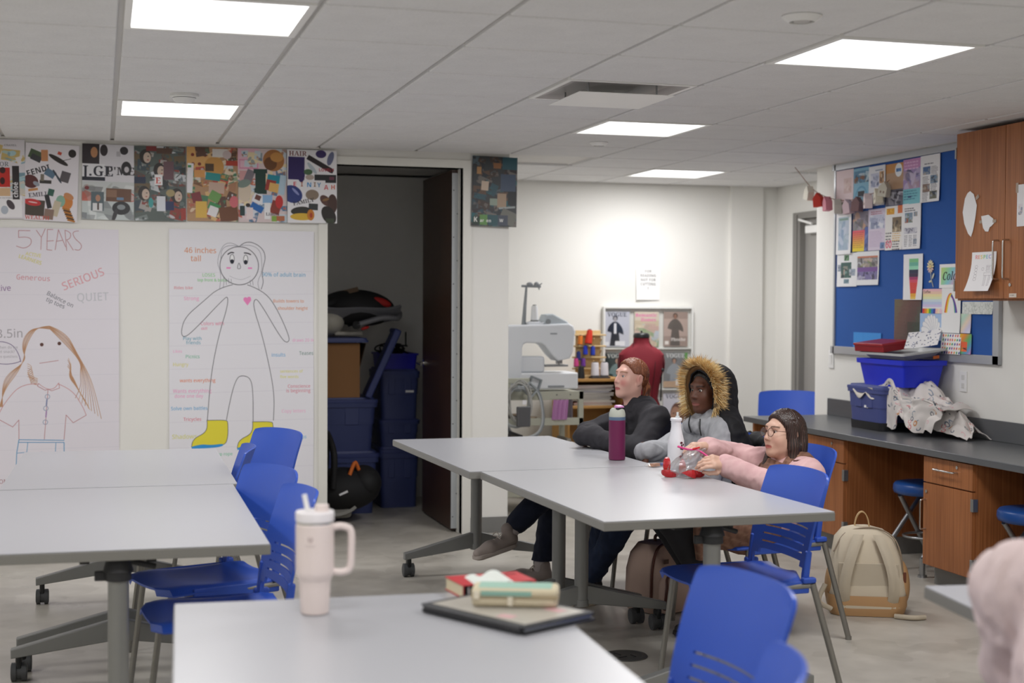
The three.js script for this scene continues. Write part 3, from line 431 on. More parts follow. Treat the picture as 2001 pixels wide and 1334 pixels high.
  pin('white card with brush lettering on a rainbow wash, beside the wall cabinet', 2.885, 2.65, 1.72, 1.58, (x, w, h) => { bg(x, w, h, '#f2f2f2'); const g = x.createLinearGradient(20, 0, w - 20, h); ['#d8e07c', '#a4dc9c', '#8cd0dc', '#e8b0d0', '#f0d0a0'].forEach((c, i) => g.addColorStop(i / 4, c)); x.fillStyle = g; x.fillRect(16, h * 0.14, w - 22, h * 0.72); x.font = 'italic bold 62px serif'; x.fillStyle = '#1e1c22'; x.fillText('Color', 26, h * 0.66); });
  pin('dark sheet of tiny woven diamonds pinned low on the board', 3.39, 3.087, 1.515, 1.235, (x, w, h, r) => { const g = x.createLinearGradient(0, 0, w, h); g.addColorStop(0, '#5a5440'); g.addColorStop(0.35, '#5c4440'); g.addColorStop(0.7, '#44403c'); g.addColorStop(1, '#38443c'); x.fillStyle = g; x.fillRect(0, 0, w, h); for (let i = 0; i < 34; i++) for (let j = 0; j < 34; j++) { x.fillStyle = ['#c9b98a', '#c08c7a', '#a86a62', '#8a9c7c'][Math.floor((i + j * 0.4 + r() * 6) / 12) % 4]; x.globalAlpha = 0.75; x.fillRect(i * w / 34 + (j % 2) * 3, j * h / 34, 2.6, 3.2); } x.globalAlpha = 1; x.fillStyle = 'rgba(40,60,50,0.35)'; x.fillRect(w * 0.5, h * 0.5, w * 0.5, h * 0.5); });
  pin('sheet of pastel rainbow bands with swatches, right of the vase study', 3.067, 2.853, 1.576, 1.43, (x, w, h) => { ['#eebfc4', '#f0cdb6', '#f2e6ae', '#eaeec0', '#cfe0ea', '#c2cfec', '#d4c8ea', '#e8e8f0'].forEach((c, i) => { x.fillStyle = c; x.fillRect(0, i * h / 9.5, w, h / 9.4); }); ['#d8402c', '#e88c24', '#ecd42c', '#4cae4c', '#2c7cc4', '#3c3c9c', '#efc4b4', '#f0dcc0', '#e8c8d8'].forEach((c, i) => { x.fillStyle = c; x.fillRect(i * w / 9, h * 0.8, w / 9, h * 0.2); }); x.font = 'bold 24px sans-serif'; x.fillStyle = '#6a4a4a'; x.fillText('Coffee', 10, 26); });
  pin('light blue sheet with a white scallop shell drawing', 3.093, 2.855, 1.431, 1.27, (x, w, h) => { bg(x, w, h, '#a9c6ea'); x.fillStyle = '#f0f1f2'; x.strokeStyle = '#a9b0c2'; x.lineWidth = 2; for (let i = 0; i < 9; i++) { const a = Math.PI * (0.12 + 0.76 * i / 8); x.beginPath(); x.ellipse(w * 0.52 + Math.cos(a) * w * 0.22, h * 0.86 - Math.sin(a) * h * 0.42, w * 0.11, h * 0.4, Math.PI / 2 - a, 0, 7); x.fill(); x.stroke(); } });
  pin('white page with a rainbow ribbon arch painted on it', 2.858, 2.665, 1.58, 1.318, (x, w, h) => { bg(x, w, h, '#eff0f0'); x.lineWidth = 15; [['#d8482c', 0], ['#e88a2c', 9], ['#ecd03c', 18], ['#54ac5c', 27], ['#3c6cc4', 36], ['#6c3c9c', 45]].forEach(([c, o], i) => { x.strokeStyle = c; x.beginPath(); if (i < 3) { x.moveTo(40 + o, h * 0.55); x.quadraticCurveTo(w * 0.3 + o, h * 0.1, w * 0.52, h * 0.14 + o * 0.5); } else { x.moveTo(w * 0.5, h * 0.1 + o * 0.5); x.quadraticCurveTo(w * 0.62 + o * 0.4, h * 0.25, w * 0.6 + o, h * 0.55); } x.stroke(); }); });
  pin('pale pencil map on white paper just under the wall cabinet', 2.655, 2.36, 1.5, 1.43, (x, w, h, r) => { bg(x, w, h, '#e4e8e4'); x.strokeStyle = '#b4bcb8'; x.lineWidth = 1.5; for (let i = 0; i < 60; i++) { x.beginPath(); x.arc(r() * w, r() * h, 4 + r() * 9, 0, 4); x.stroke(); } });
  pin('small card with a faded pastel colour wash', 2.667, 2.565, 1.431, 1.32, (x, w, h) => { const g = x.createLinearGradient(0, 0, w, h); ['#d8ead0', '#c0e0d0', '#f0dcc8', '#d4d0ec', '#e8e8f0'].forEach((c, i) => g.addColorStop(i / 4, c)); x.fillStyle = g; x.fillRect(0, 0, w, h); });
  pin('white paper scattered with small coloured hand prints, bottom of the board', 2.855, 2.655, 1.315, 1.195, (x, w, h, r) => { bg(x, w, h, '#f1efee'); const cs = ['#d8403c', '#e8a02c', '#3c9c5c', '#2c4c9c', '#8c3c8c', '#e06c4c']; for (let j = 0; j < 5; j++) for (let i = 0; i < 8; i++) { x.fillStyle = cs[(i + j * 2) % 6]; x.beginPath(); x.ellipse(18 + i * 27 + r() * 5, 14 + j * 27, 7, 9, r(), 0, 7); x.fill(); } }, 'pinned_paper', (u, v) => 0.01 * (1 - v));
  pin('small bright rainbow face drawing at the bottom corner of the board', 2.665, 2.553, 1.316, 1.2, (x, w, h, r) => { const g = x.createLinearGradient(0, 0, w, h); ['#e8c83c', '#e88c3c', '#6cb46c', '#5c9cc4', '#d88cc0'].forEach((c, i) => g.addColorStop(i / 4, c)); x.fillStyle = g; x.fillRect(0, 0, w, h); photo(x, 20, 90, 120, 110, ['#e8643c', '#f0b04c', '#e88cb4', '#2c2424'], r, 10); });
  pin('plain bright blue card low on the far side of the board', 3.895, 3.547, 1.3, 1.203, (x, w, h) => { bg(x, w, h, '#3f93e0'); x.fillStyle = '#3889d6'; x.fillRect(w * 0.35, 0, 3, h); });
  // flower cutout and collaged bird cutout
  const fl = thing('flower_cutout', 'pastel daisy cut from paper, pinned beside the vase study', 'paper', [BOARD_X - 0.006, 1.665, 2.985], turn, 'papers pinned on the blue board');
  const petal = std(0xe9dfb4, 0.7), petalB = std(0xe6c9c0, 0.7);
  for (let i = 0; i < 12; i++) { const a = i * Math.PI / 6, g = sph(1, 0, 0, 0, 0.013, 0.006, 0.0012, 10); obj('petal', mv(g, Math.cos(a) * 0.024, 0.045 + Math.sin(a) * 0.028, 0, 0, 0, a), i < 7 ? petal : petalB, fl); }
  obj('centre', sph(1, 0, 0.045, 0.0008, 0.012, 0.013, 0.0016), std(0xe4c98c, 0.7), fl);
  obj('stem', [tube([[0.002, 0.03, 0], [0.012, -0.03, 0], [0.034, -0.078, 0]], 0.0022, 6), mv(sph(1, 0, 0, 0, 0.02, 0.007, 0.001), 0.03, -0.012, 0, 0, 0, 1.0), mv(sph(1, 0, 0, 0, 0.016, 0.006, 0.001), 0.0, -0.044, 0, 0, 0, 0.2)], std(0xd9d7b8, 0.7), fl);
  const bird = thing('paper_collage', 'cream and red torn paper collage half hidden by the wall cabinet', 'paper', [BOARD_X - 0.006, 1.96, 2.67], turn, 'papers pinned on the blue board');
  obj('cream_piece', ext(poly([[-0.02, 0.1], [0.05, 0.13], [0.14, 0.1], [0.14, -0.2], [0.06, -0.2], [0.03, -0.09], [-0.05, 0.0], [-0.045, 0.04]]), 0.0015), std(0xeadfb8, 0.75), bird);
  obj('red_piece', mv(ext(poly([[-0.04, 0.14], [-0.02, 0.165], [0.0, 0.15], [0.06, 0.15], [0.14, 0.12], [0.14, 0.06], [0.06, 0.1], [0, 0.125]]), 0.0015), 0, 0, 0.0016), std(0xb4513f, 0.75), bird);
  obj('white_piece', mv(ext(poly([[-0.035, -0.2], [0.01, -0.19], [0.02, -0.12], [0.05, -0.19], [0.02, -0.235]]), 0.0015), 0, 0, 0.0032), plainPaper, bird);
  obj('dark_piece', mv(ext(poly([[0.045, -0.03], [0.14, 0.0], [0.14, -0.25], [0.025, -0.24], [0.03, -0.13]]), 0.0015), 0, 0, 0.0048), std(0x1f2a3a, 0.7), bird);
  // garland of paper houses
  const string = [V3(4.52, 2.42, -4.4), V3(4.6, 2.26, -4.28), V3(4.655, 2.19, -4.12), V3(4.66, 2.165, -3.9), V3(4.66, 2.18, -3.7), V3(4.665, 2.2, -3.55), V3(4.67, 2.26, -3.42)];
  const gar = thing('house_garland', 'string of little folded paper houses hung across the blue board', 'garland', [0, 0, 0]);
  obj('string', tube(string, 0.0022, 6, 60), std(0x8c5a44, 0.8), gar);
  const cv = new THREE.CatmullRomCurve3(string, false, 'catmullrom', 0.5);
  const hs = [[0.14, 0xe6e2d4], [0.22, 0xc8321f], [0.3, 0xd98a9a], [0.4, 0xc9c6bd], [0.5, 0xe3c9d2], [0.6, 0x8d6f72], [0.72, 0xeedde0], [0.86, 0xe9e4d2], [0.96, 0xd8d3c4]];
  hs.forEach(([t, c], k) => { const p = cv.getPoint(t), w = 0.03, m = std(c, 0.7), g = ext(poly([[-w, -0.062], [w, -0.062], [w, -0.005], [0, 0.03], [-w, -0.005]]), 0.045, 0.0015); const hh = obj('paper_house', mv(g, 0, 0, -0.022), m, gar); hh.position.set(p.x - 0.01, p.y - 0.025, p.z); hh.rotation.set(0.1 * Math.sin(k * 2), -Math.PI / 2 + 0.5 * Math.sin(k * 1.7), -0.25 * Math.cos(k * 2.3)); if (k > 5) obj('window', [box(0.01, 0.014, 0.001, -0.01, -0.035, 0.0245), box(0.01, 0.014, 0.001, 0.012, -0.035, 0.0245)], std(0x9a8478, 0.8), hh); });
  const sw = thing('light_switch', 'white light switch plate below the corner of the bulletin board', 'switch', [RX - 0.004, 1.107, 4.225], turn);
  obj('plate', rbox(0.07, 0.118, 0.007, 0.002), M.white, sw); obj('rocker', rbox(0.032, 0.066, 0.006, 0.001, 0, 0, 0.005, 0.06), M.white, sw);
  const ou = thing('wall_outlet', 'white wall outlet half hidden behind the blue box', 'outlet', [RX - 0.004, 1.04, 2.66], turn);
  obj('plate', rbox(0.07, 0.118, 0.007, 0.002), M.white, ou); obj('socket', [rbox(0.03, 0.028, 0.004, 0.006, 0, 0.024, 0.004), rbox(0.03, 0.028, 0.004, 0.006, 0, -0.024, 0.004)], std(0xd8d8d4, 0.5), ou);
}

// ---------------------------------------------------------------- big paper drawings and magazine collages on the closet wall
{
  const wallD = WZ - 0.004;
  const hand = (x, s, X, Y, px, c, rot = 0, f = 'sans-serif') => { x.save(); x.translate(X, Y); x.rotate(rot); x.font = `${px}px ${f}`; x.fillStyle = c; x.fillText(s, 0, 0); x.restore(); };
  const line = (x, c, w, ...p) => { x.strokeStyle = c; x.lineWidth = w; x.beginPath(); x.moveTo(p[0], p[1]); for (let i = 2; i < p.length; i += 2) x.lineTo(p[i], p[i + 1]); x.stroke(); };
  const curve = (x, c, w, p, fill) => { x.lineWidth = w; x.lineJoin = x.lineCap = 'round'; x.beginPath(); x.moveTo(p[0][0], p[0][1]); for (let i = 1; i < p.length - 1; i++) x.quadraticCurveTo(p[i][0], p[i][1], (p[i][0] + p[i + 1][0]) / 2, (p[i][1] + p[i + 1][1]) / 2); x.lineTo(...p[p.length - 1]); if (fill) { x.fillStyle = fill; x.fill(); } x.strokeStyle = c; x.stroke(); };
  const S = 2.6;
  const creases = (x, x0, x1, r) => { for (let k = 0; k < 9; k++) { x.strokeStyle = 'rgba(215,213,222,0.8)'; x.lineWidth = 0.7; const v = 520 + k * 48 + r() * 14; x.beginPath(); x.moveTo(x0, v); x.lineTo(x1, v - 6 + r() * 8); x.stroke(); } };
  // drawing of the person with yellow boots (units: hundredths laid out on a 282 x 545 field starting at 330, 446)
  const tB = canvasTex(Math.round(282 * S), Math.round(545 * S), (x) => {
    x.scale(S, S); x.translate(-330, -446); x.fillStyle = '#e9e8ee'; x.fillRect(330, 446, 282, 545); creases(x, 330, 612, rng(3));
    const k = '#4b4a52', lw = 1.1;
    hand(x, '46 inches', 359, 492, 14.5, '#d98a5c'); hand(x, 'tall', 371, 507, 15, '#d98a5c'); hand(x, 'LOSES', 393, 537, 9, '#8ccf8c'); hand(x, 'top front & bottom', 384, 546, 7.5, '#6fc46f'); hand(x, '90% of adult brain', 509, 535, 10.5, '#6aa9cf');
    hand(x, 'Rides bike', 339, 562, 8, '#d98a94'); hand(x, 'Strong', 358, 583, 10, '#f0a6cc'); hand(x, 'Builds towers to', 531, 586, 8.5, '#dd8a5c'); hand(x, 'shoulder height', 540, 600, 8.5, '#dd8a5c'); hand(x, 'Colors with', 390, 631, 9, '#e48aa6'); hand(x, 'skill', 391, 639, 7, '#e48aa6');
    hand(x, 'Play with', 356, 660, 9, '#5c9cb4'); hand(x, 'friends', 362, 668, 9, '#5c9cb4'); hand(x, 'Likes', 337, 684, 8, '#f0b4d4'); hand(x, 'Picnics', 361, 695, 9, '#6cb894'); hand(x, 'Hungry', 337, 710, 9, '#dcd67c'); hand(x, 'wants everything', 350, 741, 9, '#e4784c'); hand(x, 'Wants everything', 337, 761, 9.5, '#eda6cc'); hand(x, 'done one day', 340, 771, 9, '#eda6cc');
    hand(x, 'Solve own battles', 333, 795, 9, '#5ca4d4'); hand(x, 'Tricycles', 357, 816, 9, '#d9687c'); hand(x, 'Shadows', 335, 850, 12, '#d9d67c'); hand(x, 'Jump rope', 412, 884, 8.5, '#6cc49c'); hand(x, 'draws 20 lines', 569, 663, 8.5, '#eeb0d4'); hand(x, 'insults', 528, 692, 9.5, '#6cacdc'); hand(x, 'Teases', 583, 689, 9.5, '#6c8c84'); hand(x, 'sentences of', 545, 724, 8, '#dcd874'); hand(x, 'five words', 545, 735, 8, '#dcd874'); hand(x, 'Conscience', 560, 754, 9, '#d98494'); hand(x, 'is beginning', 557, 763, 9, '#d98494'); hand(x, 'Copy letters', 548, 803, 9, '#f0bcd8'); hand(x, 'hops', 578, 854, 9, '#6cb4dc');
    x.lineCap = 'round';
    curve(x, k, lw, [[465, 478], [480, 462], [520, 486], [508, 530], [513, 545], [508, 560]]); curve(x, '#8a8a94', 0.8, [[465, 478], [440, 462], [420, 505], [430, 530], [427, 560]]); curve(x, '#8a8a94', 0.8, [[466, 476], [505, 470], [511, 525], [500, 545], [504, 562]]); curve(x, '#8a8a94', 0.8, [[464, 477], [432, 472], [428, 510], [436, 540], [434, 558]]);
    x.strokeStyle = k; x.lineWidth = lw + 0.2; x.beginPath(); x.ellipse(465, 515, 37.5, 37, 0, 0, 7); x.fillStyle = '#e9e8ee'; x.fill(); x.stroke();
    for (const [a, b] of [[439, 552], [444, 549], [449, 550], [486, 552], [491, 553]]) line(x, '#8a8a94', 0.9, a, b - 9, a + 1, b);
    for (const [ex, t] of [[451, 0], [477.5, 1]]) { x.strokeStyle = k; x.lineWidth = 1; x.beginPath(); x.ellipse(ex, 502 + t, 4.2, 9, 0, 0, 7); x.fillStyle = '#f6f6f8'; x.fill(); x.stroke(); x.fillStyle = '#1e2230'; x.beginPath(); x.ellipse(ex, 507 + t, 3.7, 4.4, 0, 0, 7); x.fill(); }
    curve(x, '#26242c', 2.2, [[443, 493], [448, 489], [454, 490]]); curve(x, '#26242c', 2.2, [[475, 490], [481, 490], [487, 493]]); curve(x, k, 1, [[464, 510], [459, 521], [469, 521], [465, 510]]);
    x.fillStyle = '#f08cc8'; x.fillRect(440, 518, 8, 3); x.fillRect(482, 518, 8, 3); curve(x, '#b4b4bc', 0.8, [[446, 535], [465, 545], [487, 535]]);
    curve(x, k, lw, [[452, 552], [425, 558], [395, 585], [360, 615], [352, 645], [358, 655], [375, 643], [436, 578], [443, 575], [442, 595], [425, 650], [410, 725], [403, 815]]);
    curve(x, k, lw, [[481, 552], [510, 562], [535, 590], [565, 655], [560, 666], [548, 658], [505, 585], [495, 578], [492, 595], [510, 650], [528, 730], [534, 775], [532, 817]]);
    curve(x, k, lw, [[440, 815], [448, 770], [460, 732], [473, 728], [488, 735], [492, 765], [492, 818]]);
    x.fillStyle = '#f08cc4'; x.beginPath(); x.arc(477, 580, 4, 0, 7); x.arc(484, 579, 4, 0, 7); x.fill(); x.beginPath(); x.moveTo(473, 582); x.lineTo(481, 592); x.lineTo(489, 581); x.fill();
    for (const o of [0, 89]) { const q = (a, b) => [a + o * 0.995, b + o * 0.05]; curve(x, k, lw, [q(402, 815), q(403, 815), q(402, 838), q(376, 850), q(372, 866), q(374, 868), q(436, 866), q(443, 850), q(443, 820), q(440, 815), q(402, 815)], '#e8dc3e'); curve(x, '#2f8fd4', 0.8, [q(373, 866), q(390, 861), q(410, 864), q(436, 861), q(430, 867), q(400, 869), q(373, 869)], '#2f96dc'); }
  });
  flat('paper_drawing', 'tall white paper drawing of a girl in yellow boots on the closet wall', 'drawing', sheet(0.872, 1.71, (u, v) => 0.003 + 0.004 * Math.sin(u * 5 + v * 9) * (u > 0.9 || v < 0.3 ? 1 : 0.3), 10, 16), paperMat(tB, 0.65), [0.764, 1.06, wallD], 0, 'large marker drawings');
  const tA = canvasTex(Math.round(298 * S), Math.round(545 * S), (x) => {
    const r = rng(12); x.scale(S, S); x.translate(70, -446); x.fillStyle = '#e6e2ea'; x.fillRect(-70, 446, 298, 545); creases(x, -70, 228, rng(5));
    const red = '#c98a8c';
    const L = (...p) => line(x, '#b98086', 1.1, ...p);
    L(66, 451, 45, 451, 45, 464); curve(x, '#b98086', 1.1, [[45, 464], [66, 461], [69, 476], [55, 485], [41, 480]]); L(77, 450, 86, 463); L(93, 447, 86, 463, 85, 486); L(107, 448, 97, 448, 96, 486, 105, 487); L(96, 470, 108, 469); L(111, 486, 117, 448, 130, 480); L(113, 470, 125, 468); L(129, 449, 132, 487); curve(x, '#b98086', 1.1, [[129, 449], [140, 452], [139, 464], [132, 467]]); L(132, 467, 144, 486); curve(x, '#b98086', 1.1, [[154, 450], [142, 450], [146, 464], [161, 476], [156, 487], [147, 485]]);
    hand(x, 'ACTIVE', 57, 497, 9, '#ddd67c', 0.15); hand(x, 'LEARNERS', 44, 501, 9.5, '#d8d070', 0.32); hand(x, 'Generous', 40, 542, 13, '#d5929c', 0.05, 'monospace'); hand(x, 'SERIOUS', 126, 562, 21, '#dfa3ab', -0.38); hand(x, 'Talkative', -28, 565, 15, '#8f6f9c', -0.03); hand(x, 'Balance on', 94, 570, 11, '#6c6d78', 0.48); hand(x, 'tip toes', 93, 582, 11, '#6c6d78', 0.42); hand(x, 'QUIET', 150, 582, 21, '#c8c9d0', -0.04); hand(x, 'Shares', -32, 594, 12, '#dd8a5c', 0.05); hand(x, '43.5in', -8, 652, 22, '#a9a5ac', -0.02);
    curve(x, '#6a5a84', 1.2, [[48, 696], [42, 668], [10, 655], [-20, 668], [-14, 694], [20, 702], [49, 696], [46, 690]]); hand(x, 'when do we', 5, 671, 7, '#b0acb4'); hand(x, 'get snack?', 5, 679, 7, '#b0acb4'); hand(x, 'says questions', 3, 688, 6, '#b0acb4');
    x.lineCap = 'round';
    const hc = ['#b98a66', '#c9a07c', '#a9785a'];
    for (let k = 0; k < 7; k++) curve(x, hc[k % 3], 0.9, [[100, 629 + k], [80 - k, 630], [66 - k * 2, 648], [56 - k, 672], [53 + k, 694], [40 - k * 3, 720], [20 - k, 745], [9 + k, 780]]);
    for (let k = 0; k < 9; k++) curve(x, hc[k % 3], 0.9, [[100, 629 + k * 0.6], [130 - k, 640 + k * 2], [150 + k, 680 + k * 2], [172 - k * 2, 720], [182 - k * 3, 750 - k], [195 - k * 6, 805 - k * 5]]);
    for (let k = 0; k < 10; k++) curve(x, hc[(k + 1) % 3], 0.8, [[133 + r() * 6, 690 + k * 3], [140, 705 + k * 2], [134 + k, 725], [150 + k, 745 + k * 2], [165 + k, 770 + k * 2]]);
    for (let k = 0; k < 7; k++) curve(x, hc[k % 3], 0.8, [[60, 700 + k * 4], [72 + k, 705 + k * 4], [56 + k, 718 + k * 3], [78, 728 + k * 2]]);
    x.fillStyle = '#5c3a34'; x.beginPath(); x.arc(86, 664, 3.4, 0, 7); x.arc(118, 662, 3.4, 0, 7); x.fill(); L(82, 699, 116, 694);
    curve(x, red, 1, [[80, 737], [92, 748], [108, 748], [117, 736]]); L(80, 737, 78, 742, 92, 750, 97, 748); L(117, 738, 118, 746, 104, 751, 97, 748);
    curve(x, red, 1, [[78, 738], [50, 736], [20, 770], [4, 801]]); L(4, 801, 33, 818, 44, 805, 44, 842); curve(x, red, 1, [[115, 738], [140, 748], [160, 780], [167, 798]]); L(167, 798, 143, 812, 130, 797, 126, 843); L(97, 748, 90, 842);
    x.strokeStyle = '#8a98b4'; x.lineWidth = 1; for (const [a, b] of [[96, 762], [93, 784], [92, 810]]) { x.beginPath(); x.arc(a, b, 4.2, 0, 7); x.stroke(); } line(x, '#7c86ac', 2.4, 95, 768, 94, 778); line(x, '#a884b4', 2.4, 94, 790, 93, 800);
    line(x, '#5c98c4', 1.4, 126, 845, 44, 842, 40, 866, 38, 912); line(x, '#5c98c4', 1.4, 44, 847, 126, 849, 126, 885); line(x, '#5c98c4', 1.1, 60, 848, 58, 866, 41, 867); line(x, '#5c98c4', 1.1, 111, 850, 110, 867, 126, 868); line(x, '#5c98c4', 1.1, 78, 880, 85, 866, 92, 880);
    hand(x, 'MOM', -2, 924, 11, '#a87c84');
  });
  flat('paper_drawing', 'tall white paper drawing of a long-haired figure headed 5 years', 'drawing', sheet(0.92, 1.71, (u, v) => 0.003 + 0.006 * Math.sin(u * 4 + v * 7) * (u > 0.85 || v < 0.3 ? 1 : 0.3), 10, 16), paperMat(tA, 0.65), [-0.424, 1.05, wallD], 0, 'large marker drawings');
  // collages
  const scraps = (x, w, h, pal, n, seed, words = []) => { const r = rng(seed); for (let k = 0; k < n; k++) { x.save(); x.translate(r() * w, r() * h); x.rotate((r() - 0.5) * 0.9); const a = w * (0.12 + 0.2 * r()), b = h * (0.05 + 0.13 * r()); const i = Math.floor(r() * pal.length); photo(x, -a / 2, -b / 2, a, b, [pal[i], pal[(i + 1) % pal.length], pal[(i + 3) % pal.length], pal[(i + 5) % pal.length]], r, 7); x.restore(); } words.forEach(([s, X, Y, px, c, rot = 0, f = 'bold', bg]) => { x.save(); x.translate(X * w, Y * h); x.rotate(rot); x.font = `${f} ${px}px serif`; if (bg) { x.fillStyle = bg; x.fillRect(-4, -px, x.measureText(s).width + 8, px * 1.25); } x.fillStyle = c; x.fillText(s, 0, 0); x.restore(); }); };
  const E = (x, c, a, b, rx, ry, rot = 0) => { x.fillStyle = c; x.beginPath(); x.ellipse(a, b, rx, ry, rot, 0, 7); x.fill(); }, B = (x, c, a, b, w, h, rot = 0) => { x.save(); x.translate(a + w / 2, b + h / 2); x.rotate(rot); x.fillStyle = c; x.fillRect(-w / 2, -h / 2, w, h); x.restore(); };
  const W = 300, H = 450;
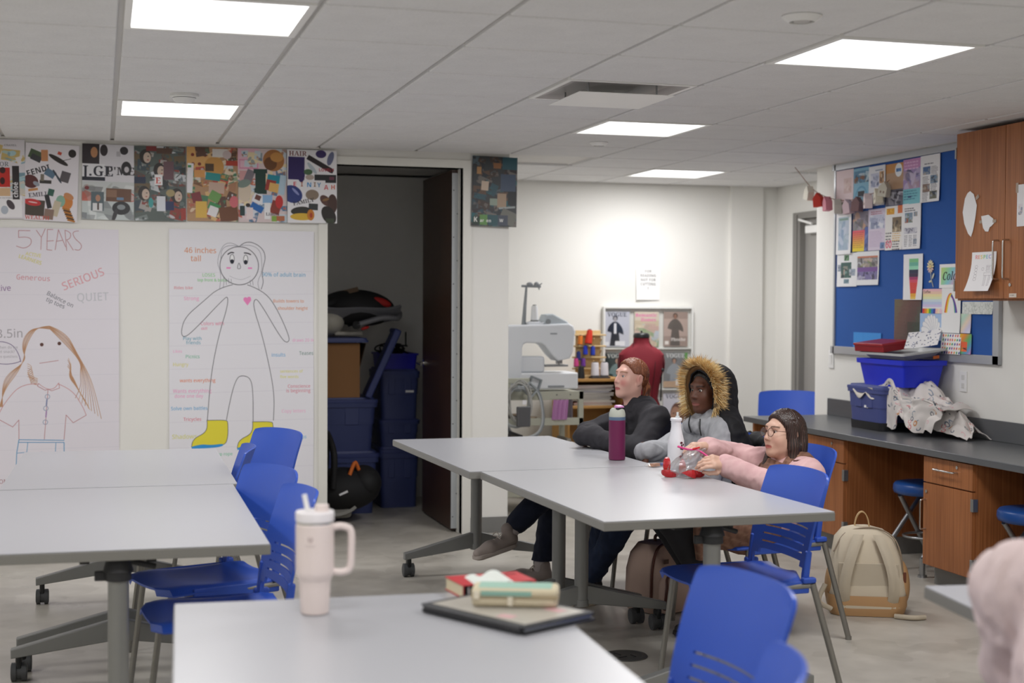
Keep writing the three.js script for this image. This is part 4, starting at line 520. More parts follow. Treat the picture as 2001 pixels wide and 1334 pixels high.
  const C = [
    ['magazine collage with teal and red scraps at the far left edge', -0.66, 0.34, 0.462, 2.186, (x) => { x.fillStyle = '#dcd8de'; x.fillRect(0, 0, W, H); scraps(x, W, H, ['#8fb4c4', '#a9c9cf', '#cfc8be', '#7a9aa8', '#c8b070', '#e4e0e2'], 26, 21); B(x, '#c42c24', 130, 160, 95, 110); E(x, '#3a1614', 190, 175, 14, 18); E(x, '#3a1614', 188, 235, 12, 20); B(x, '#d8b48c', 130, 275, 95, 46); B(x, '#efedf0', 130, 322, 150, 120); scraps(x, W, H * 0.98, ['#6c7c54', '#c8ccd4', '#443c3c'], 0, 3, [['VOGUE', 40, 0, 1, '#2c4f6c']]); [['OGUE', 40, 95, 40, '#2f5f84'], ['DIOR', 140, 152, 32, '#3a4048'], ['CHANEL', 200, 38, 15, '#4a484e'], ['LONDON VICTORIAN', 132, 336, 11, '#6c6870']].forEach(([s, a, b, p, c]) => { x.font = `${p}px serif`; x.fillStyle = c; x.fillText(s, a, b); }); x.save(); x.translate(262, 330); x.rotate(-1.57); x.fillStyle = '#2a2428'; x.fillRect(-10, -26, 190, 34); x.font = 'bold 34px sans-serif'; x.fillStyle = '#efedf0'; x.fillText('chloé', 0, 0); x.restore(); E(x, '#5c4a38', 150, 360, 12, 26, 0.4); E(x, '#4a4046', 225, 370, 16, 30, -0.5); E(x, '#b4bcc8', 195, 400, 18, 24); }],
    ['white collage with big black brand word and red lips', -0.345, 0.3, 0.452, 2.173, (x) => { x.fillStyle = '#e4e0e6'; x.fillRect(0, 0, W, H); B(x, '#4a5a40', 20, 42, 72, 52, 0.35); B(x, '#3c3c40', 30, 70, 60, 34, 0.4); B(x, '#c98a5c', 88, 36, 38, 66, -0.05); E(x, '#2a2422', 185, 90, 62, 14, 0.5); E(x, '#241e1c', 262, 48, 22, 24); B(x, '#2a2624', 208, 84, 50, 3, -0.3); B(x, '#c84c34', 180, 42, 22, 18, 0.3); x.save(); x.translate(14, 196); x.rotate(-0.35); x.font = 'bold 46px sans-serif'; x.fillStyle = '#17171c'; x.fillText('FENDI', 0, 0); x.restore(); B(x, '#5c7890', 112, 150, 58, 42, 0.5); B(x, '#5a5458', 200, 156, 52, 62, 0.25); E(x, '#3c4450', 170, 170, 26, 6, 1); E(x, '#3c4450', 190, 200, 30, 6, 1); B(x, '#3a3634', 84, 212, 66, 20); B(x, '#7c7468', 88, 178, 20, 40); E(x, '#5c2c2c', 34, 224, 44, 38, 0.4); E(x, '#9aa0ac', 66, 236, 20, 12, 0.5); B(x, '#c98c54', 22, 264, 54, 14, -0.2); x.font = 'bold 34px serif'; x.fillStyle = '#4c4452'; x.save(); x.translate(26, 318); x.rotate(-0.16); x.fillText('EMILIA', 0, 0); x.restore(); B(x, '#2f5c50', 132, 262, 34, 40, 0.2); B(x, '#2c2c30', 122, 296, 26, 80, -0.25); B(x, '#4c443c', 4, 330, 112, 92, 0.05); E(x, '#c93a3c', 48, 345, 48, 20, 0.12); E(x, '#e8c8c8', 50, 345, 26, 4, 0.12); E(x, '#d0803c', 240, 335, 34, 44); E(x, '#8cb4a0', 205, 330, 26, 34); E(x, '#c88a5c', 250, 300, 30, 18, 0.5); for (let k = 0; k < 7; k++) B(x, k % 2 ? '#5c3c1c' : '#b4742c', 216 + k * 5, 370 + k * 11, 44, 11, 0.2); B(x, '#c9bca4', 160, 330, 40, 90, 0.25); B(x, '#8c7468', 116, 380, 52, 60, 0.1); x.font = 'bold 30px serif'; x.fillStyle = '#c4544c'; x.fillText('WEALTH', 8, 444); }],
    ['black and white collage with cut-out ransom letters', -0.0235, 0.298, 0.447, 2.185, (x) => { x.fillStyle = '#d8d6dc'; x.fillRect(0, 0, W, H); B(x, '#2a2226', 0, 0, 98, 118); E(x, '#b9855c', 68, 50, 20, 32); E(x, '#2c2428', 124, 36, 22, 34); E(x, '#2a262a', 240, 34, 24, 24); B(x, '#b8b6bc', 196, 40, 24, 30); B(x, '#e4e4e8', 0, 118, 130, 100); B(x, '#1e2230', 0, 196, 132, 22); x.font = 'bold 84px serif'; x.fillStyle = '#1c1e2c'; x.fillText('J.GE', 4, 190); x.font = 'bold 66px serif'; x.fillStyle = '#26242a'; x.fillText("P'ME", 136, 180); E(x, '#1c1a1e', 254, 140, 30, 42); E(x, '#c8c4c8', 256, 146, 14, 18); photo(x, 0, 222, W, 120, ['#c8cccc', '#a9aeac', '#7c7f80', '#e0e2e2', '#c25a4c'], rng(8), 22); B(x, '#6c4a38', 138, 262, 146, 78, 0.02); B(x, '#8c6a54', 140, 270, 60, 44); B(x, '#6c8cac', 200, 314, 40, 16); photo(x, 0, 340, W, 110, ['#c4cccc', '#a4abac', '#dfe4e4', '#8a8f92'], rng(9), 20); B(x, '#5c6a70', 52, 284, 74, 114); E(x, '#b98a72', 92, 322, 14, 20); B(x, '#dfe0e2', 62, 352, 56, 46); B(x, '#4a3c38', 88, 352, 10, 40); E(x, '#2c2e32', 226, 378, 52, 40); E(x, '#8c9498', 226, 372, 24, 16); E(x, '#3c3c40', 190, 420, 12, 40, 0.3); E(x, '#7c3438', 28, 262, 13, 11); }],
    ['dense dark collage of portraits and figures', 0.2765, 0.301, 0.448, 2.184, (x) => { x.fillStyle = '#55605c'; x.fillRect(0, 0, W, H); scraps(x, W, H, ['#4c5a58', '#7a8482', '#2c3434', '#a9a4a0', '#5c4a44', '#8c3c34', '#c8ccd0', '#3c4a54', '#6c5c44'], 60, 31); for (const [a, b] of [[70, 70], [60, 290], [150, 150], [250, 300]]) { E(x, '#2c2624', a - 4, b - 6, 34, 44); E(x, '#cdb8a8', a + 6, b, 22, 32); E(x, '#a84440', a + 10, b + 14, 6, 3); E(x, '#2c2424', a + 12, b - 8, 5, 3); } B(x, '#7c2c2c', 70, 0, 60, 30); B(x, '#5a4034', 130, 10, 90, 34); B(x, '#6a4c54', 170, 90, 60, 110); B(x, '#202c48', 0, 186, 66, 40); B(x, '#202c58', 170, 330, 60, 54); E(x, '#a8986c', 210, 280, 26, 22); E(x, '#3c9c9c', 96, 340, 14, 30); B(x, '#a03c34', 270, 370, 30, 70); B(x, '#efeef0', 118, 170, 46, 64); x.font = 'bold 50px serif'; x.fillStyle = '#d0483c'; x.fillText('E', 122, 224); x.fillStyle = '#33333a'; x.fillText('R', 168, 238); B(x, '#d8dce4', 130, 300, 50, 90); }],
    ['warm collage of food and golden interiors', 0.585, 0.303, 0.447, 2.1895, (x) => { x.fillStyle = '#b08a66'; x.fillRect(0, 0, W, H); B(x, '#d9a866', 0, 0, 130, 130); for (const [a, b] of [[34, 48], [72, 48], [108, 50], [36, 104], [74, 104]]) E(x, '#7c2c20', a, b, 10, 10); scraps(x, W, H, ['#c48c4c', '#7a5438', '#d8b47c', '#5c4034', '#a87a5c', '#e0ccb0', '#4c7c5c', '#b84c3c', '#c8ccd0'], 46, 41); E(x, '#c8944c', 160, 120, 58, 62); B(x, '#4c3824', 108, 100, 50, 46); B(x, '#d8d4d0', 150, 10, 90, 50); E(x, '#c8b8b8', 236, 44, 26, 26); B(x, '#b03c28', 230, 80, 70, 30); for (const q of [266, 276, 286]) B(x, '#2c2428', q, 16, 4, 50); B(x, '#1c8c8c', 110, 156, 86, 46, 0.12); B(x, '#d89a54', 42, 140, 64, 44); B(x, '#c4a898', 128, 214, 92, 66, 0.06); B(x, '#7c2c34', 28, 276, 56, 60, -0.25); B(x, '#6c9c54', 130, 270, 66, 60, 0.5); B(x, '#3c8c54', 124, 340, 70, 44, 0.4); B(x, '#d8b04c', 50, 330, 66, 100); B(x, '#e4e2e4', 124, 360, 56, 60, 0.35); B(x, '#6c4024', 190, 360, 110, 90, -0.15); E(x, '#d06c74', 276, 330, 26, 36); B(x, '#e8e6ea', 0, 100, 36, 180, 0.05); B(x, '#3c8c4c', 6, 112, 20, 14); }],
    ['collage with pink frame, green jar and blue scraps', 0.885, 0.295, 0.449, 2.1895, (x) => { x.fillStyle = '#d8c8c8'; x.fillRect(0, 0, W, H); B(x, '#e4b8c8', 0, 0, 130, 130); B(x, '#d890ac', 8, 66, 116, 58); B(x, '#e4bccb', 14, 74, 104, 42); scraps(x, W, H, ['#e0ccd0', '#c8d4dc', '#a87a64', '#d8dce4', '#5c7c9c', '#c86c5c', '#e8d8b0'], 34, 51); B(x, '#d09c9c', 10, 136, 46, 70); B(x, '#7c747c', 46, 130, 50, 70, 0.4); E(x, '#a8703c', 220, 70, 66, 66); E(x, '#6c4424', 200, 90, 40, 40); E(x, '#c8904c', 240, 50, 40, 30); B(x, '#1c3c34', 106, 126, 64, 150); B(x, '#1c3c34', 96, 124, 84, 26); B(x, '#1c3c34', 100, 240, 76, 36); B(x, '#1c8ca0', 180, 160, 84, 48, 0.15); B(x, '#a03c34', 170, 190, 60, 66, 0.2); B(x, '#e0b468', 190, 210, 60, 54, 0.2); E(x, '#d8c8b4', 40, 260, 40, 66); E(x, '#7c8c84', 36, 214, 42, 24, -0.3); B(x, '#b4ccdc', 252, 160, 40, 120, 0.15); B(x, '#e8eaf0', 90, 280, 70, 54, 0.4); B(x, '#6c4038', 104, 284, 34, 30, 0.4); B(x, '#8cb4dc', 150, 282, 60, 50); B(x, '#2468b4', 74, 340, 80, 40, 0.5); B(x, '#8c3c30', 200, 318, 60, 80, 0.3); E(x, '#c43434', 252, 324, 24, 40); B(x, '#eeeef0', 160, 330, 36, 100); B(x, '#243c3c', 10, 350, 30, 60); B(x, '#e8d8d8', 50, 360, 40, 70); E(x, '#2c2424', 60, 346, 14, 12); B(x, '#84a848', 204, 410, 34, 34); B(x, '#b46c48', 234, 410, 50, 30); x.font = 'bold 26px serif'; x.fillStyle = '#33333c'; x.fillText('Limits', 168, 408); }],
    ['white collage with purple paint and a row of coloured letters', 1.187, 0.306, 0.449, 2.1905, (x) => { x.fillStyle = '#e8e7ea'; x.fillRect(0, 0, W, H); x.font = 'bold 40px serif'; x.fillStyle = '#6c2c2c'; x.fillText('HAIR', 10, 38); B(x, '#2c1c5c', 6, 44, 98, 140, 0.02); E(x, '#2c1c5c', 84, 150, 22, 50); B(x, '#2a2024', 112, 70, 170, 30, 0.52); B(x, '#2a2024', 240, 110, 40, 24, 0.5); x.font = 'bold 26px sans-serif'; x.fillStyle = '#b83444'; x.fillText('LOVELY', 190, 130); E(x, '#3a2c64', 204, 24, 32, 24); E(x, '#6a7090', 262, 50, 18, 44, 0.3); E(x, '#b8c4cc', 150, 112, 44, 12, 0.9); E(x, '#4c6c4c', 126, 136, 26, 18); E(x, '#b4a49a', 136, 168, 26, 16); B(x, '#26282a', 164, 150, 132, 36); B(x, '#26282a', 230, 180, 66, 20); B(x, '#6c3c4c', 254, 162, 30, 20); [['E', '#d04454', 34, 226], ['I', '#a8644c', 80, 226], ['N', '#2c88c8', 116, 228], ['I', '#8c6c4c', 158, 226], ['Y', '#5c8cb8', 180, 228], ['A', '#c8343c', 222, 242], ['H', '#d0644c', 262, 240]].forEach(([s, c, a, b]) => { x.font = 'bold 40px sans-serif'; x.fillStyle = c; x.fillText(s, a, b); }); E(x, '#2c3c7c', 30, 274, 62, 52, 0.5); E(x, '#8c94c8', 50, 258, 30, 8, 0.8); E(x, '#8c7c6c', 150, 276, 40, 32); x.font = 'bold 32px serif'; x.fillStyle = '#26242a'; x.save(); x.translate(36, 344); x.rotate(-0.22); x.fillText('FAMILY', 0, 0); x.restore(); B(x, '#3a3e40', 128, 330, 56, 40, 0.04); E(x, '#33332f', 80, 376, 60, 26, -0.1); E(x, '#d8b03c', 88, 412, 72, 22); E(x, '#c87c2c', 140, 400, 22, 34); E(x, '#b0442c', 142, 402, 9, 16); E(x, '#5c4038', 230, 310, 40, 26, 0.8); E(x, '#4a342e', 272, 330, 30, 60); E(x, '#2c2826', 250, 400, 40, 60, -0.5); B(x, '#3c4434', 232, 420, 50, 28); E(x, '#8c6a44', 232, 304, 22, 8, -0.3); }],
    ['dark teal and brown collage on the wall right of the closet door', 2.3515, 0.297, 0.445, 2.19, (x) => { x.fillStyle = '#2c3034'; x.fillRect(0, 0, W, H); scraps(x, W, H, ['#2c2428', '#244c58', '#3c2c24', '#4c5c64', '#1c242c', '#6c6660', '#1c5c64', '#5c4434'], 46, 61); B(x, '#3c4c64', 190, 110, 100, 110); B(x, '#20505c', 200, 0, 100, 80); B(x, '#c8b4a0', 62, 160, 48, 60, 0.06); B(x, '#b08454', 30, 70, 30, 46); B(x, '#8c5c34', 140, 40, 50, 36); B(x, '#8c9a8c', 120, 270, 56, 44); B(x, '#a48c74', 170, 236, 60, 90); B(x, '#0c1418', 240, 220, 60, 90); B(x, '#9ca4a4', 180, 320, 110, 12, -0.1); B(x, '#6c6c64', 190, 344, 106, 90, 0.4); B(x, '#5c8c48', 56, 376, 50, 66); B(x, '#1c4c54', 110, 376, 66, 66); B(x, '#3c4454', 176, 376, 66, 66); B(x, '#1c3428', 10, 390, 46, 50); x.font = 'bold 44px sans-serif'; x.fillStyle = '#e4e4e0'; x.fillText('K', 14, 424); x.font = 'bold 28px sans-serif'; x.fillText('ar  en', 56, 424); x.fillText('W', 186, 420); }],
  ];
  C.forEach(([label, cx, w, h, cy, draw], k) => { const o = flat('magazine_collage', label, 'collage poster', sheet(w, h, (u, v) => 0.004 + 0.01 * Math.pow(1 - v, 2) * (k % 3 ? u : 1 - u), 4, 6), paperMat(canvasTex(W, H, draw), 0.45), [cx, cy, wallD - (k > 5 ? 0.018 : 0.004)], 0, 'magazine collages along the ceiling'); o.rotation.z = [0.02, -0.035, -0.01, 0.005, 0.005, 0.01, 0.005, -0.02][k]; });
}

// ---------------------------------------------------------------- storage closet contents
const M2 = { toteBlue: std(0x3b4678, 0.5), toteBlueLid: std(0x39447a, 0.5), boxBlue: std(0x2020a8, 0.45), cardboard: std(0x9b7048, 0.85), black: std(0x141416, 0.75), greyPlastic: std(0x77787c, 0.5), palePlastic: std(0xb4b0a4, 0.55), red: std(0xb01c18, 0.7), orange: std(0xd8702c, 0.7) };
function tote(label, x, y, d, w, h, dp, mats, { lid = true, turn = 0, group, name = 'storage_tote' } = {}) {
  const t = thing(name, label, 'storage bin', [x, y, d], turn, group), a = w / 2, b = dp / 2, r = 0.035;
  obj('bin', [loft([[0, a * 0.86, b * 0.86, r], [h * 0.5, a * 0.9, b * 0.9, r], [h * 0.5, a * 0.915, b * 0.915, r], [h * 0.82, a * 0.94, b * 0.94, r], [h * 0.82, a * 0.985, b * 0.985, r], [h * 0.9, a * 0.99, b * 0.99, r], [h * 0.9, a * 0.955, b * 0.955, r], [h * 0.89, a * 0.93, b * 0.93, r], [0.012, a * 0.83, b * 0.83, r]], 4),
    rbox(0.012, h * 0.34, dp * 0.16, 0.005, -a * 0.915, h * 0.66, -b * 0.3), rbox(0.012, h * 0.34, dp * 0.16, 0.005, -a * 0.915, h * 0.66, b * 0.3), rbox(w * 0.16, h * 0.34, 0.012, 0.005, -a * 0.4, h * 0.66, b * 0.915), rbox(w * 0.16, h * 0.34, 0.012, 0.005, a * 0.4, h * 0.66, b * 0.915)], mats[0], t);
  if (lid) obj('lid', loft([[h * 0.9, a, b, r], [h * 0.9 + 0.004, a * 1.005, b * 1.005, r], [h * 0.96, a, b, r], [h * 0.965, a * 0.93, b * 0.93, r], [h, a * 0.91, b * 0.91, r]], 4), mats[1], t);
  return t;
}
{
  const g = 'blue totes in the closet', tm = [M2.toteBlue, M2.toteBlueLid];
  tote('dark blue tote on the closet floor behind the car seat', 1.5, 0, 5.55, 0.62, 0.44, 0.46, tm, { group: g });
  tote('dark blue tote carrying the cardboard box', 1.49, 0.44, 5.55, 0.62, 0.375, 0.46, tm, { group: g });
  tote('dark blue tote at the bottom of the stack beside the closet door', 2.0, 0, 5.78, 0.3, 0.44, 0.46, tm, { group: g });
  tote('dark blue tote in the middle of the stack beside the closet door', 2.0, 0.44, 5.78, 0.3, 0.2, 0.46, tm, { group: g });
  const tt = tote('dark blue tote with white label high in the stack beside the closet door', 2.0, 0.64, 5.78, 0.3, 0.36, 0.46, tm, { group: g });
  obj('label_sticker', box(0.06, 0.016, 0.002, 0.07, 0.2, 0.222), plainPaper, tt);
  const cb = thing('cardboard_box', 'brown cardboard box on the tote in the closet', 'box', [1.44, 0.815, 5.52]);
  obj('carton', rbox(0.46, 0.38, 0.36, 0.004, 0, 0.19, 0), M2.cardboard, cb); obj('flap', box(0.34, 0.004, 0.1, 0.0, 0.37, 0.03, 0.02), M2.cardboard, cb); obj('side_flap', mv(box(0.004, 0.2, 0.3), 0.255, 0.28, -0.02, 0, 0, -0.25), std(0x4a3a2c, 0.85), cb);
  const ld = thing('bin_lid', 'blue tote lid resting on the cardboard box', 'lid', [1.45, 1.2, 5.5]); obj('panel', loft([[0, 0.27, 0.2, 0.03], [0.012, 0.272, 0.2, 0.03], [0.03, 0.265, 0.195, 0.03], [0.035, 0.24, 0.17, 0.03]], 4), M2.toteBlueLid, ld); obj('rim', loft([[0.0, 0.276, 0.206, 0.03], [0.016, 0.276, 0.206, 0.03]], 4), M2.toteBlue, ld);
  const ln = thing('bin_lid', 'blue tote lid leaning on edge between the two closet stacks', 'lid', [1.83, 0.82, 5.41]); const lp = obj('panel', [rbox(0.03, 0.5, 0.2, 0.012), rbox(0.05, 0.52, 0.03, 0.012, 0, 0, 0.09), rbox(0.05, 0.03, 0.2, 0.012, 0, 0.25, 0)], M2.toteBlueLid, ln); lp.position.set(0, 0.23, 0); lp.rotation.z = -0.43;
  const bb = thing('open_box', 'deep blue open box of cables on the closet stack', 'box', [2.0, 1.0, 5.76]); obj('bin', loft([[0, 0.12, 0.18, 0.02], [0.1, 0.13, 0.19, 0.02], [0.1, 0.14, 0.2, 0.02], [0.112, 0.14, 0.2, 0.02], [0.112, 0.128, 0.186, 0.02], [0.02, 0.115, 0.17, 0.02]], 4), M2.boxBlue, bb);
  const r = rng(77), wires = []; for (let k = 0; k < 8; k++) wires.push(tube(Array.from({ length: 6 }, (_, i) => [(r() - 0.5) * 0.22, 0.08 + r() * 0.1 + (k === 7 ? i * 0.02 : 0), (r() - 0.5) * 0.3]), 0.006, 6));
  tag(obj('cable_bundle', wires, M2.black), 'tangle of black cables in the deep blue closet box', 'cables').position.set(2.0, 1.0, -5.76);
  // car seat on the box
  const s = thing('car_seat', 'infant car seat with grey shell and red trim on top of the cardboard box', 'car seat', [1.66, 1.24, 5.5], 0, 'infant car seats');
  obj('shell', [mv(shell(lin(-1, 1, 14), lin(0, 1, 14), (u, v) => { const a = lerp(-0.28, 0.3, v); return [a, 0.06 + 0.05 * Math.sin(v * 3.1) + 0.09 * u * u + 0.07 * Math.pow(Math.abs(2 * v - 1), 3), u * 0.16]; }, 0.02), 0, 0, 0)], M2.greyPlastic, s);
  obj('base_skid', [mv(sph(1, 0, 0, 0, 0.12, 0.1, 0.15, 20), -0.2, 0.1, 0.02), rbox(0.2, 0.03, 0.2, 0.012, -0.06, 0.02, 0)], M2.palePlastic, s);
  obj('cushion', [mv(sph(1, 0, 0, 0, 0.27, 0.13, 0.15, 24), 0.02, 0.2, 0, 0, 0, -0.06), mv(sph(1, 0, 0, 0, 0.14, 0.06, 0.15), -0.22, 0.22, 0, 0, 0, 0.4)], M2.black, s);
  obj('carry_handle', tube([[-0.02, 0.08, 0.175], [0.16, 0.13, 0.178], [0.28, 0.13, 0.14], [0.315, 0.17, 0], [0.28, 0.13, -0.14], [0.16, 0.13, -0.178], [-0.02, 0.08, -0.175]], 0.02, 10, 50), M2.greyPlastic, s);
  obj('pivot', [cyl(0.028, 0.028, 0.02, -0.02, 0.08, 0.185, Math.PI / 2)], M2.black, s);
  obj('trim', [mv(sph(1, 0, 0, 0, 0.075, 0.03, 0.02), 0.17, 0.24, 0.1, 0, 0, -0.3), mv(sph(1, 0, 0, 0, 0.03, 0.011, 0.01), 0.04, 0.06, 0.19, 0, 0, 0.3)], M2.red, s);
  obj('sticker', mv(box(0.15, 0.002, 0.06), -0.06, 0.315, 0.06, 0.5, 0, 0.28), std(0x8a7560, 0.7), s);
  const q = thing('car_seat', 'black infant car seat with carry handle on the closet floor', 'car seat', [1.42, 0, 5.0], 0, 'infant car seats');
  obj('base', [mv(shell(lin(-1, 1, 10), lin(0, 1, 10), (u, v) => [lerp(-0.2, 0.14, v), 0.04 + 0.05 * Math.pow(Math.abs(2 * v - 1), 3) + 0.03 * u * u, u * 0.14], 0.02), 0, 0, 0), rbox(0.3, 0.08, 0.24, 0.03, -0.03, 0.08, 0)], std(0x8f8d86, 0.5), q);
  obj('shell', [mv(sph(1, 0, 0, 0, 0.27, 0.15, 0.19, 24), 0.06, 0.22, 0, 0, 0, 0.05), mv(sph(1, 0, 0, 0, 0.12, 0.11, 0.17), 0.22, 0.27, 0, 0, 0, -0.5)], M2.black, q);
  obj('carry_handle', tube([[-0.02, 0.25, 0.19], [-0.01, 0.46, 0.17], [-0.03, 0.58, 0.08], [-0.035, 0.59, -0.05], [-0.01, 0.46, -0.17], [-0.02, 0.25, -0.19]], 0.022, 10, 50), M2.black, q);
  obj('harness', [tube([[-0.1, 0.32, 0.1], [-0.08, 0.37, 0.11], [-0.09, 0.42, 0.1]], 0.012, 6), tube([[0.1, 0.33, 0.12], [0.14, 0.41, 0.1], [0.17, 0.36, 0.08]], 0.014, 6)], M2.orange, q);
  obj('sticker', mv(box(0.06, 0.014, 0.002), 0.05, 0.22, 0.19, 0, 0, 0.4), plainPaper, q);
}
// ---------------------------------------------------------------- things on the counter
{
  const t = tote('slate blue tote with black corners on the counter', 4.525, 0.728, 3.17, 0.34, 0.27, 0.42, [std(0x46508a, 0.5), std(0x4a5590, 0.5)], { group: 'bins on the counter', lid: true });
  obj('corner_guard', [loft([[0.001, 0.151, 0.186, 0.035, 0, 0], [0.05, 0.153, 0.19, 0.035]], 4, true, false)], std(0x16171a, 0.5), t);
  obj('label_sticker', [box(0.002, 0.014, 0.045, -0.16, 0.14, 0.03)], plainPaper, t);
  const bb = thing('storage_bin', 'bright royal blue open bin on top of the slate blue tote', 'storage bin', [4.53, 0.998, 3.03], 0, 'bins on the counter');
  obj('bin', [loft([[0, 0.115, 0.225, 0.012], [0.13, 0.133, 0.253, 0.012], [0.13, 0.148, 0.268, 0.014], [0.158, 0.15, 0.27, 0.014], [0.158, 0.135, 0.255, 0.012], [0.02, 0.108, 0.215, 0.012]], 3)], std(0x1a2fd0, 0.38), bb);
  const gl = thing('bin_lid', 'pale grey plastic tray set tilted in the royal blue bin', 'tray', [4.54, 1.156, 3.03]);
  const gp = obj('tray', [loft([[0, 0.1, 0.2, 0.02], [0.03, 0.125, 0.235, 0.02], [0.03, 0.145, 0.255, 0.02], [0.042, 0.147, 0.257, 0.02], [0.042, 0.13, 0.24, 0.02], [0.02, 0.11, 0.21, 0.02]], 3)], std(0xc9ccca, 0.45), gl); gp.rotation.z = 0.12; gp.position.y = 0.012;
  obj('orange_sticker', mv(box(0.04, 0.018, 0.002), 0.08, 0.02, 0.236, 0.2, 0, 0.12), M2.orange, gl);
  const rb = thing('red_box', 'flat dark red box lying on the grey tray', 'box', [4.49, 1.205, 3.17], 0.1);
  const rr = obj('box', rbox(0.2, 0.05, 0.29, 0.004, 0, 0.028, 0), std(0x8e1420, 0.4), rb); rr.rotation.z = 0.12; const rl = obj('lid', rbox(0.204, 0.016, 0.294, 0.004, -0.004, 0.047, 0), std(0x9c1a26, 0.35), rb); rl.rotation.z = 0.12;
  const pp = flat('printed_paper', 'white sheet of small dark prints resting on the grey tray', 'paper', sheet(0.2, 0.15, (u, v) => 0.02 * u * u, 6, 4), paperMat(canvasTex(256, 192, (x, w, h) => { x.fillStyle = '#f0eff0'; x.fillRect(0, 0, w, h); const r = rng(5); for (let k = 0; k < 60; k++) { x.fillStyle = ['#4a5484', '#8a90ac', '#2c3454'][k % 3]; x.beginPath(); x.ellipse(r() * w, r() * h, 4, 7, r() * 3, 0, 7); x.fill(); } })), [4.6, 1.275, 2.9], -0.8); pp.rotation.set(-0.9, -0.9, 0.1, 'YXZ');
  // crumpled blanket: heap and drape
  const tBl = canvasTex(512, 512, (x, w, h) => { x.fillStyle = '#dcd6d2'; x.fillRect(0, 0, w, h); const r = rng(19); for (let k = 0; k < 110; k++) { x.strokeStyle = ['#d08a8c', '#6d7480', '#c98c5c', '#8c98a8', '#e0b4b8', '#4c5460'][k % 6]; x.lineWidth = 4 + r() * 4; x.beginPath(); const a = r() * w, b = r() * h; x.arc(a, b, 8 + r() * 7, r() * 6, r() * 6 + 2.2); x.stroke(); } });
  const bm = std(0xffffff, 0.9, { map: tBl });
  const fold = (a, b, s) => Math.abs(Math.sin(a * 3.1 + 1.7 * n3(a * 2.2 + s, b * 2.4, s))) * 0.6 + n3(a * 6 + s, b * 6, s) * 0.4;
  const bl = thing('blanket', 'crumpled white baby blanket with small animal prints heaped on the counter', 'blanket', [0, 0, 0]);
  obj('drape', shell(lin(0, 1, 44), lin(0, 1, 40), (u, v) => { const d = lerp(3.02, 2.52, u), top = 0.985 - 0.1 * u * u + 0.03 * Math.sin(u * 9), k = clamp(v, 0, 1), f = fold(u * 2.4, k * 1.6, 3) * 0.05; const ang = k * 2.6, x = 4.4 + 0.02 * Math.sin(u * 7) - f * 0.6 + (k > 0.55 ? (k - 0.55) * 0.56 : 0) + 0.03 * u; const hem = 0.75 + 0.07 * smooth(0.25, 0.4, u) * (1 - smooth(0.5, 0.62, u)) + 0.012 * Math.sin(u * 23); const y = k < 0.55 ? lerp(hem, top, Math.sin(k / 0.55 * Math.PI / 2)) : top + 0.02 * Math.sin((k - 0.55) * 7 + u * 5) - (k - 0.55) * 0.1; return [Math.min(x, 4.69), y + f * 0.5, -(d - 0.08 * Math.sin(k * 3) * (u > 0.5 ? 1 : -0.2))]; }, 0.004), bm, bl);
  obj('heap', shell(lin(0, 1, 44), lin(0, 1, 36), (u, v) => { const k = clamp(v, 0, 1), e = clamp(u, 0, 1), d = lerp(2.82, 2.36, e), hgt = (0.26 * Math.pow(1 - e, 0.8) * (1 - 0.25 * e) + 0.05) * Math.pow(Math.sin(Math.PI * (0.06 + 0.88 * k)), 0.7), f = fold(e * 3.2, k * 2.2, 11) * 0.055 * (0.35 + 0.65 * Math.sin(Math.PI * k)); return [lerp(4.43 + 0.1 * e, 4.69, k) - f * 0.4, 0.735 + Math.max(0, hgt - 0.02 + f), -(d + 0.03 * Math.sin(k * 6 + e * 4))]; }, 0.004), bm, bl);
  tag(obj('cloth_scrap', shell(lin(0, 1, 14), lin(0, 1, 10), (u, v) => [4.365 - 0.012 * Math.sin(v * 5 + u * 3), 0.955 + 0.03 * v - 0.04 * (1 - v) * Math.abs(Math.sin(u * 5)), -lerp(3.28, 3.05, u)], 0.003), std(0xd9d2c8, 0.9)), 'bit of pale cloth poking out under the slate blue tote lid', 'cloth');
}

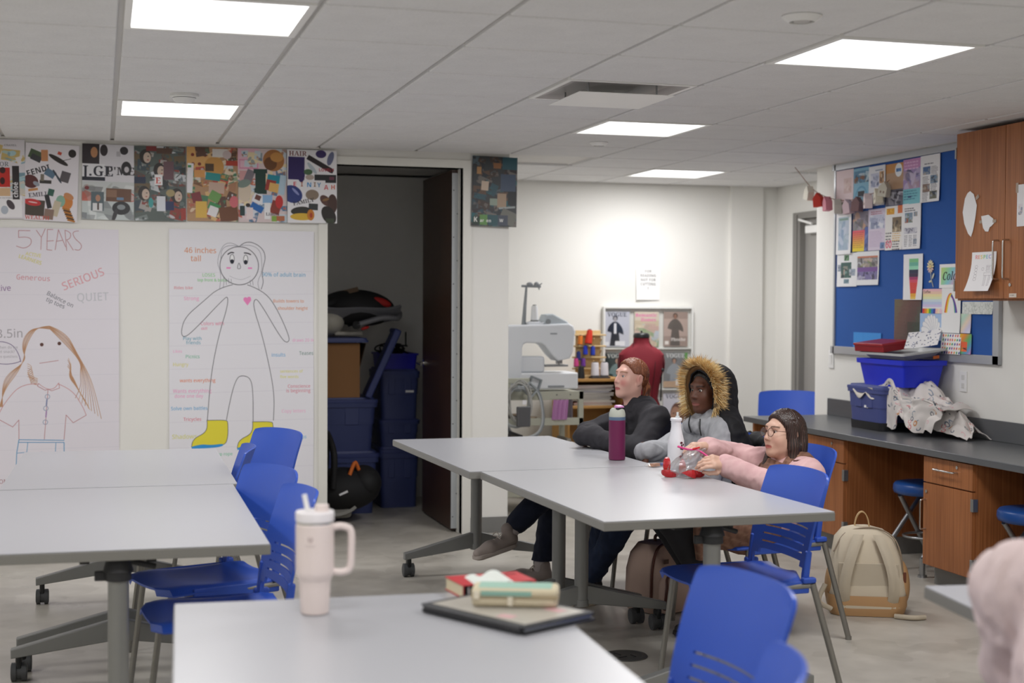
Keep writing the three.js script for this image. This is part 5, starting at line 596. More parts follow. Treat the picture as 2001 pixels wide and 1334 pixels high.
// ---------------------------------------------------------------- sewing corner
{
  const cartM = std(0xb4b5a6, 0.5), mach = std(0xe0e4e9, 0.4), greyP = std(0x8f9498, 0.5);
  const bx = (x0, x1, y0, y1, d0, d1, r = 0.003) => rbox(x1 - x0, y1 - y0, d1 - d0, r, (x0 + x1) / 2, (y0 + y1) / 2, -(d0 + d1) / 2);
  const c = thing('utility_cart', 'putty coloured metal utility cart in the sewing corner', 'cart', [0, 0, 0]);
  obj('top_shelf', [bx(2.6, 3.22, 0.845, 0.852, 5.06, 5.5), bx(2.6, 3.22, 0.8, 0.86, 5.05, 5.06), bx(2.6, 3.22, 0.8, 0.86, 5.5, 5.51)], cartM, c);
  obj('middle_shelf', [bx(2.6, 3.22, 0.622, 0.63, 5.06, 5.5), bx(2.6, 3.22, 0.62, 0.672, 5.05, 5.06)], cartM, c);
  obj('bottom_shelf', [bx(2.6, 3.22, 0.13, 0.138, 5.06, 5.5), bx(2.6, 3.22, 0.12, 0.18, 5.05, 5.06)], cartM, c);
  for (const [x, d] of [[2.6, 5.05], [3.185, 5.05], [2.6, 5.475], [3.185, 5.475]]) obj('post', bx(x, x + 0.035, 0.06, 0.86, d, d + 0.035), cartM, c);
  for (const [x, d] of [[2.62, 5.07], [3.2, 5.07], [2.62, 5.49], [3.2, 5.49]]) obj('caster', cyl(0.03, 0.03, 0.025, x, 0.03, -d, 0, 0, Math.PI / 2), M.black, c);
  for (const x of [3.02, 3.12]) obj('bolt', cyl(0.005, 0.005, 0.004, x, 0.835, -5.049, Math.PI / 2, 0, 0, 8), M.wheel, c);
  const m = thing('embroidery_machine', 'white embroidery machine with tall thread stand on the utility cart', 'sewing machine', [0, 0, 0]);
  const body = poly([[2.6, 0.87], [2.6, 1.31], [2.9, 1.318], [3.11, 1.325], [3.138, 1.312], [3.15, 1.28], [3.135, 1.14], [3.115, 1.1], [3.04, 1.085], [3.0, 1.12], [2.945, 1.19], [2.915, 1.208], [2.8, 1.212], [2.772, 1.2], [2.76, 1.17], [2.757, 0.87]]);
  obj('body', mv(ext(body, 0.16, 0.012), 0, 0, -5.24), mach, m);
  obj('top_cover', mv(ext(poly([[2.93, 1.33], [2.96, 1.39], [3.0, 1.395], [3.1, 1.345], [3.125, 1.328]]), 0.12, 0.01), 0, 0, -5.22), std(0xbcc5cb, 0.45), m);
  obj('embroidery_unit', [bx(2.74, 3.185, 0.872, 0.99, 5.07, 5.36, 0.012)], std(0xe6e9ec, 0.4), m);
  obj('free_arm', [bx(2.757, 2.945, 0.99, 1.105, 5.09, 5.22, 0.02)], mach, m);
  obj('needle_plate', bx(2.95, 3.12, 1.03, 1.045, 5.1, 5.22), M.steel, m);
  obj('needle_bar', [rod([3.07, 1.1, -5.16], [3.07, 1.045, -5.16], 0.005), bx(3.05, 3.09, 1.05, 1.075, 5.14, 5.18)], M.steel, m);
  obj('recess_panel', bx(2.96, 3.08, 0.885, 0.9, 5.064, 5.07, 0.002), greyP, m);
  obj('thread_stand', [rod([2.805, 1.32, -5.16], [2.825, 1.6, -5.16], 0.016, 10, 0.008), rod([2.79, 1.6, -5.16], [2.93, 1.597, -5.16], 0.009), mv(sph(1, 0, 0, 0, 0.025, 0.016, 0.015), 2.85, 1.612, -5.16), mv(sph(1, 0, 0, 0, 0.02, 0.018, 0.015), 2.9, 1.612, -5.16), rod([2.91, 1.6, -5.16], [2.94, 1.62, -5.16], 0.004, 6), rod([2.915, 1.6, -5.16], [2.92, 1.575, -5.16], 0.005, 6)], greyP, m);
  obj('spool_tray', [bx(2.82, 2.94, 1.325, 1.345, 5.09, 5.2, 0.004), cyl(0.045, 0.045, 0.006, 2.88, 1.348, -5.14)], mach, m);
  obj('dial', cyl(0.018, 0.018, 0.012, 2.965, 1.35, -5.088, Math.PI / 2), greyP, m);
  obj('lettering', box(0.05, 0.01, 0.001, 3.0, 1.265, -5.066), std(0x9aa0a6, 0.5), m);
  const spool = (x, y, d, r, h, col, label, tilt = 0, cone = 0.75) => { const s = thing('thread_spool', label, 'thread spool', [x, y, d], 0, 'thread spools'); const w = obj('thread', lathe([[0, 0], [r, 0.004], [r, h * 0.12], [r * cone, h * 0.94], [r * cone * 0.8, h]], 20), std(col, 0.6), s); obj('core', [cyl(r * 0.45, r * 0.45, 0.006, 0, h + 0.003, 0, 0, 0, 0, 14), cyl(r * 1.05, r * 1.05, 0.005, 0, 0.0025, 0, 0, 0, 0, 18)], std(0x3a3a3c, 0.5), s); s.rotation.z = tilt; return s; };
  spool(2.88, 1.352, 5.14, 0.028, 0.11, 0xe4e6e8, 'white thread cone standing on top of the embroidery machine');
  const screen = thing('folded_fabric', 'lilac fabric hanging over the middle shelf of the cart', 'fabric', [0, 0, 0]);
  obj('cloth', shell(lin(0, 1, 24), lin(0, 1, 8), (u, v) => [lerp(2.98, 3.09, u) + 0.012 * v, lerp(0.66, 0.8, v), -(5.035 + 0.008 * Math.sin(u * 22))], 0.003), std(0xb884b4, 0.85), screen);
  obj('second_fold', shell(lin(0, 1, 8), lin(0, 1, 6), (u, v) => [lerp(3.09, 3.14, u), lerp(0.66, 0.8, v), -(5.06 + 0.006 * Math.sin(u * 12))], 0.003), std(0x6a6268, 0.85), screen);
  for (const [k, x, w, h, cc, lab] of [[0, 2.86, 0.1, 0.03, 0xd8d4c8, 'stack of loose paper scraps on the cart shelf'], [1, 2.75, 0.12, 0.05, 0x6c6864, 'dark tray of sewing parts on the cart shelf']]) { const t = thing('parts_tray', lab, 'tray', [x, 0.631, 5.2], 0.2 + k); obj('tray', rbox(w, h, 0.16, 0.006, 0, h / 2 + 0.001, 0), std(cc, 0.7), t); obj('scrap', rbox(w * 0.6, 0.01, 0.08, 0.003, 0.01, h + 0.006, 0, 0, 0.4), std(0xc8b49c, 0.8), t); }
  // hoops, cables hanging at the cart's front
  const hoop = (label, x, y, d, a, b, r, col, rot) => { const h = thing('embroidery_hoop', label, 'embroidery hoop', [x, y, d], 0.2, 'embroidery hoops on the cart'); const pts = Array.from({ length: 24 }, (_, i) => { const t = i * Math.PI / 12, c_ = Math.cos(t), s_ = Math.sin(t); return [a * Math.sign(c_) * Math.pow(Math.abs(c_), 0.75), b * Math.sign(s_) * Math.pow(Math.abs(s_), 0.75), 0]; }); obj('outer_ring', tube(pts, r, 8, 72, true), std(col, 0.45), h); obj('inner_ring', tube(pts.map(([p, q]) => [p * 0.93, q * 0.94, 0.006]), r * 0.6, 8, 72, true), std(0xb8bcbe, 0.45), h); const f = obj('clamp', [rbox(0.09, 0.012, 0.02, 0.003, 0, 0.04, 0), rbox(0.09, 0.012, 0.02, 0.003, 0, -0.03, 0), rbox(0.012, 0.08, 0.02, 0.003, 0.04, 0.005, 0), rbox(0.012, 0.08, 0.02, 0.003, -0.04, 0.005, 0)], std(col, 0.45), h); f.position.set(a * 0.75, b * 0.95, 0); f.rotation.z = -0.5; h.rotation.z = rot; return h; };
  hoop('large grey oval embroidery hoop hung on the cart front', 2.77, 0.72, 5.02, 0.15, 0.19, 0.011, 0x878e92, 0.15);
  hoop('smaller grey embroidery hoop hung beside the machine cables', 2.7, 0.76, 4.95, 0.09, 0.14, 0.008, 0x9aa1a4, -0.25);
  const hk = thing('cart_hook_rail', 'beige bracket arm that the hoops hang from', 'bracket', [2.7, 0.94, 4.99]); obj('arm', rbox(0.2, 0.035, 0.03, 0.004), cartM, hk); obj('drop', rbox(0.025, 0.1, 0.02, 0.004, -0.05, -0.06, 0), cartM, hk); obj('end_cap', rbox(0.006, 0.037, 0.032, 0.002, 0.101, 0, 0), M.black, hk);
  const r = rng(15), loops = []; for (let k = 0; k < 6; k++) loops.push(tube(Array.from({ length: 10 }, (_, i) => { const t = i * Math.PI / 5, e = 0.07 + 0.03 * r(); return [e * Math.cos(t) * (0.8 + 0.3 * r()), (0.11 + 0.05 * r()) * Math.sin(t), 0.01 * k + 0.01 * r()]; }), 0.0045, 6, 60, true));
  tag(obj('cable_coil', loops, std(0xa8a8a4, 0.5)), 'coil of pale grey cables hanging at the cart front', 'cables').position.set(2.7, 0.8, -4.93);
  const ab = thing('power_adapter', 'dark power adapter hanging inside the cable coil', 'adapter', [2.72, 0.7, 4.86], 0.2); obj('housing', rbox(0.1, 0.14, 0.03, 0.008), std(0x5a5b5e, 0.5), ab); obj('tag', box(0.03, 0.03, 0.002, 0, 0.1, 0.012), plainPaper, ab);
  const mf = thing('hoop_mount', 'small black square hoop mount low on the cart front', 'hoop mount', [2.68, 0.53, 4.96], 0.1); obj('frame', [rbox(0.1, 0.016, 0.02, 0.003, 0, 0.045, 0), rbox(0.1, 0.016, 0.02, 0.003, 0, -0.045, 0), rbox(0.016, 0.1, 0.02, 0.003, 0.045, 0, 0), rbox(0.016, 0.1, 0.02, 0.003, -0.045, 0, 0)], std(0x2b2c30, 0.5), mf); obj('back_plate', box(0.08, 0.08, 0.004, 0, 0, -0.01), std(0x55504c, 0.6), mf); mf.rotation.z = -0.35;
  // bookcase with papers
  const wd = std(0xb88a4c, 0.55);
  const bk = thing('bookcase', 'low honey wood bookcase against the back wall', 'bookcase', [0, 0, 0]);
  obj('top_board', bx(3.28, 3.74, 0.893, 0.915, 5.6, 5.98), wd, bk); obj('shelf', bx(3.3, 3.72, 0.69, 0.71, 5.62, 5.98), wd, bk); obj('shelf', bx(3.3, 3.72, 0.06, 0.08, 5.62, 5.98), wd, bk);
  obj('side', bx(3.28, 3.3, 0, 0.893, 5.6, 5.98), wd, bk); obj('side', bx(3.72, 3.74, 0, 0.893, 5.6, 5.98), wd, bk); obj('back', bx(3.3, 3.72, 0.06, 0.893, 5.97, 5.98, 0.001), wd, bk);
  const cols = [0xd8d4cc, 0xa83c34, 0xe4e0d8, 0xcfccc0, 0x3a3a3c, 0xd4d2c8, 0x88867c, 0xc8c4b8, 0x2f4fa0, 0xdcd8d4, 0x4a4a4e, 0xd8b0b4, 0xe8e4dc];
  let y = 0.711; cols.forEach((cc, k) => { const t = thing('magazine', ['cream', 'red', 'white', 'pale grey', 'black', 'off-white', 'grey', 'beige', 'blue', 'light', 'charcoal', 'pink', 'ivory'][k] + ' magazine lying in the pile on the bookcase shelf, ' + ['bottom', 'second', 'third', 'fourth', 'fifth', 'sixth', 'seventh', 'eighth', 'ninth', 'tenth', 'eleventh', 'twelfth', 'topmost'][k] + ' from below', 'magazine', [3.51 + (R0() - 0.5) * 0.05, y, 5.77], (R0() - 0.5) * 0.2, 'magazine pile'); const h = 0.008 + R0() * 0.006; obj('pages', box(0.296, h * 0.7, 0.216, 0, h / 2, 0), std(0xe8e6e0, 0.8), t); obj('cover', [box(0.3, h * 0.15, 0.22, 0, h * 0.925, 0), box(0.3, h * 0.15, 0.22, 0, h * 0.075, 0)], std(cc, 0.5), t); y += h + 0.0006; });
  const bcol = [0xd8d8d4, 0x7ca894, 0x9c9c98, 0xc88c8c, 0xe4e2dc, 0x4c6c6c, 0xb4b0a4, 0xc8ccd0, 0x8c4c44, 0xa8b8a4, 0xe0dcd4, 0x6c7c8c];
  let xx = 3.306; bcol.forEach((cc, k) => { const w = 0.018 + R0() * 0.012, h = 0.27 + R0() * 0.05; const t = thing('book', ['white', 'sage', 'grey', 'rose', 'ivory', 'teal', 'taupe', 'silver', 'maroon', 'mint', 'cream', 'slate'][k] + ' thin book standing on the bottom shelf of the bookcase', 'book', [xx + w / 2, 0.081, 5.76], 0, 'books on the low shelf'); obj('cover', rbox(w, h, 0.22, 0.002, 0, h / 2, 0), std(cc, 0.6), t); obj('pages', box(w * 0.8, 0.004, 0.2, 0, h + 0.001, -0.004), std(0xe8e6e0, 0.8), t); xx += w + 0.003; });
  const bb2 = [0xcfcfca, 0x8cb0a0, 0x3c3c40, 0xd0a0a0, 0xe0ded8, 0x5c7c7c, 0x98948c, 0xd8d4c8]; xx = 2.93; bb2.forEach((cc, k) => { const w = 0.022 + R0() * 0.01; const t = thing('book', ['pale', 'jade', 'black', 'blush', 'bone', 'petrol', 'stone', 'sand'][k] + ' folder standing on the bottom shelf of the utility cart', 'book', [xx + w / 2, 0.1385, 5.22], 0, 'folders in the cart'); obj('cover', rbox(w, 0.38 - 0.03 * (k % 3), 0.24, 0.002, 0, 0.19 - 0.015 * (k % 3), 0), std(cc, 0.6), t); obj('tab', box(w * 0.5, 0.05, 0.002, 0, 0.2, 0.1215), plainPaper, t); xx += w + 0.004; });
  // spool rack
  const rk = thing('spool_rack', 'pale wooden spool rack with pegs on the bookcase', 'spool rack', [3.5, 0.915, 5.78]);
  const pale = std(0xd2b684, 0.6);
  const bd = obj('board', rbox(0.2, 0.36, 0.012, 0.003, 0, 0.18, 0), pale, rk); obj('foot', [rbox(0.22, 0.02, 0.14, 0.004, 0, 0.01, 0.03)], pale, rk);
  for (let k = 0; k < 4; k++) obj('ledge', rbox(0.26, 0.012, 0.045, 0.003, 0, 0.07 + 0.085 * k, 0.03), pale, rk);
  for (let j = 0; j < 3; j++) for (const x of [-0.09, -0.03, 0.03, 0.09]) obj('peg', rod([x, 0.1 + 0.085 * j, 0.02], [x, 0.13 + 0.085 * j, 0.055], 0.004, 6), pale, rk);
  const SD = 5.7, sp = (px, py, r_, h, col, lab, tilt, cone) => spool(px, py, SD, r_, h, col, lab, tilt, cone);
  sp(3.475, 1.17, 0.028, 0.11, 0xd8341c, 'big red thread cone at the top of the spool rack', -0.12); sp(3.41, 1.165, 0.019, 0.07, 0xe07c24, 'orange thread spool left of the big red cone', -0.05, 0.9); sp(3.453, 1.09, 0.018, 0.07, 0x2038c0, 'blue thread spool under the red cone', 0, 0.9); sp(3.512, 1.085, 0.018, 0.07, 0x2440b4, 'blue thread spool at the right of the rack', 0, 0.9); sp(3.398, 1.05, 0.017, 0.065, 0x1c2a70, 'navy thread spool at the left of the rack', 0, 0.9); sp(3.38, 1.0, 0.019, 0.065, 0xd4488c, 'pink thread spool low on the rack', 0, 0.9); sp(3.435, 1.0, 0.019, 0.065, 0x6c3494, 'purple thread spool low on the rack', 0, 0.9);
  spool(3.4, 0.916, 5.64, 0.028, 0.09, 0x16181a, 'black thread cone in front of the spool rack'); spool(3.51, 0.93, 5.64, 0.032, 0.105, 0xe4e0e4, 'left of the two white thread cones by the spool rack', 0, 0.85); spool(3.585, 0.93, 5.64, 0.032, 0.105, 0xe2dee2, 'right of the two white thread cones by the spool rack', 0, 0.85);
  const sb = thing('cone_base', 'small dark double stand under the two white thread cones', 'stand', [3.548, 0.9155, 5.64]); obj('plate', rbox(0.15, 0.012, 0.07, 0.004, 0, 0.007, 0), std(0x3a3230, 0.6), sb); obj('peg', [cyl(0.004, 0.004, 0.05, -0.038, 0.035, 0), cyl(0.004, 0.004, 0.05, 0.037, 0.035, 0)], std(0x3a3230, 0.6), sb);
  // dress form
  const df = thing('dress_form', 'dark red dressmaker form with black neck cap', 'dress form', [3.80, 0, 5.43], -0.25);
  const prof = [[0.0, 0.56, 0.12, 0.1], [0.02, 0.56, 0.15, 0.115], [0.1, 0.66, 0.165, 0.12], [0.2, 0.78, 0.125, 0.095], [0.3, 0.88, 0.14, 0.11], [0.42, 0.98, 0.165, 0.13], [0.5, 1.05, 0.165, 0.115], [0.56, 1.1, 0.17, 0.095], [0.6, 1.135, 0.14, 0.085], [0.63, 1.165, 0.085, 0.07], [0.66, 1.19, 0.062, 0.06], [0.7, 1.235, 0.057, 0.056]];
  const red = std(0x7c1626, 0.8, { bumpMap: texFabric, bumpScale: 0.0005 });
  obj('torso', loft(prof.map(([, yy, a, b]) => [yy, a, b, Math.min(a, b) * 0.98]), 8), red, df);
  obj('neck_cap', [lathe([[0.058, 1.225], [0.062, 1.23], [0.06, 1.25], [0.05, 1.262], [0, 1.266]], 28), sph(0.008, 0, 1.272, 0)], std(0x1c1f20, 0.35), df);
  for (const q of [1, -1]) obj('arm_plate', mv(sph(1, 0, 0, 0, 0.012, 0.06, 0.05), q * 0.165, 1.03, 0), std(0x5c1420, 0.7), df);
  obj('seam', [tube([[0.055, 1.2, 0.035], [0.09, 1.1, 0.085], [0.085, 0.98, 0.122], [0.07, 0.8, 0.09], [0.09, 0.66, 0.11]], 0.0025, 6), tube([[-0.055, 1.2, 0.035], [-0.09, 1.1, 0.085], [-0.085, 0.98, 0.122], [-0.07, 0.8, 0.09], [-0.09, 0.66, 0.11]], 0.0025, 6)], std(0x3a0c14, 0.8), df);
  obj('adjuster', [rod([0.145, 0.99, 0.06], [0.14, 0.76, 0.055], 0.006), sph(0.014, 0.15, 0.99, 0.062)], M.black, df);
  obj('stand', [rod([0, 0.56, 0], [0, 0.03, 0], 0.016), lathe([[0, 0.0], [0.17, 0.0], [0.17, 0.012], [0.03, 0.03], [0, 0.03]], 28)], M.blackRubber, df);
  // magazine rack of clear pockets
  const rack = thing('magazine_rack', 'clear plastic wall rack of nine magazine pockets', 'magazine rack', [0, 0, 0]);
  const clear = phy(0xffffff, 0.08, { transmission: 1, thickness: 0, ior: 1.45 });
  obj('back_panel', bx(3.715, 4.475, 0.48, 1.455, 6.065, 6.071, 0.001), std(0xd9dad4, 0.5), rack);
  obj('rim', [bx(3.715, 3.73, 0.48, 1.455, 6.03, 6.065), bx(4.46, 4.475, 0.48, 1.455, 6.03, 6.065), bx(3.73, 4.46, 1.44, 1.455, 6.03, 6.065)], std(0xe8e9e6, 0.3), rack);
  const xs = [3.835, 4.083, 4.33], ys = [1.29, 0.965, 0.64];
  for (const yy of ys) { for (const x of xs) obj('pocket_front', box(0.22, 0.3, 0.002, x, yy - 0.01, -6.033), clear, rack); obj('pocket_lip', bx(3.73, 4.46, yy - 0.172, yy - 0.16, 6.032, 6.065), std(0xd4d5d0, 0.3), rack); }
  const fig = (x, w, h, skin, cloth, hair, cx = 0.5, top = 0.16) => { x.fillStyle = hair; x.beginPath(); x.ellipse(w * cx, h * (top + 0.05), w * 0.1, h * 0.075, 0, 0, 7); x.fill(); x.fillStyle = skin; x.beginPath(); x.ellipse(w * cx, h * (top + 0.065), w * 0.07, h * 0.062, 0, 0, 7); x.fill(); x.fillRect(w * (cx - 0.03), h * (top + 0.1), w * 0.06, h * 0.06); x.fillStyle = cloth; x.beginPath(); x.moveTo(w * (cx - 0.08), h * (top + 0.15)); x.lineTo(w * (cx + 0.08), h * (top + 0.15)); x.quadraticCurveTo(w * (cx + 0.34), h * (top + 0.3), w * (cx + 0.34), h * (top + 0.52)); x.lineTo(w * (cx + 0.15), h * (top + 0.46)); x.lineTo(w * (cx + 0.2), h * 0.98); x.lineTo(w * (cx - 0.22), h * 0.98); x.lineTo(w * (cx - 0.15), h * (top + 0.46)); x.lineTo(w * (cx - 0.32), h * (top + 0.42)); x.quadraticCurveTo(w * (cx - 0.3), h * (top + 0.25), w * (cx - 0.08), h * (top + 0.15)); x.fill(); };
  const ttl = (x, s, w, h, c_, px = 52) => { x.font = `bold ${px}px serif`; x.fillStyle = c_; x.textAlign = 'center'; x.fillText(s, w / 2, h * 0.14); x.textAlign = 'left'; };
  const covers = [
    [0, 0, 'black and white fashion magazine with a man in a dinner jacket', (x, w, h) => { x.fillStyle = '#c9ccd6'; x.fillRect(0, 0, w, h); ttl(x, 'VOGUE', w, h, '#33363f'); fig(x, w, h, '#a9a6a8', '#23262e', '#1c1c20', 0.42, 0.14); x.fillStyle = '#eceef2'; x.fillRect(w * 0.37, h * 0.33, w * 0.1, h * 0.3); x.fillRect(w * 0.03, h * 0.86, w * 0.14, h * 0.1); x.fillRect(w * 0.42, h * 0.84, w * 0.4, h * 0.13); }],
    [1, 0, 'homes magazine with pink title and a garden house', (x, w, h) => { x.fillStyle = '#d9cfbc'; x.fillRect(0, 0, w, h); photo(x, 0, h * 0.25, w, h * 0.75, ['#cdbfa4', '#e4dac4', '#a9b48c', '#c9a9a0', '#b9c8d8', '#8ca47c'], rng(3), 40); x.font = 'bold 44px serif'; x.fillStyle = '#e45ca8'; x.fillText('Romantic', 8, 46); x.fillText('Homes', 60, 88); }],
    [2, 0, 'fashion magazine with a woman in a grey dress on brown', (x, w, h) => { x.fillStyle = '#a08c82'; x.fillRect(0, 0, w, h); x.fillStyle = '#b9a49a'; x.fillRect(0, h * 0.2, w, h * 0.5); fig(x, w, h, '#8c6450', '#5c544e', '#2c201c', 0.48, 0.06); x.font = 'bold 40px serif'; x.fillStyle = '#ece6e0'; x.fillText('Phoebe', w * 0.3, h * 0.84); x.fillRect(w * 0.05, h * 0.84, w * 0.16, h * 0.1); }],
    [0, 1, 'dark teal fashion magazine behind the dress form shoulder', (x, w, h) => { x.fillStyle = '#2c3c3c'; x.fillRect(0, 0, w, h); ttl(x, 'VOGUE', w, h, '#d8dcd8'); fig(x, w, h, '#b49480', '#7c9494', '#1c1c1c'); }],
    [1, 1, 'blush pink fashion magazine right of the dress form', (x, w, h) => { x.fillStyle = '#d2b9b0'; x.fillRect(0, 0, w, h); ttl(x, 'VOGUE', w, h, '#ece2dc'); fig(x, w, h, '#c9a48c', '#4c4a4e', '#5c4438', 0.6, 0.2); x.fillStyle = '#c2c2c8'; x.fillRect(0, h * 0.8, w, h * 0.2); }],
    [2, 1, 'grey fashion magazine with a seated figure beside the fur hood', (x, w, h) => { x.fillStyle = '#7c7f80'; x.fillRect(0, 0, w, h); x.fillStyle = '#5c9c4c'; x.fillRect(w * 0.88, 0, w * 0.12, h * 0.2); ttl(x, 'VOGUE', w, h, '#e0e2e0'); fig(x, w, h, '#b08c78', '#9aa0a6', '#2c2422', 0.45, 0.17); x.fillStyle = '#c9ac8c'; x.fillRect(0, h * 0.82, w, h * 0.18); x.fillStyle = '#eeeef0'; x.fillRect(w * 0.52, h * 0.78, w * 0.4, h * 0.16); }],
    [0, 2, 'soft grey magazine in the lowest left pocket', (x, w, h) => { x.fillStyle = '#c4c4c0'; x.fillRect(0, 0, w, h); ttl(x, 'VOGUE', w, h, '#5c5c60'); fig(x, w, h, '#c4a08c', '#8c8c94', '#3c2c24'); }],
    [1, 2, 'coral and grey magazine in the lowest middle pocket', (x, w, h) => { x.fillStyle = '#d8ccc8'; x.fillRect(0, 0, w, h); x.fillStyle = '#cf6c64'; x.fillRect(w * 0.05, h * 0.16, w * 0.9, h * 0.12); fig(x, w, h, '#d0b09c', '#d8a8a8', '#8c6c54', 0.5, 0.3); }],
    [2, 2, 'white magazine with a brown-haired cover portrait beside the hood fur', (x, w, h) => { x.fillStyle = '#e2e2ea'; x.fillRect(0, 0, w, h); ttl(x, 'VOGUE', w, h, '#3c3c48'); x.fillStyle = '#7c5a44'; x.beginPath(); x.ellipse(w * 0.6, h * 0.6, w * 0.3, h * 0.34, 0, 0, 7); x.fill(); x.fillStyle = '#c09478'; x.beginPath(); x.ellipse(w * 0.52, h * 0.62, w * 0.2, h * 0.24, 0, 0, 7); x.fill(); x.fillStyle = '#5c2c2c'; x.fillRect(w * 0.44, h * 0.76, w * 0.16, h * 0.025); x.fillStyle = '#2c2420'; x.fillRect(w * 0.4, h * 0.56, w * 0.08, h * 0.02); x.fillRect(w * 0.58, h * 0.56, w * 0.08, h * 0.02); }],
  ];
  for (const [i, j, label, draw] of covers) flat('magazine', label, 'magazine', sheet(0.205, 0.275, () => 0, 2, 2, (u, v) => [u, v], 0.006), paperMat(canvasTex(240, 320, draw), 0.35), [xs[i], ys[j] - 0.012, 6.052], 0, 'magazines in the wall rack');
  flat('paper_sign', 'white paper sign about reading not cutting above the magazine rack', 'sign', sheet(0.2, 0.27, (u, v) => 0.004 + 0.012 * (1 - v) * (1 - u) + 0.008 * v * v * u, 6, 6), paperMat(canvasTex(300, 400, (x, w, h) => { x.fillStyle = '#f7f7f5'; x.fillRect(0, 0, w, h); x.font = 'bold 46px sans-serif'; x.fillStyle = '#77777a'; x.textAlign = 'center'; ['FOR', 'READING', 'NOT FOR', 'CUTTING', '!'].forEach((s, k) => x.fillText(s, w / 2, 82 + k * 50)); })), [4.1, 1.645, BZ - 0.003], 0);
}
// ---------------------------------------------------------------- things on the tables
{
  const TT = 0.737;
  // tumbler
  const t = thing('tumbler', 'pale pink handled tumbler with straw on the foreground table', 'tumbler', [0.422, TT, -1.175]);
  const pink = std(0xe9dbd6, 0.45);
  obj('body', lathe([[0, 0.001], [0.03, 0.001], [0.0335, 0.004], [0.0365, 0.06], [0.0375, 0.078], [0.0395, 0.084], [0.0445, 0.094], [0.0455, 0.105], [0.0455, 0.212], [0.0445, 0.216], [0.042, 0.216]], 48), pink, t);
  obj('steel_rim', lathe([[0.0435, 0.215], [0.0445, 0.217], [0.0445, 0.222], [0.043, 0.224]], 48), M.chrome, t);
  obj('lid', lathe([[0.0445, 0.222], [0.046, 0.225], [0.046, 0.242], [0.044, 0.246], [0, 0.246]], 48), std(0xf0ecee, 0.3), t);
  obj('lid_knob', [cyl(0.016, 0.017, 0.016, 0.016, 0.253, 0.004)], pink, t);
  obj('straw', [rod([-0.016, 0.24, 0], [-0.025, 0.285, 0], 0.006, 12)], std(0xf2f2f2, 0.3), t);
  obj('handle', tube([[0.042, 0.206, 0], [0.065, 0.208, 0], [0.085, 0.196, 0], [0.0865, 0.15, 0], [0.083, 0.108, 0], [0.066, 0.098, 0], [0.043, 0.1, 0]], 0.0085, 12, 60), pink, t);
  const lg = new THREE.CylinderGeometry(0.0458, 0.0458, 0.034, 24, 1, true, -0.62, 0.72);
  lg.translate(0, 0.177, 0);
  obj('logo_print', lg, std(0xffffff, 0.45, { map: canvasTex(256, 264, (x, w, h) => { x.fillStyle = '#e9dbd6'; x.fillRect(0, 0, w, h); x.fillStyle = '#b9a7a4'; x.font = 'bold 44px sans-serif'; x.textAlign = 'center'; x.fillText('STANLEY', w / 2, 220); for (const s of [-1, 1]) { x.beginPath(); x.moveTo(w / 2 + s * 8, 60); x.lineTo(w / 2 + s * 58, 40); x.lineTo(w / 2 + s * 44, 70); x.lineTo(w / 2 + s * 54, 84); x.lineTo(w / 2 + s * 36, 100); x.lineTo(w / 2 + s * 42, 124); x.lineTo(w / 2 + s * 8, 150); x.fill(); } x.fillRect(w / 2 - 20, 30, 40, 12); }) }), t);
  t.rotation.y = -0.12;
  // tablet, pencil case, book
  const tb = thing('tablet_folio', 'black tablet case lying at the edge of the foreground table', 'tablet', [0.858, TT, -1.322], -1.07);
  obj('lower_cover', rbox(0.35, 0.007, 0.235, 0.003, 0, 0.0045, 0), std(0x1b1c20, 0.5), tb); obj('body', rbox(0.335, 0.007, 0.222, 0.003, 0.002, 0.0115, 0), std(0x9fa3a8, 0.35, { metalness: 0.6 }), tb); obj('upper_cover', rbox(0.35, 0.006, 0.235, 0.003, -0.002, 0.018, 0), std(0x26282c, 0.5), tb); obj('back_shell', box(0.315, 0.0012, 0.2, 0.0, 0.0212, 0), std(0xb9b4aa, 0.3), tb);
  obj('sticker', [box(0.04, 0.0008, 0.03, 0.07, 0.0222, 0.07, 0, 0.3), box(0.05, 0.0008, 0.03, 0.1, 0.0222, -0.06)], std(0xd8aeb0, 0.5), tb); obj('spine', rbox(0.33, 0.018, 0.02, 0.007, 0, 0.011, 0.115), std(0x1b1c20, 0.5), tb);
  const pc = thing('pencil_case', 'mint and cream zip pencil case on the tablet', 'pencil case', [0.885, TT + 0.0225, -1.3], -0.35);
  obj('lower_half', rbox(0.205, 0.026, 0.085, 0.012, 0, 0.0135, 0), std(0xd8ccb0, 0.8, { bumpMap: texFabric, bumpScale: 0.0005 }), pc); obj('upper_half', rbox(0.207, 0.022, 0.087, 0.01, 0, 0.035, 0), std(0xd2c7aa, 0.8), pc); obj('mint_top', rbox(0.175, 0.006, 0.07, 0.003, 0.0, 0.0445, 0), std(0x9cc0b0, 0.8), pc); obj('mint_front', rbox(0.12, 0.012, 0.002, 0.001, -0.02, 0.034, 0.0435), std(0x8cb4a6, 0.8), pc); obj('zip', rbox(0.208, 0.003, 0.088, 0.001, 0, 0.0245, 0), std(0xb8a888, 0.6), pc); obj('pull_tab', [rbox(0.012, 0.022, 0.003, 0.001, -0.01, 0.016, 0.046, 0.1), rbox(0.014, 0.02, 0.004, 0.001, -0.09, 0.03, 0.044)], std(0xe4dcc8, 0.8), pc);
  const bk = thing('paperback', 'thick red paperback with black spine beside the pencil case', 'book', [0.895, TT, -1.03], 0.12);
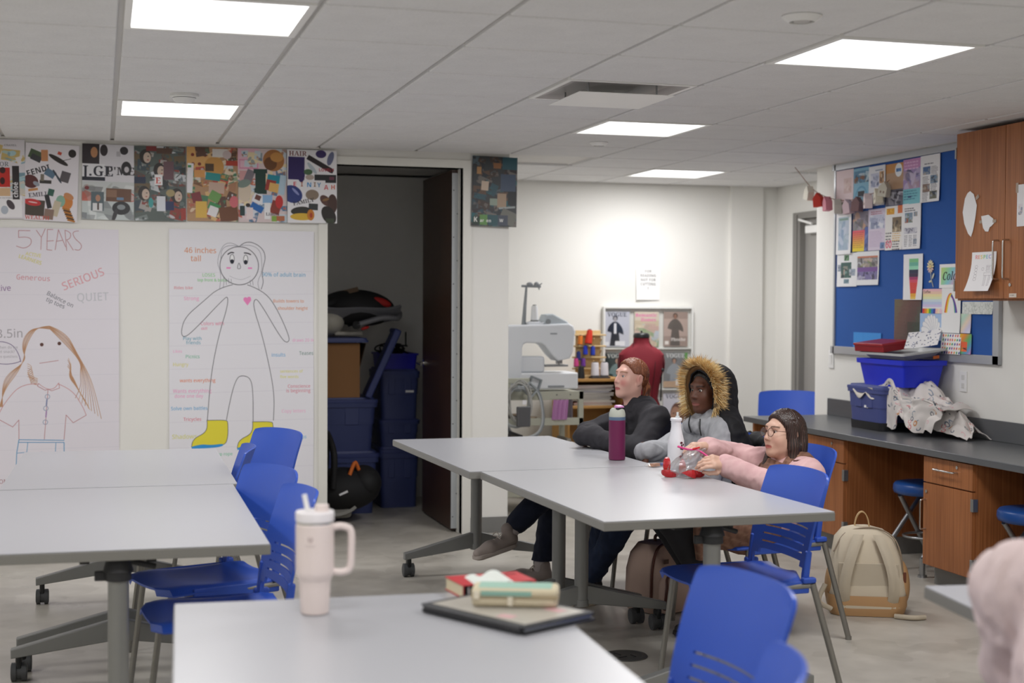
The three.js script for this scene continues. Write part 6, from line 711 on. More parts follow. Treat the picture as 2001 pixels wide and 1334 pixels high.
  obj('pages', rbox(0.196, 0.03, 0.124, 0.001, 0, 0.0175, 0), std(0xe0d4b4, 0.85), bk); obj('cover', [box(0.2, 0.0018, 0.13, 0, 0.0336, 0), box(0.2, 0.0018, 0.13, 0, 0.0015, 0)], std(0xc8202c, 0.4), bk);
  obj('spine', box(0.2, 0.0336, 0.0018, 0, 0.0175, 0.065), std(0xffffff, 0.4, { map: canvasTex(512, 96, (x, w, h) => { x.fillStyle = '#b81c24'; x.fillRect(0, 0, w, h); x.fillStyle = '#141214'; x.fillRect(8, 4, w - 40, h - 8); x.font = 'bold 70px sans-serif'; x.fillStyle = '#d82c30'; x.fillText('CON', 60, 72); x.fillStyle = '#e8e4e4'; x.fillRect(34, 14, 10, h - 28); }) }), bk);
  obj('cover_print', [box(0.03, 0.0004, 0.018, -0.02, 0.0347, -0.01), box(0.08, 0.0004, 0.012, 0.045, 0.0347, -0.035)], std(0x7c1418, 0.5), bk);
  const tg = flat('paper_note', 'crumpled pale paper tag tucked behind the pencil case', 'paper', shell(lin(0, 1, 8), lin(0, 1, 6), (u, v) => [lerp(-0.055, 0.055, u), 0.006 * Math.sin(u * 9) + 0.02 * v + 0.006, lerp(0.03, -0.03, v) + 0.005 * Math.sin(u * 7)], 0.0015), std(0xe2e8e2, 0.7), [0.86, TT + 0.037, -1.145], 0.5);
  // purple bottle
  const b = thing('water_bottle', 'purple metal water bottle with pink flip lid', 'bottle', [2.29, TT, 1.83], 0.5);
  obj('body', lathe([[0, 0.001], [0.036, 0.001], [0.0395, 0.005], [0.0395, 0.188], [0.0385, 0.19]], 40), std(0x6e1a4c, 0.4), b);
  obj('collar', lathe([[0.0385, 0.19], [0.0395, 0.192], [0.0395, 0.204], [0.038, 0.206]], 40), std(0x5c7390, 0.45), b);
  obj('cap', lathe([[0.038, 0.205], [0.0393, 0.209], [0.0385, 0.222], [0.034, 0.238], [0.026, 0.247], [0, 0.249]], 40), std(0xc4c8bc, 0.45), b);
  obj('flip_lid', rbox(0.044, 0.016, 0.03, 0.006, 0, 0.252, 0.012, 0.25), std(0xd890c8, 0.4), b); obj('lid_hinge', [rbox(0.052, 0.01, 0.016, 0.003, 0, 0.245, 0.02)], M.black, b); obj('lettering', box(0.003, 0.03, 0.0006, 0.031, 0.03, 0.0245, 0, 0.9), std(0xd8b0c8, 0.5), b);
  // white bottle
  const w = thing('water_bottle', 'white milk-shaped water bottle with small red flowers', 'bottle', [2.372, TT, 1.3], 0.4);
  obj('body', lathe([[0, 0.001], [0.033, 0.001], [0.037, 0.005], [0.037, 0.115], [0.0355, 0.14], [0.026, 0.18], [0.022, 0.2], [0.022, 0.226], [0.026, 0.228], [0.026, 0.238], [0.023, 0.24], [0, 0.24]], 40), std(0xe9eaf0, 0.4), w);
  obj('spout', [cyl(0.005, 0.005, 0.03, 0.008, 0.25, 0), cyl(0.009, 0.009, 0.01, 0.008, 0.243, 0)], std(0xd8dcdc, 0.3), w);
  const fl = []; const fr = rng(6); for (const [yy, a, n] of [[0.12, 0.1, 7], [0.07, -0.1, 9]]) for (let k = 0; k < n; k++) { const an = a + (fr() - 0.5) * 0.5, y2 = yy + (fr() - 0.5) * 0.03; fl.push(mv(sph(1, 0, 0, 0, 0.0045, 0.0055, 0.001, 8), Math.sin(an) * 0.0372, y2, Math.cos(an) * 0.0372, 0, an, fr() * 3)); }
  obj('flower_print', fl, std(0x5c1c30, 0.5), w);
  // apple slices in a bag
  const wedge = (label, x, y, d, ry, rz, rx = 0) => { const a = thing('apple_slice', label, 'apple slice', [x, y, d], ry, 'apple slices'); const R = 0.04, flesh = [], sk = []; const n = 8; const arc = (t, q) => [R * Math.sin(t) * Math.cos(q), R * Math.cos(t), R * Math.sin(t) * Math.sin(q)]; const q0 = -0.42, q1 = 0.42; const tri = (o, p, q, r2) => o.push(...p, ...q, ...r2); for (let i = 0; i < n; i++) { const t0 = Math.PI * i / n, t1 = Math.PI * (i + 1) / n; for (let k = 0; k < 4; k++) { const a0 = lerp(q0, q1, k / 4), a1 = lerp(q0, q1, (k + 1) / 4); tri(sk, arc(t0, a0), arc(t0, a1), arc(t1, a1)); tri(sk, arc(t0, a0), arc(t1, a1), arc(t1, a0)); } tri(flesh, [0, arc(t0, q0)[1], 0], arc(t0, q0), arc(t1, q0)); tri(flesh, [0, arc(t0, q0)[1], 0], arc(t1, q0), [0, arc(t1, q0)[1], 0]); tri(flesh, [0, arc(t0, q1)[1], 0], arc(t1, q1), arc(t0, q1)); tri(flesh, [0, arc(t0, q1)[1], 0], [0, arc(t1, q1)[1], 0], arc(t1, q1)); } const G = (s) => { const g = new THREE.BufferGeometry(); g.setAttribute('position', new THREE.Float32BufferAttribute(s, 3)); g.computeVertexNormals(); return g; }; obj('skin', G(sk), new THREE.MeshStandardMaterial({ color: 0xb01820, roughness: 0.35, side: THREE.DoubleSide }), a); obj('flesh', G(flesh), new THREE.MeshStandardMaterial({ color: 0xe8d49c, roughness: 0.6, side: THREE.DoubleSide }), a); a.rotation.set(rx, ry, rz, 'YXZ'); return a; };
  wedge('red apple slice with cream flesh at the front of the bag', 2.335, TT + 0.016, 1.085, -0.75, 0.3, 1.3); wedge('red apple slice lying at the left of the bag', 2.285, TT + 0.017, 1.15, -2.1, 0.1, 1.45); wedge('red apple slice upright at the left inside the bag', 2.29, TT + 0.04, 1.2, -2.0, 0.3); wedge('red apple slice upright at the right inside the bag', 2.355, TT + 0.04, 1.19, -1.9, -0.3); wedge('small red apple slice at the right end of the bag', 2.395, TT + 0.016, 1.13, -2.2, 0, 1.4);
  const bag = thing('zip_bag', 'clear zip bag of apple slices with a pink seal', 'plastic bag', [0, 0, 0]);
  const film = phy(0xf4f4f6, 0.16, { transmission: 0.86, thickness: 0, ior: 1.4 });
  const bagFn = (s) => (u, v) => { const k = clamp(v, 0, 1), e = lerp(-1, 1, u), op = Math.pow(Math.sin(Math.PI * clamp(0.12 + 0.6 * (1 - k), 0, 1)), 1) * 0.045, cr = 0.013 * n3(u * 9 + s, k * 8, s) ; return [lerp(2.335, 2.405, k * k) + e * lerp(0.07, 0.05, k) + 0.3 * cr, TT + 0.004 + 0.112 * k + (1 - k) * 0.004 * Math.abs(e) + 0.4 * cr * k, -(1.14 + 0.02 * e * k + s * op * (1 - 0.5 * e * e) + cr)]; };
  obj('film', [shell(lin(0, 1, 16), lin(0, 1, 14), bagFn(1), 0.0008), shell(lin(0, 1, 16), lin(0, 1, 14), bagFn(-1), 0.0008)], film, bag);
  obj('seal', [tube([[2.325, TT + 0.128, -1.17], [2.365, TT + 0.116, -1.15], [2.405, TT + 0.112, -1.13], [2.44, TT + 0.085, -1.1], [2.455, TT + 0.062, -1.075]], 0.0045, 6, 30)], std(0xe0408c, 0.35), bag);
  obj('red_tab', [rbox(0.035, 0.008, 0.004, 0.002, 2.395, TT + 0.122, -1.13, 0, 0, 0.2)], std(0xd01c24, 0.4), bag);
  const pk = thing('snack_packet', 'small clear packet of crackers behind the apple bag', 'snack', [2.365, TT, 1.52], 0.4); obj('wrapper', loft([[0, 0.045, 0.025, 0.01], [0.008, 0.05, 0.03, 0.012], [0.018, 0.045, 0.024, 0.012]], 3), phy(0xffffff, 0.1, { transmission: 0.9, thickness: 0 }), pk); obj('cracker', [rbox(0.05, 0.006, 0.03, 0.002, -0.01, 0.006, 0), rbox(0.045, 0.006, 0.028, 0.002, -0.005, 0.013, 0, 0, 0.2)], std(0xc88c64, 0.8), pk); obj('blue_end', rbox(0.012, 0.012, 0.03, 0.003, 0.038, 0.009, 0), std(0x4c5cac, 0.5), pk);
}
// ---------------------------------------------------------------- floor cover, backpacks
{
  const f = thing('floor_outlet', 'round steel floor outlet cover set in the concrete', 'floor outlet', [2.046, 0, 1.05]);
  obj('ring', lathe([[0.07, 0.001], [0.095, 0.001], [0.093, 0.005], [0.074, 0.006], [0.07, 0.003]], 40), std(0x9a9a98, 0.3, { metalness: 0.9 }), f); obj('plate', cyl(0.071, 0.071, 0.004, 0, 0.0022, 0, 0, 0, 0, 36), std(0x8a8a88, 0.3, { metalness: 0.85 }), f);
  for (const a of [0.6, 2.2, 3.9]) obj('slot', mv(rbox(0.04, 0.002, 0.007, 0.0008, 0, 0, 0.0), Math.cos(a) * 0.035, 0.005, Math.sin(a) * 0.035, 0, a + 1.2, 0), M.black, f);
  const canvasM = std(0xdacdb6, 0.85, { bumpMap: texFabric, bumpScale: 0.0008 }), leather = std(0xc49a6c, 0.6), brown = std(0x6c3a24, 0.55);
  const bp = thing('backpack', 'cream canvas backpack with tan leather base and side pocket', 'backpack', [3.47, 0, 1.56], -0.42, 'backpacks on the floor');
  // local: back panel with straps towards +z, side pocket at +x
  const bodyG = loft([[0.005, 0.17, 0.1, 0.07], [0.05, 0.185, 0.115, 0.08], [0.15, 0.18, 0.115, 0.08, 0, -0.01], [0.27, 0.165, 0.105, 0.08, -0.005, -0.02], [0.36, 0.14, 0.085, 0.075, -0.012, -0.035], [0.4, 0.1, 0.06, 0.055, -0.02, -0.045], [0.412, 0.05, 0.03, 0.028, -0.02, -0.05]], 6);
  const wrinkle = (g, a, f2) => { const p = g.attributes.position, n = g.attributes.normal; for (let i = 0; i < p.count; i++) { const q = a * n3(p.getX(i) * f2, p.getY(i) * f2, p.getZ(i) * f2); p.setXYZ(i, p.getX(i) + n.getX(i) * q, p.getY(i) + n.getY(i) * q, p.getZ(i) + n.getZ(i) * q); } return g; };
  obj('body', wrinkle(bodyG, 0.008, 14), canvasM, bp);
  obj('leather_base', loft([[0.002, 0.172, 0.102, 0.07], [0.05, 0.1875, 0.1175, 0.08], [0.1, 0.187, 0.1185, 0.08, 0, -0.004]], 6, true, false), leather, bp);
  obj('back_pocket', mv(rbox(0.28, 0.16, 0.01, 0.005, 0, 0.17, 0.108), 0, 0, 0, -0.05), canvasM, bp);
  const strap = (s) => shell(lin(-1, 1, 4), lin(0, 1, 24), (u, v) => { const k = clamp(v, 0, 1); const x = s * (0.045 + 0.07 * Math.sin(k * 2.2)) + u * 0.024, yy = lerp(0.385, 0.03, k), z = -0.02 + 0.165 * Math.pow(Math.sin(Math.PI * Math.min(1, k * 0.75 + 0.12)), 0.6) + 0.006 * (1 - u * u); return [x, yy, z]; }, 0.008);
  obj('strap', strap(1), canvasM, bp); obj('strap', strap(-1), canvasM, bp);
  obj('handle', mv(shell(lin(-1, 1, 3), lin(0, 1, 18), (u, v) => { const a = Math.PI * clamp(v, 0, 1); return [0.035 * Math.cos(a) - 0.02, 0.395 + 0.085 * Math.sin(a), u * 0.013 - 0.045]; }, 0.005), 0, 0, 0), std(0xc9a878, 0.7), bp);
  obj('side_pocket', mv(sph(1, 0, 0, 0, 0.04, 0.11, 0.085, 20), 0.165, 0.15, -0.02, 0, 0, 0.08), leather, bp); obj('side_pocket', mv(sph(1, 0, 0, 0, 0.03, 0.1, 0.08, 20), -0.165, 0.14, -0.02, 0, 0, -0.08), leather, bp);
  obj('front_pocket', mv(sph(1, 0, 0, 0, 0.13, 0.12, 0.05, 20), 0, 0.16, -0.12), canvasM, bp);
  const zm = std(0x9a8a78, 0.5, { metalness: 0.4 }); obj('zipper', tube([[0.165, 0.2, 0.055], [0.15, 0.31, 0.05], [0.11, 0.38, 0.02], [0.02, 0.41, 0.0], [-0.1, 0.385, 0.015], [-0.16, 0.3, 0.05]], 0.004, 6, 40), zm, bp); obj('zipper', tube([[0.17, 0.22, -0.09], [0.155, 0.32, -0.1], [0.1, 0.37, -0.1]], 0.004, 6, 24), zm, bp);
  obj('zip_pull', rbox(0.014, 0.05, 0.005, 0.002, 0.172, 0.185, 0.06), brown, bp); obj('zip_pull', rbox(0.012, 0.035, 0.005, 0.002, 0.178, 0.2, -0.09), brown, bp);
  obj('loose_strap', tube([[0.12, 0.012, 0.12], [0.2, 0.014, 0.15], [0.26, 0.012, 0.12]], 0.012, 8), canvasM, bp); obj('loose_strap', tube([[-0.17, 0.03, 0.09], [-0.23, 0.07, 0.1], [-0.2, 0.15, 0.09]], 0.012, 8), canvasM, bp);
  const p2 = thing('backpack', 'dusty pink backpack with brown piping under the middle table', 'backpack', [2.52, 0, 1.9], 0.5, 'backpacks on the floor');
  const pinkM = std(0xb59c8e, 0.8, { bumpMap: texFabric, bumpScale: 0.0008 }), pipe = std(0x4c2418, 0.5);
  obj('body', wrinkle(loft([[0.004, 0.12, 0.1, 0.05], [0.04, 0.132, 0.115, 0.06], [0.2, 0.13, 0.11, 0.06], [0.28, 0.115, 0.1, 0.06], [0.325, 0.085, 0.075, 0.06], [0.335, 0.04, 0.04, 0.03]], 6), 0.006, 16), pinkM, p2);
  obj('front_pocket', wrinkle(loft([[0.01, 0.1, 0.04, 0.03, 0, 0.12], [0.05, 0.108, 0.05, 0.04, 0, 0.12], [0.15, 0.105, 0.048, 0.04, 0, 0.12], [0.19, 0.08, 0.03, 0.03, 0, 0.115]], 5), 0.004, 18), pinkM, p2);
  obj('piping', [tube([[0.13, 0.08, 0.08], [0.127, 0.22, 0.085], [0.09, 0.31, 0.085], [0, 0.33, 0.08], [-0.09, 0.31, 0.085], [-0.127, 0.22, 0.085], [-0.13, 0.08, 0.08]], 0.007, 8, 60), tube([[0.108, 0.03, 0.145], [0.104, 0.13, 0.155], [0.07, 0.185, 0.14], [-0.07, 0.185, 0.14], [-0.104, 0.13, 0.155], [-0.108, 0.03, 0.145]], 0.007, 8, 60)], pipe, p2);
  obj('badge', rbox(0.035, 0.022, 0.003, 0.002, -0.06, 0.25, 0.115), std(0x3a1c14, 0.4), p2); obj('zip_pull', [rbox(0.006, 0.03, 0.004, 0.001, -0.05, 0.17, 0.152), rbox(0.006, 0.03, 0.004, 0.001, -0.038, 0.168, 0.153)], std(0xb48c44, 0.35, { metalness: 0.8 }), p2); obj('handle', tube([[0.03, 0.325, 0.02], [0.025, 0.36, 0.02], [-0.025, 0.36, 0.02], [-0.03, 0.325, 0.02]], 0.008, 8, 30), pipe, p2);
}

// ---------------------------------------------------------------- bodies: smooth fields meshed with surface nets
const smin = (a, b, k) => { if (k <= 0) return Math.min(a, b); const h = Math.max(k - Math.abs(a - b), 0) / k; return Math.min(a, b) - h * h * k / 4; };
const smax = (a, b, k) => -smin(-a, -b, k);
const rc = (a, b, ra, rb, k = 0.03) => { const [ax, ay, az] = a, dx = b[0] - ax, dy = b[1] - ay, dz = b[2] - az, L = dx * dx + dy * dy + dz * dz || 1e-9; return { k, d: (x, y, z) => { const t = clamp(((x - ax) * dx + (y - ay) * dy + (z - az) * dz) / L, 0, 1), ex = x - ax - t * dx, ey = y - ay - t * dy, ez = z - az - t * dz; return Math.sqrt(ex * ex + ey * ey + ez * ez) - ra - (rb - ra) * t; } }; };
const el = (c, r, k = 0.02) => ({ k, d: (x, y, z) => { const px = (x - c[0]) / r[0], py = (y - c[1]) / r[1], pz = (z - c[2]) / r[2], k0 = Math.sqrt(px * px + py * py + pz * pz), qx = px / r[0], qy = py / r[1], qz = pz / r[2], k1 = Math.sqrt(qx * qx + qy * qy + qz * qz) || 1e-6; return k0 * (k0 - 1) / k1; } });
const field = (prims) => (x, y, z) => { let v = prims[0].d(x, y, z); for (let i = 1; i < prims.length; i++) v = smin(v, prims[i].d(x, y, z), prims[i].k); return v; };
function surfNet(f, lo, hi, c) {
  const n = [0, 1, 2].map((a) => Math.ceil((hi[a] - lo[a]) / c) + 1), [nx, ny, nz] = n, val = new Float32Array(nx * ny * nz);
  let q = 0; for (let k = 0; k < nz; k++) for (let j = 0; j < ny; j++) for (let i = 0; i < nx; i++) val[q++] = f(lo[0] + i * c, lo[1] + j * c, lo[2] + k * c);
  const id = new Int32Array(nx * ny * nz).fill(-1), pos = [], ix = [], sx = 1, sy = nx, sz = nx * ny;
  const cor = [0, sx, sy, sx + sy, sz, sx + sz, sy + sz, sx + sy + sz], cp = [[0, 0, 0], [1, 0, 0], [0, 1, 0], [1, 1, 0], [0, 0, 1], [1, 0, 1], [0, 1, 1], [1, 1, 1]], ed = [[0, 1], [2, 3], [4, 5], [6, 7], [0, 2], [1, 3], [4, 6], [5, 7], [0, 4], [1, 5], [2, 6], [3, 7]];
  for (let k = 0; k < nz - 1; k++) for (let j = 0; j < ny - 1; j++) for (let i = 0; i < nx - 1; i++) {
    const b = i + j * sy + k * sz; let m = 0; for (let e = 0; e < 8; e++) if (val[b + cor[e]] < 0) m |= 1 << e; if (m === 0 || m === 255) continue;
    let X = 0, Y = 0, Z = 0, w = 0; for (const [a, e] of ed) { const va = val[b + cor[a]], ve = val[b + cor[e]]; if ((va < 0) === (ve < 0)) continue; const t = va / (va - ve); X += lerp(cp[a][0], cp[e][0], t); Y += lerp(cp[a][1], cp[e][1], t); Z += lerp(cp[a][2], cp[e][2], t); w++; }
    id[b] = pos.length / 3; pos.push(lo[0] + (i + X / w) * c, lo[1] + (j + Y / w) * c, lo[2] + (k + Z / w) * c);
  }
  const quad = (a, b, d, e, flip) => { if (a < 0 || b < 0 || d < 0 || e < 0) return; flip ? ix.push(a, d, b, a, e, d) : ix.push(a, b, d, a, d, e); };
  for (let k = 1; k < nz - 1; k++) for (let j = 1; j < ny - 1; j++) for (let i = 1; i < nx - 1; i++) { const b = i + j * sy + k * sz, s = val[b] < 0; if (s !== val[b + sx] < 0) quad(id[b - sy - sz], id[b - sz], id[b], id[b - sy], !s); if (s !== val[b + sy] < 0) quad(id[b - sx - sz], id[b - sx], id[b], id[b - sz], !s); if (s !== val[b + sz] < 0) quad(id[b - sx - sy], id[b - sy], id[b], id[b - sx], !s); }
  const g = new THREE.BufferGeometry(); g.setAttribute('position', new THREE.Float32BufferAttribute(pos, 3)); g.setIndex(ix); g.computeVertexNormals(); return g;
}
const LC = (hex) => { const c = new THREE.Color(hex); return [c.r, c.g, c.b]; };
const mixc = (a, b, t) => [lerp(a[0], b[0], t), lerp(a[1], b[1], t), lerp(a[2], b[2], t)];
function paint(g, fn) { const p = g.attributes.position, a = new Float32Array(p.count * 3); for (let i = 0; i < p.count; i++) a.set(fn(p.getX(i), p.getY(i), p.getZ(i)), i * 3); g.setAttribute('color', new THREE.BufferAttribute(a, 3)); return g; }
const vcol = (rough, o = {}) => phy(0xffffff, rough, { vertexColors: true, ...o });
const P_ = (x, y, d) => [x, y, -d];
const sub = (a, b) => [a[0] - b[0], a[1] - b[1], a[2] - b[2]];
// head in its own frame: +z face, +y up
function headGeo(o) {
  const base = [el([0, 0.028, -0.014], [0.073, 0.088, 0.093], 0), el([0, -0.03, 0.022], [0.06, 0.084, 0.066], 0.03), rc([0.042, -0.058, 0.0], [0.014, -0.092, 0.056], 0.026, 0.02, 0.03), rc([-0.042, -0.058, 0.0], [-0.014, -0.092, 0.056], 0.026, 0.02, 0.03), el([0, -0.1, 0.062], [0.02, 0.016, 0.018], 0.02), el([0.036, -0.03, 0.05], [0.026, 0.028, 0.026], 0.03), el([-0.036, -0.03, 0.05], [0.026, 0.028, 0.026], 0.03), rc([-0.034, 0.034, 0.07], [0.034, 0.034, 0.07], 0.013, 0.013, 0.02),
    rc([0, 0.018, 0.082], [0, -0.026, 0.1], 0.007, 0.0105 * (o.nose ?? 1), 0.014), el([0.0105 * (o.nose ?? 1), -0.03, 0.09], [0.0085, 0.008, 0.0095], 0.008), el([-0.0105 * (o.nose ?? 1), -0.03, 0.09], [0.0085, 0.008, 0.0095], 0.008), rc([-0.018, -0.0615, 0.076], [0.018, -0.0615, 0.076], 0.0065 * (o.lips ?? 1), 0.0065 * (o.lips ?? 1), 0.01), rc([-0.014, -0.0735, 0.076], [0.014, -0.0735, 0.076], 0.0075 * (o.lips ?? 1), 0.0075 * (o.lips ?? 1), 0.008), el([0, -0.06, 0.06], [0.03, 0.024, 0.024], 0.02),
    el([0.08, -0.002, -0.014], [0.0105, 0.033, 0.021], 0.006), el([-0.08, -0.002, -0.014], [0.0105, 0.033, 0.021], 0.006), el([0.072, -0.03, -0.006], [0.007, 0.011, 0.009], 0.008), el([-0.072, -0.03, -0.006], [0.007, 0.011, 0.009], 0.008), rc([0, -0.05, -0.02], [0, -0.2, -0.045], 0.05, 0.054, 0.04)];
  const f0 = field(base), sock = [el([0.031, 0.011, 0.098], [0.017, 0.012, 0.024], 0), el([-0.031, 0.011, 0.098], [0.017, 0.012, 0.024], 0)], LD = 0.0235 - 0.0035 * (o.lidDrop ?? 0), lids = [el([0.031, LD, 0.066], [0.0165, 0.0105, 0.015], 0), el([-0.031, LD, 0.066], [0.0165, 0.0105, 0.015], 0), el([0.031, -0.006, 0.066], [0.0155, 0.0075, 0.0135], 0), el([-0.031, -0.006, 0.066], [0.0155, 0.0075, 0.0135], 0)], mouth = rc([-0.022, -0.0678, 0.09], [0.022, -0.0678, 0.09], 0.0035, 0.0035), concha = [el([0.092, 0.002, -0.01], [0.006, 0.016, 0.009], 0), el([-0.092, 0.002, -0.01], [0.006, 0.016, 0.009], 0)], nost = [el([0.006, -0.0375, 0.096], [0.004, 0.003, 0.005], 0), el([-0.006, -0.0375, 0.096], [0.004, 0.003, 0.005], 0)];
  const f = (x, y, z) => { let v = f0(x, y, z); if (z > 0.03) { for (const s of sock) v = smax(v, -s.d(x, y, z), 0.012); for (const l of lids) v = smin(v, l.d(x, y, z), 0.005); v = smax(v, -mouth.d(x, y, z), 0.004); for (const s of nost) v = smax(v, -s.d(x, y, z), 0.003); } for (const s of concha) v = smax(v, -s.d(x, y, z), 0.006); return v; };
  const g = surfNet(f, [-0.1, -0.22, -0.125], [0.1, 0.13, 0.13], o.cell ?? 0.0032);
  const sk = LC(o.skin), lip = LC(o.lip), ch = LC(o.cheek), br = LC(o.brow);
  paint(g, (x, y, z) => { let c = mixc(sk, ch, (o.blush ?? 0.5) * smooth(0.034, 0.008, Math.hypot(Math.abs(x) - 0.04, y + 0.032, (z - 0.06) * 0.6)) * (0.85 + 0.3 * n3(x * 90, y * 90, z * 90))); c = mixc(c, ch, 0.35 * (o.blush ?? 0.5) * smooth(0.02, 0.006, Math.hypot(x, y + 0.028, z - 0.105))); if (z > 0.04 && Math.abs(x) < 0.026 * (o.lips ?? 1)) c = mixc(c, lip, smooth(0.0115, 0.007, Math.abs(y + 0.068) + 0.004 * Math.pow(Math.abs(x) / 0.024, 2)) * smooth(0.066, 0.074, z)); const bx = Math.abs(x); if (z > 0.04 && bx > 0.012 && bx < 0.052) c = mixc(c, br, 0.85 * smooth(0.005, 0.0022, Math.abs(y - (0.0335 - 8 * Math.pow(bx - 0.034, 2))))); if (z > 0.04 && bx > 0.015 && bx < 0.047) c = mixc(c, br, 0.7 * smooth(0.003, 0.0012, Math.abs(y - (0.0145 - 14 * Math.pow(bx - 0.031, 2) + (o.lidDrop ?? 0) * -0.0035)))); return mixc(c, ch, 0.4 * smooth(0.07, 0.08, bx) * smooth(-0.04, -0.01, z) * smooth(0.04, 0.0, Math.abs(y))); });
  return g;
}
function eyeParts(parent, o) { for (const s of [1, -1]) { const e = obj('eye', sph(0.0128, s * 0.031, 0.008, 0.0655, 1, 1, 1, 16), std(0xe6e2de, 0.25), parent); obj('iris', mv(sph(0.0062, 0, 0, 0, 1, 1, 0.35, 14), s * 0.031 + (o.look ?? 0), 0.008, 0.0772), std(o.iris ?? 0x3a2a22, 0.2), e); } }
// a hand in its own frame: wrist at 0, fingers along +y, palm towards +z, thumb on +x
function handGeo(skin, { curl = [0.5, 0.6, 0.7, 0.8], thumb = 0.4, mirror = 1, cell = 0.0028, nail } = {}) {
  const pr = [rc([-0.012, 0.0, 0], [-0.018, 0.062, 0], 0.019, 0.018, 0.012), rc([0.01, 0.0, 0], [0.018, 0.062, 0], 0.019, 0.018, 0.012), rc([0, -0.05, 0], [0, 0.012, 0], 0.022, 0.021, 0.02)], tips = [];
  [[0.028, 0.068, 0.036, 0.024, 0.02], [0.0095, 0.074, 0.041, 0.027, 0.021], [-0.009, 0.07, 0.038, 0.025, 0.02], [-0.0265, 0.06, 0.03, 0.02, 0.018]].forEach(([x, y, a, b, c], i) => { let p = [x, y, 0], ang = 0, r = i === 3 ? 0.0078 : 0.0088; pr.push(rc([x * 0.8, y - 0.03, 0], p, 0.012, r + 0.0012, 0.008)); [a, b, c].forEach((len, k) => { ang += curl[i] * (k === 0 ? 0.85 : 1.05); const q = [p[0] - x * 0.06 * k, p[1] + Math.cos(ang) * len, p[2] + Math.sin(ang) * len]; pr.push(rc(p, q, r, r * 0.93, 0.004)); r *= 0.93; p = q; }); tips.push(p); });
  const t0 = [0.022, 0.012, 0.004], t1 = [0.042, 0.034, 0.012 + 0.012 * thumb], t2 = [0.05 - 0.014 * thumb, 0.062, 0.02 + 0.028 * thumb], t3 = [0.046 - 0.022 * thumb, 0.084, 0.026 + 0.036 * thumb];
  pr.push(rc(t0, t1, 0.015, 0.0115, 0.012), rc(t1, t2, 0.0112, 0.0098, 0.006), rc(t2, t3, 0.0098, 0.0082, 0.004)); tips.push(t3);
  const g = surfNet(field(pr), [-0.06, -0.06, -0.05], [0.085, 0.19, 0.13], cell), sk = LC(skin), red = mixc(sk, LC(nail ?? 0xc98a7c), 0.5);
  paint(g, (x, y, z) => { let m = 9; for (const t of tips) m = Math.min(m, Math.hypot(x - t[0], y - t[1], z - t[2])); return mixc(sk, red, 0.6 * smooth(0.016, 0.006, m) + 0.12 * n3(x * 120, y * 120, z * 120)); });
  if (mirror < 0) { g.scale(-1, 1, 1); const ix = g.index.array; for (let i = 0; i < ix.length; i += 3) { const t = ix[i]; ix[i] = ix[i + 1]; ix[i + 1] = t; } g.computeVertexNormals(); }
  return g;
}
const basis = (o, yAxis, zAxis) => { const y = V3(...yAxis).normalize(), z0 = V3(...zAxis), x = new THREE.Vector3().crossVectors(y, z0).normalize(), z = new THREE.Vector3().crossVectors(x, y); return new THREE.Matrix4().makeBasis(x, y, z).setPosition(...o); };
const bounds = (pts, m) => [[0, 1, 2].map((a) => Math.min(...pts.map((p) => p[a])) - m), [0, 1, 2].map((a) => Math.max(...pts.map((p) => p[a])) + m)];
// limbs from joints, with extra thickness e
function figure(j, e = 0, s = 1) {
  const r = (v) => v * s + e, side = sub(j.shL, j.shR), sl = Math.hypot(...side), u = side.map((v) => v / sl), off = (p, k) => [p[0] + u[0] * k, p[1] + u[1] * k, p[2] + u[2] * k];
  const torso = [rc(off(j.chest, 0.055 * s), off(j.pelvis, 0.05 * s), r(0.095), r(0.1), 0.06), rc(off(j.chest, -0.055 * s), off(j.pelvis, -0.05 * s), r(0.095), r(0.1), 0.06), rc(j.neck, j.chest, r(0.055), r(0.1), 0.06), rc(j.neck, j.shL, r(0.05), r(0.048), 0.05), rc(j.neck, j.shR, r(0.05), r(0.048), 0.05)];
  const arm = (a, b, c) => [rc(a, b, r(0.047), r(0.037), 0.03), rc(b, c, r(0.037), r(0.026), 0.015)];
  const leg = (a, b, c) => [rc(a, b, r(0.078), r(0.056), 0.05), rc(b, c, r(0.055), r(0.036), 0.02)];
  return { torso, arms: [...arm(j.shL, j.elL, j.wrL), ...arm(j.shR, j.elR, j.wrR)], legs: [rc(j.pelvis, j.hipL, r(0.09), r(0.08), 0.05), rc(j.pelvis, j.hipR, r(0.09), r(0.08), 0.05), ...leg(j.hipL, j.knL, j.anL), ...leg(j.hipR, j.knR, j.anR)] };
}
function shoeGeo(len = 0.25) { // heel at 0, toe along +z, sole at y = 0
  const f = field([rc([0, 0.045, 0.02], [0, 0.035, len * 0.62], 0.034, 0.036, 0.02), rc([0, 0.035, len * 0.6], [0, 0.03, len - 0.03], 0.038, 0.026, 0.02), rc([0, 0.06, 0.025], [0, 0.1, 0.03], 0.032, 0.034, 0.02)]);
  return [surfNet((x, y, z) => smax(f(x, y, z), 0.018 - y, 0.006), [-0.06, -0.01, -0.03], [0.06, 0.15, len + 0.02], 0.006), loft([[0, 0.032, 0.11, 0.03, 0, len / 2], [0.01, 0.038, len / 2 + 0.002, 0.036, 0, len / 2], [0.024, 0.0375, len / 2, 0.036, 0, len / 2]], 6)];
}
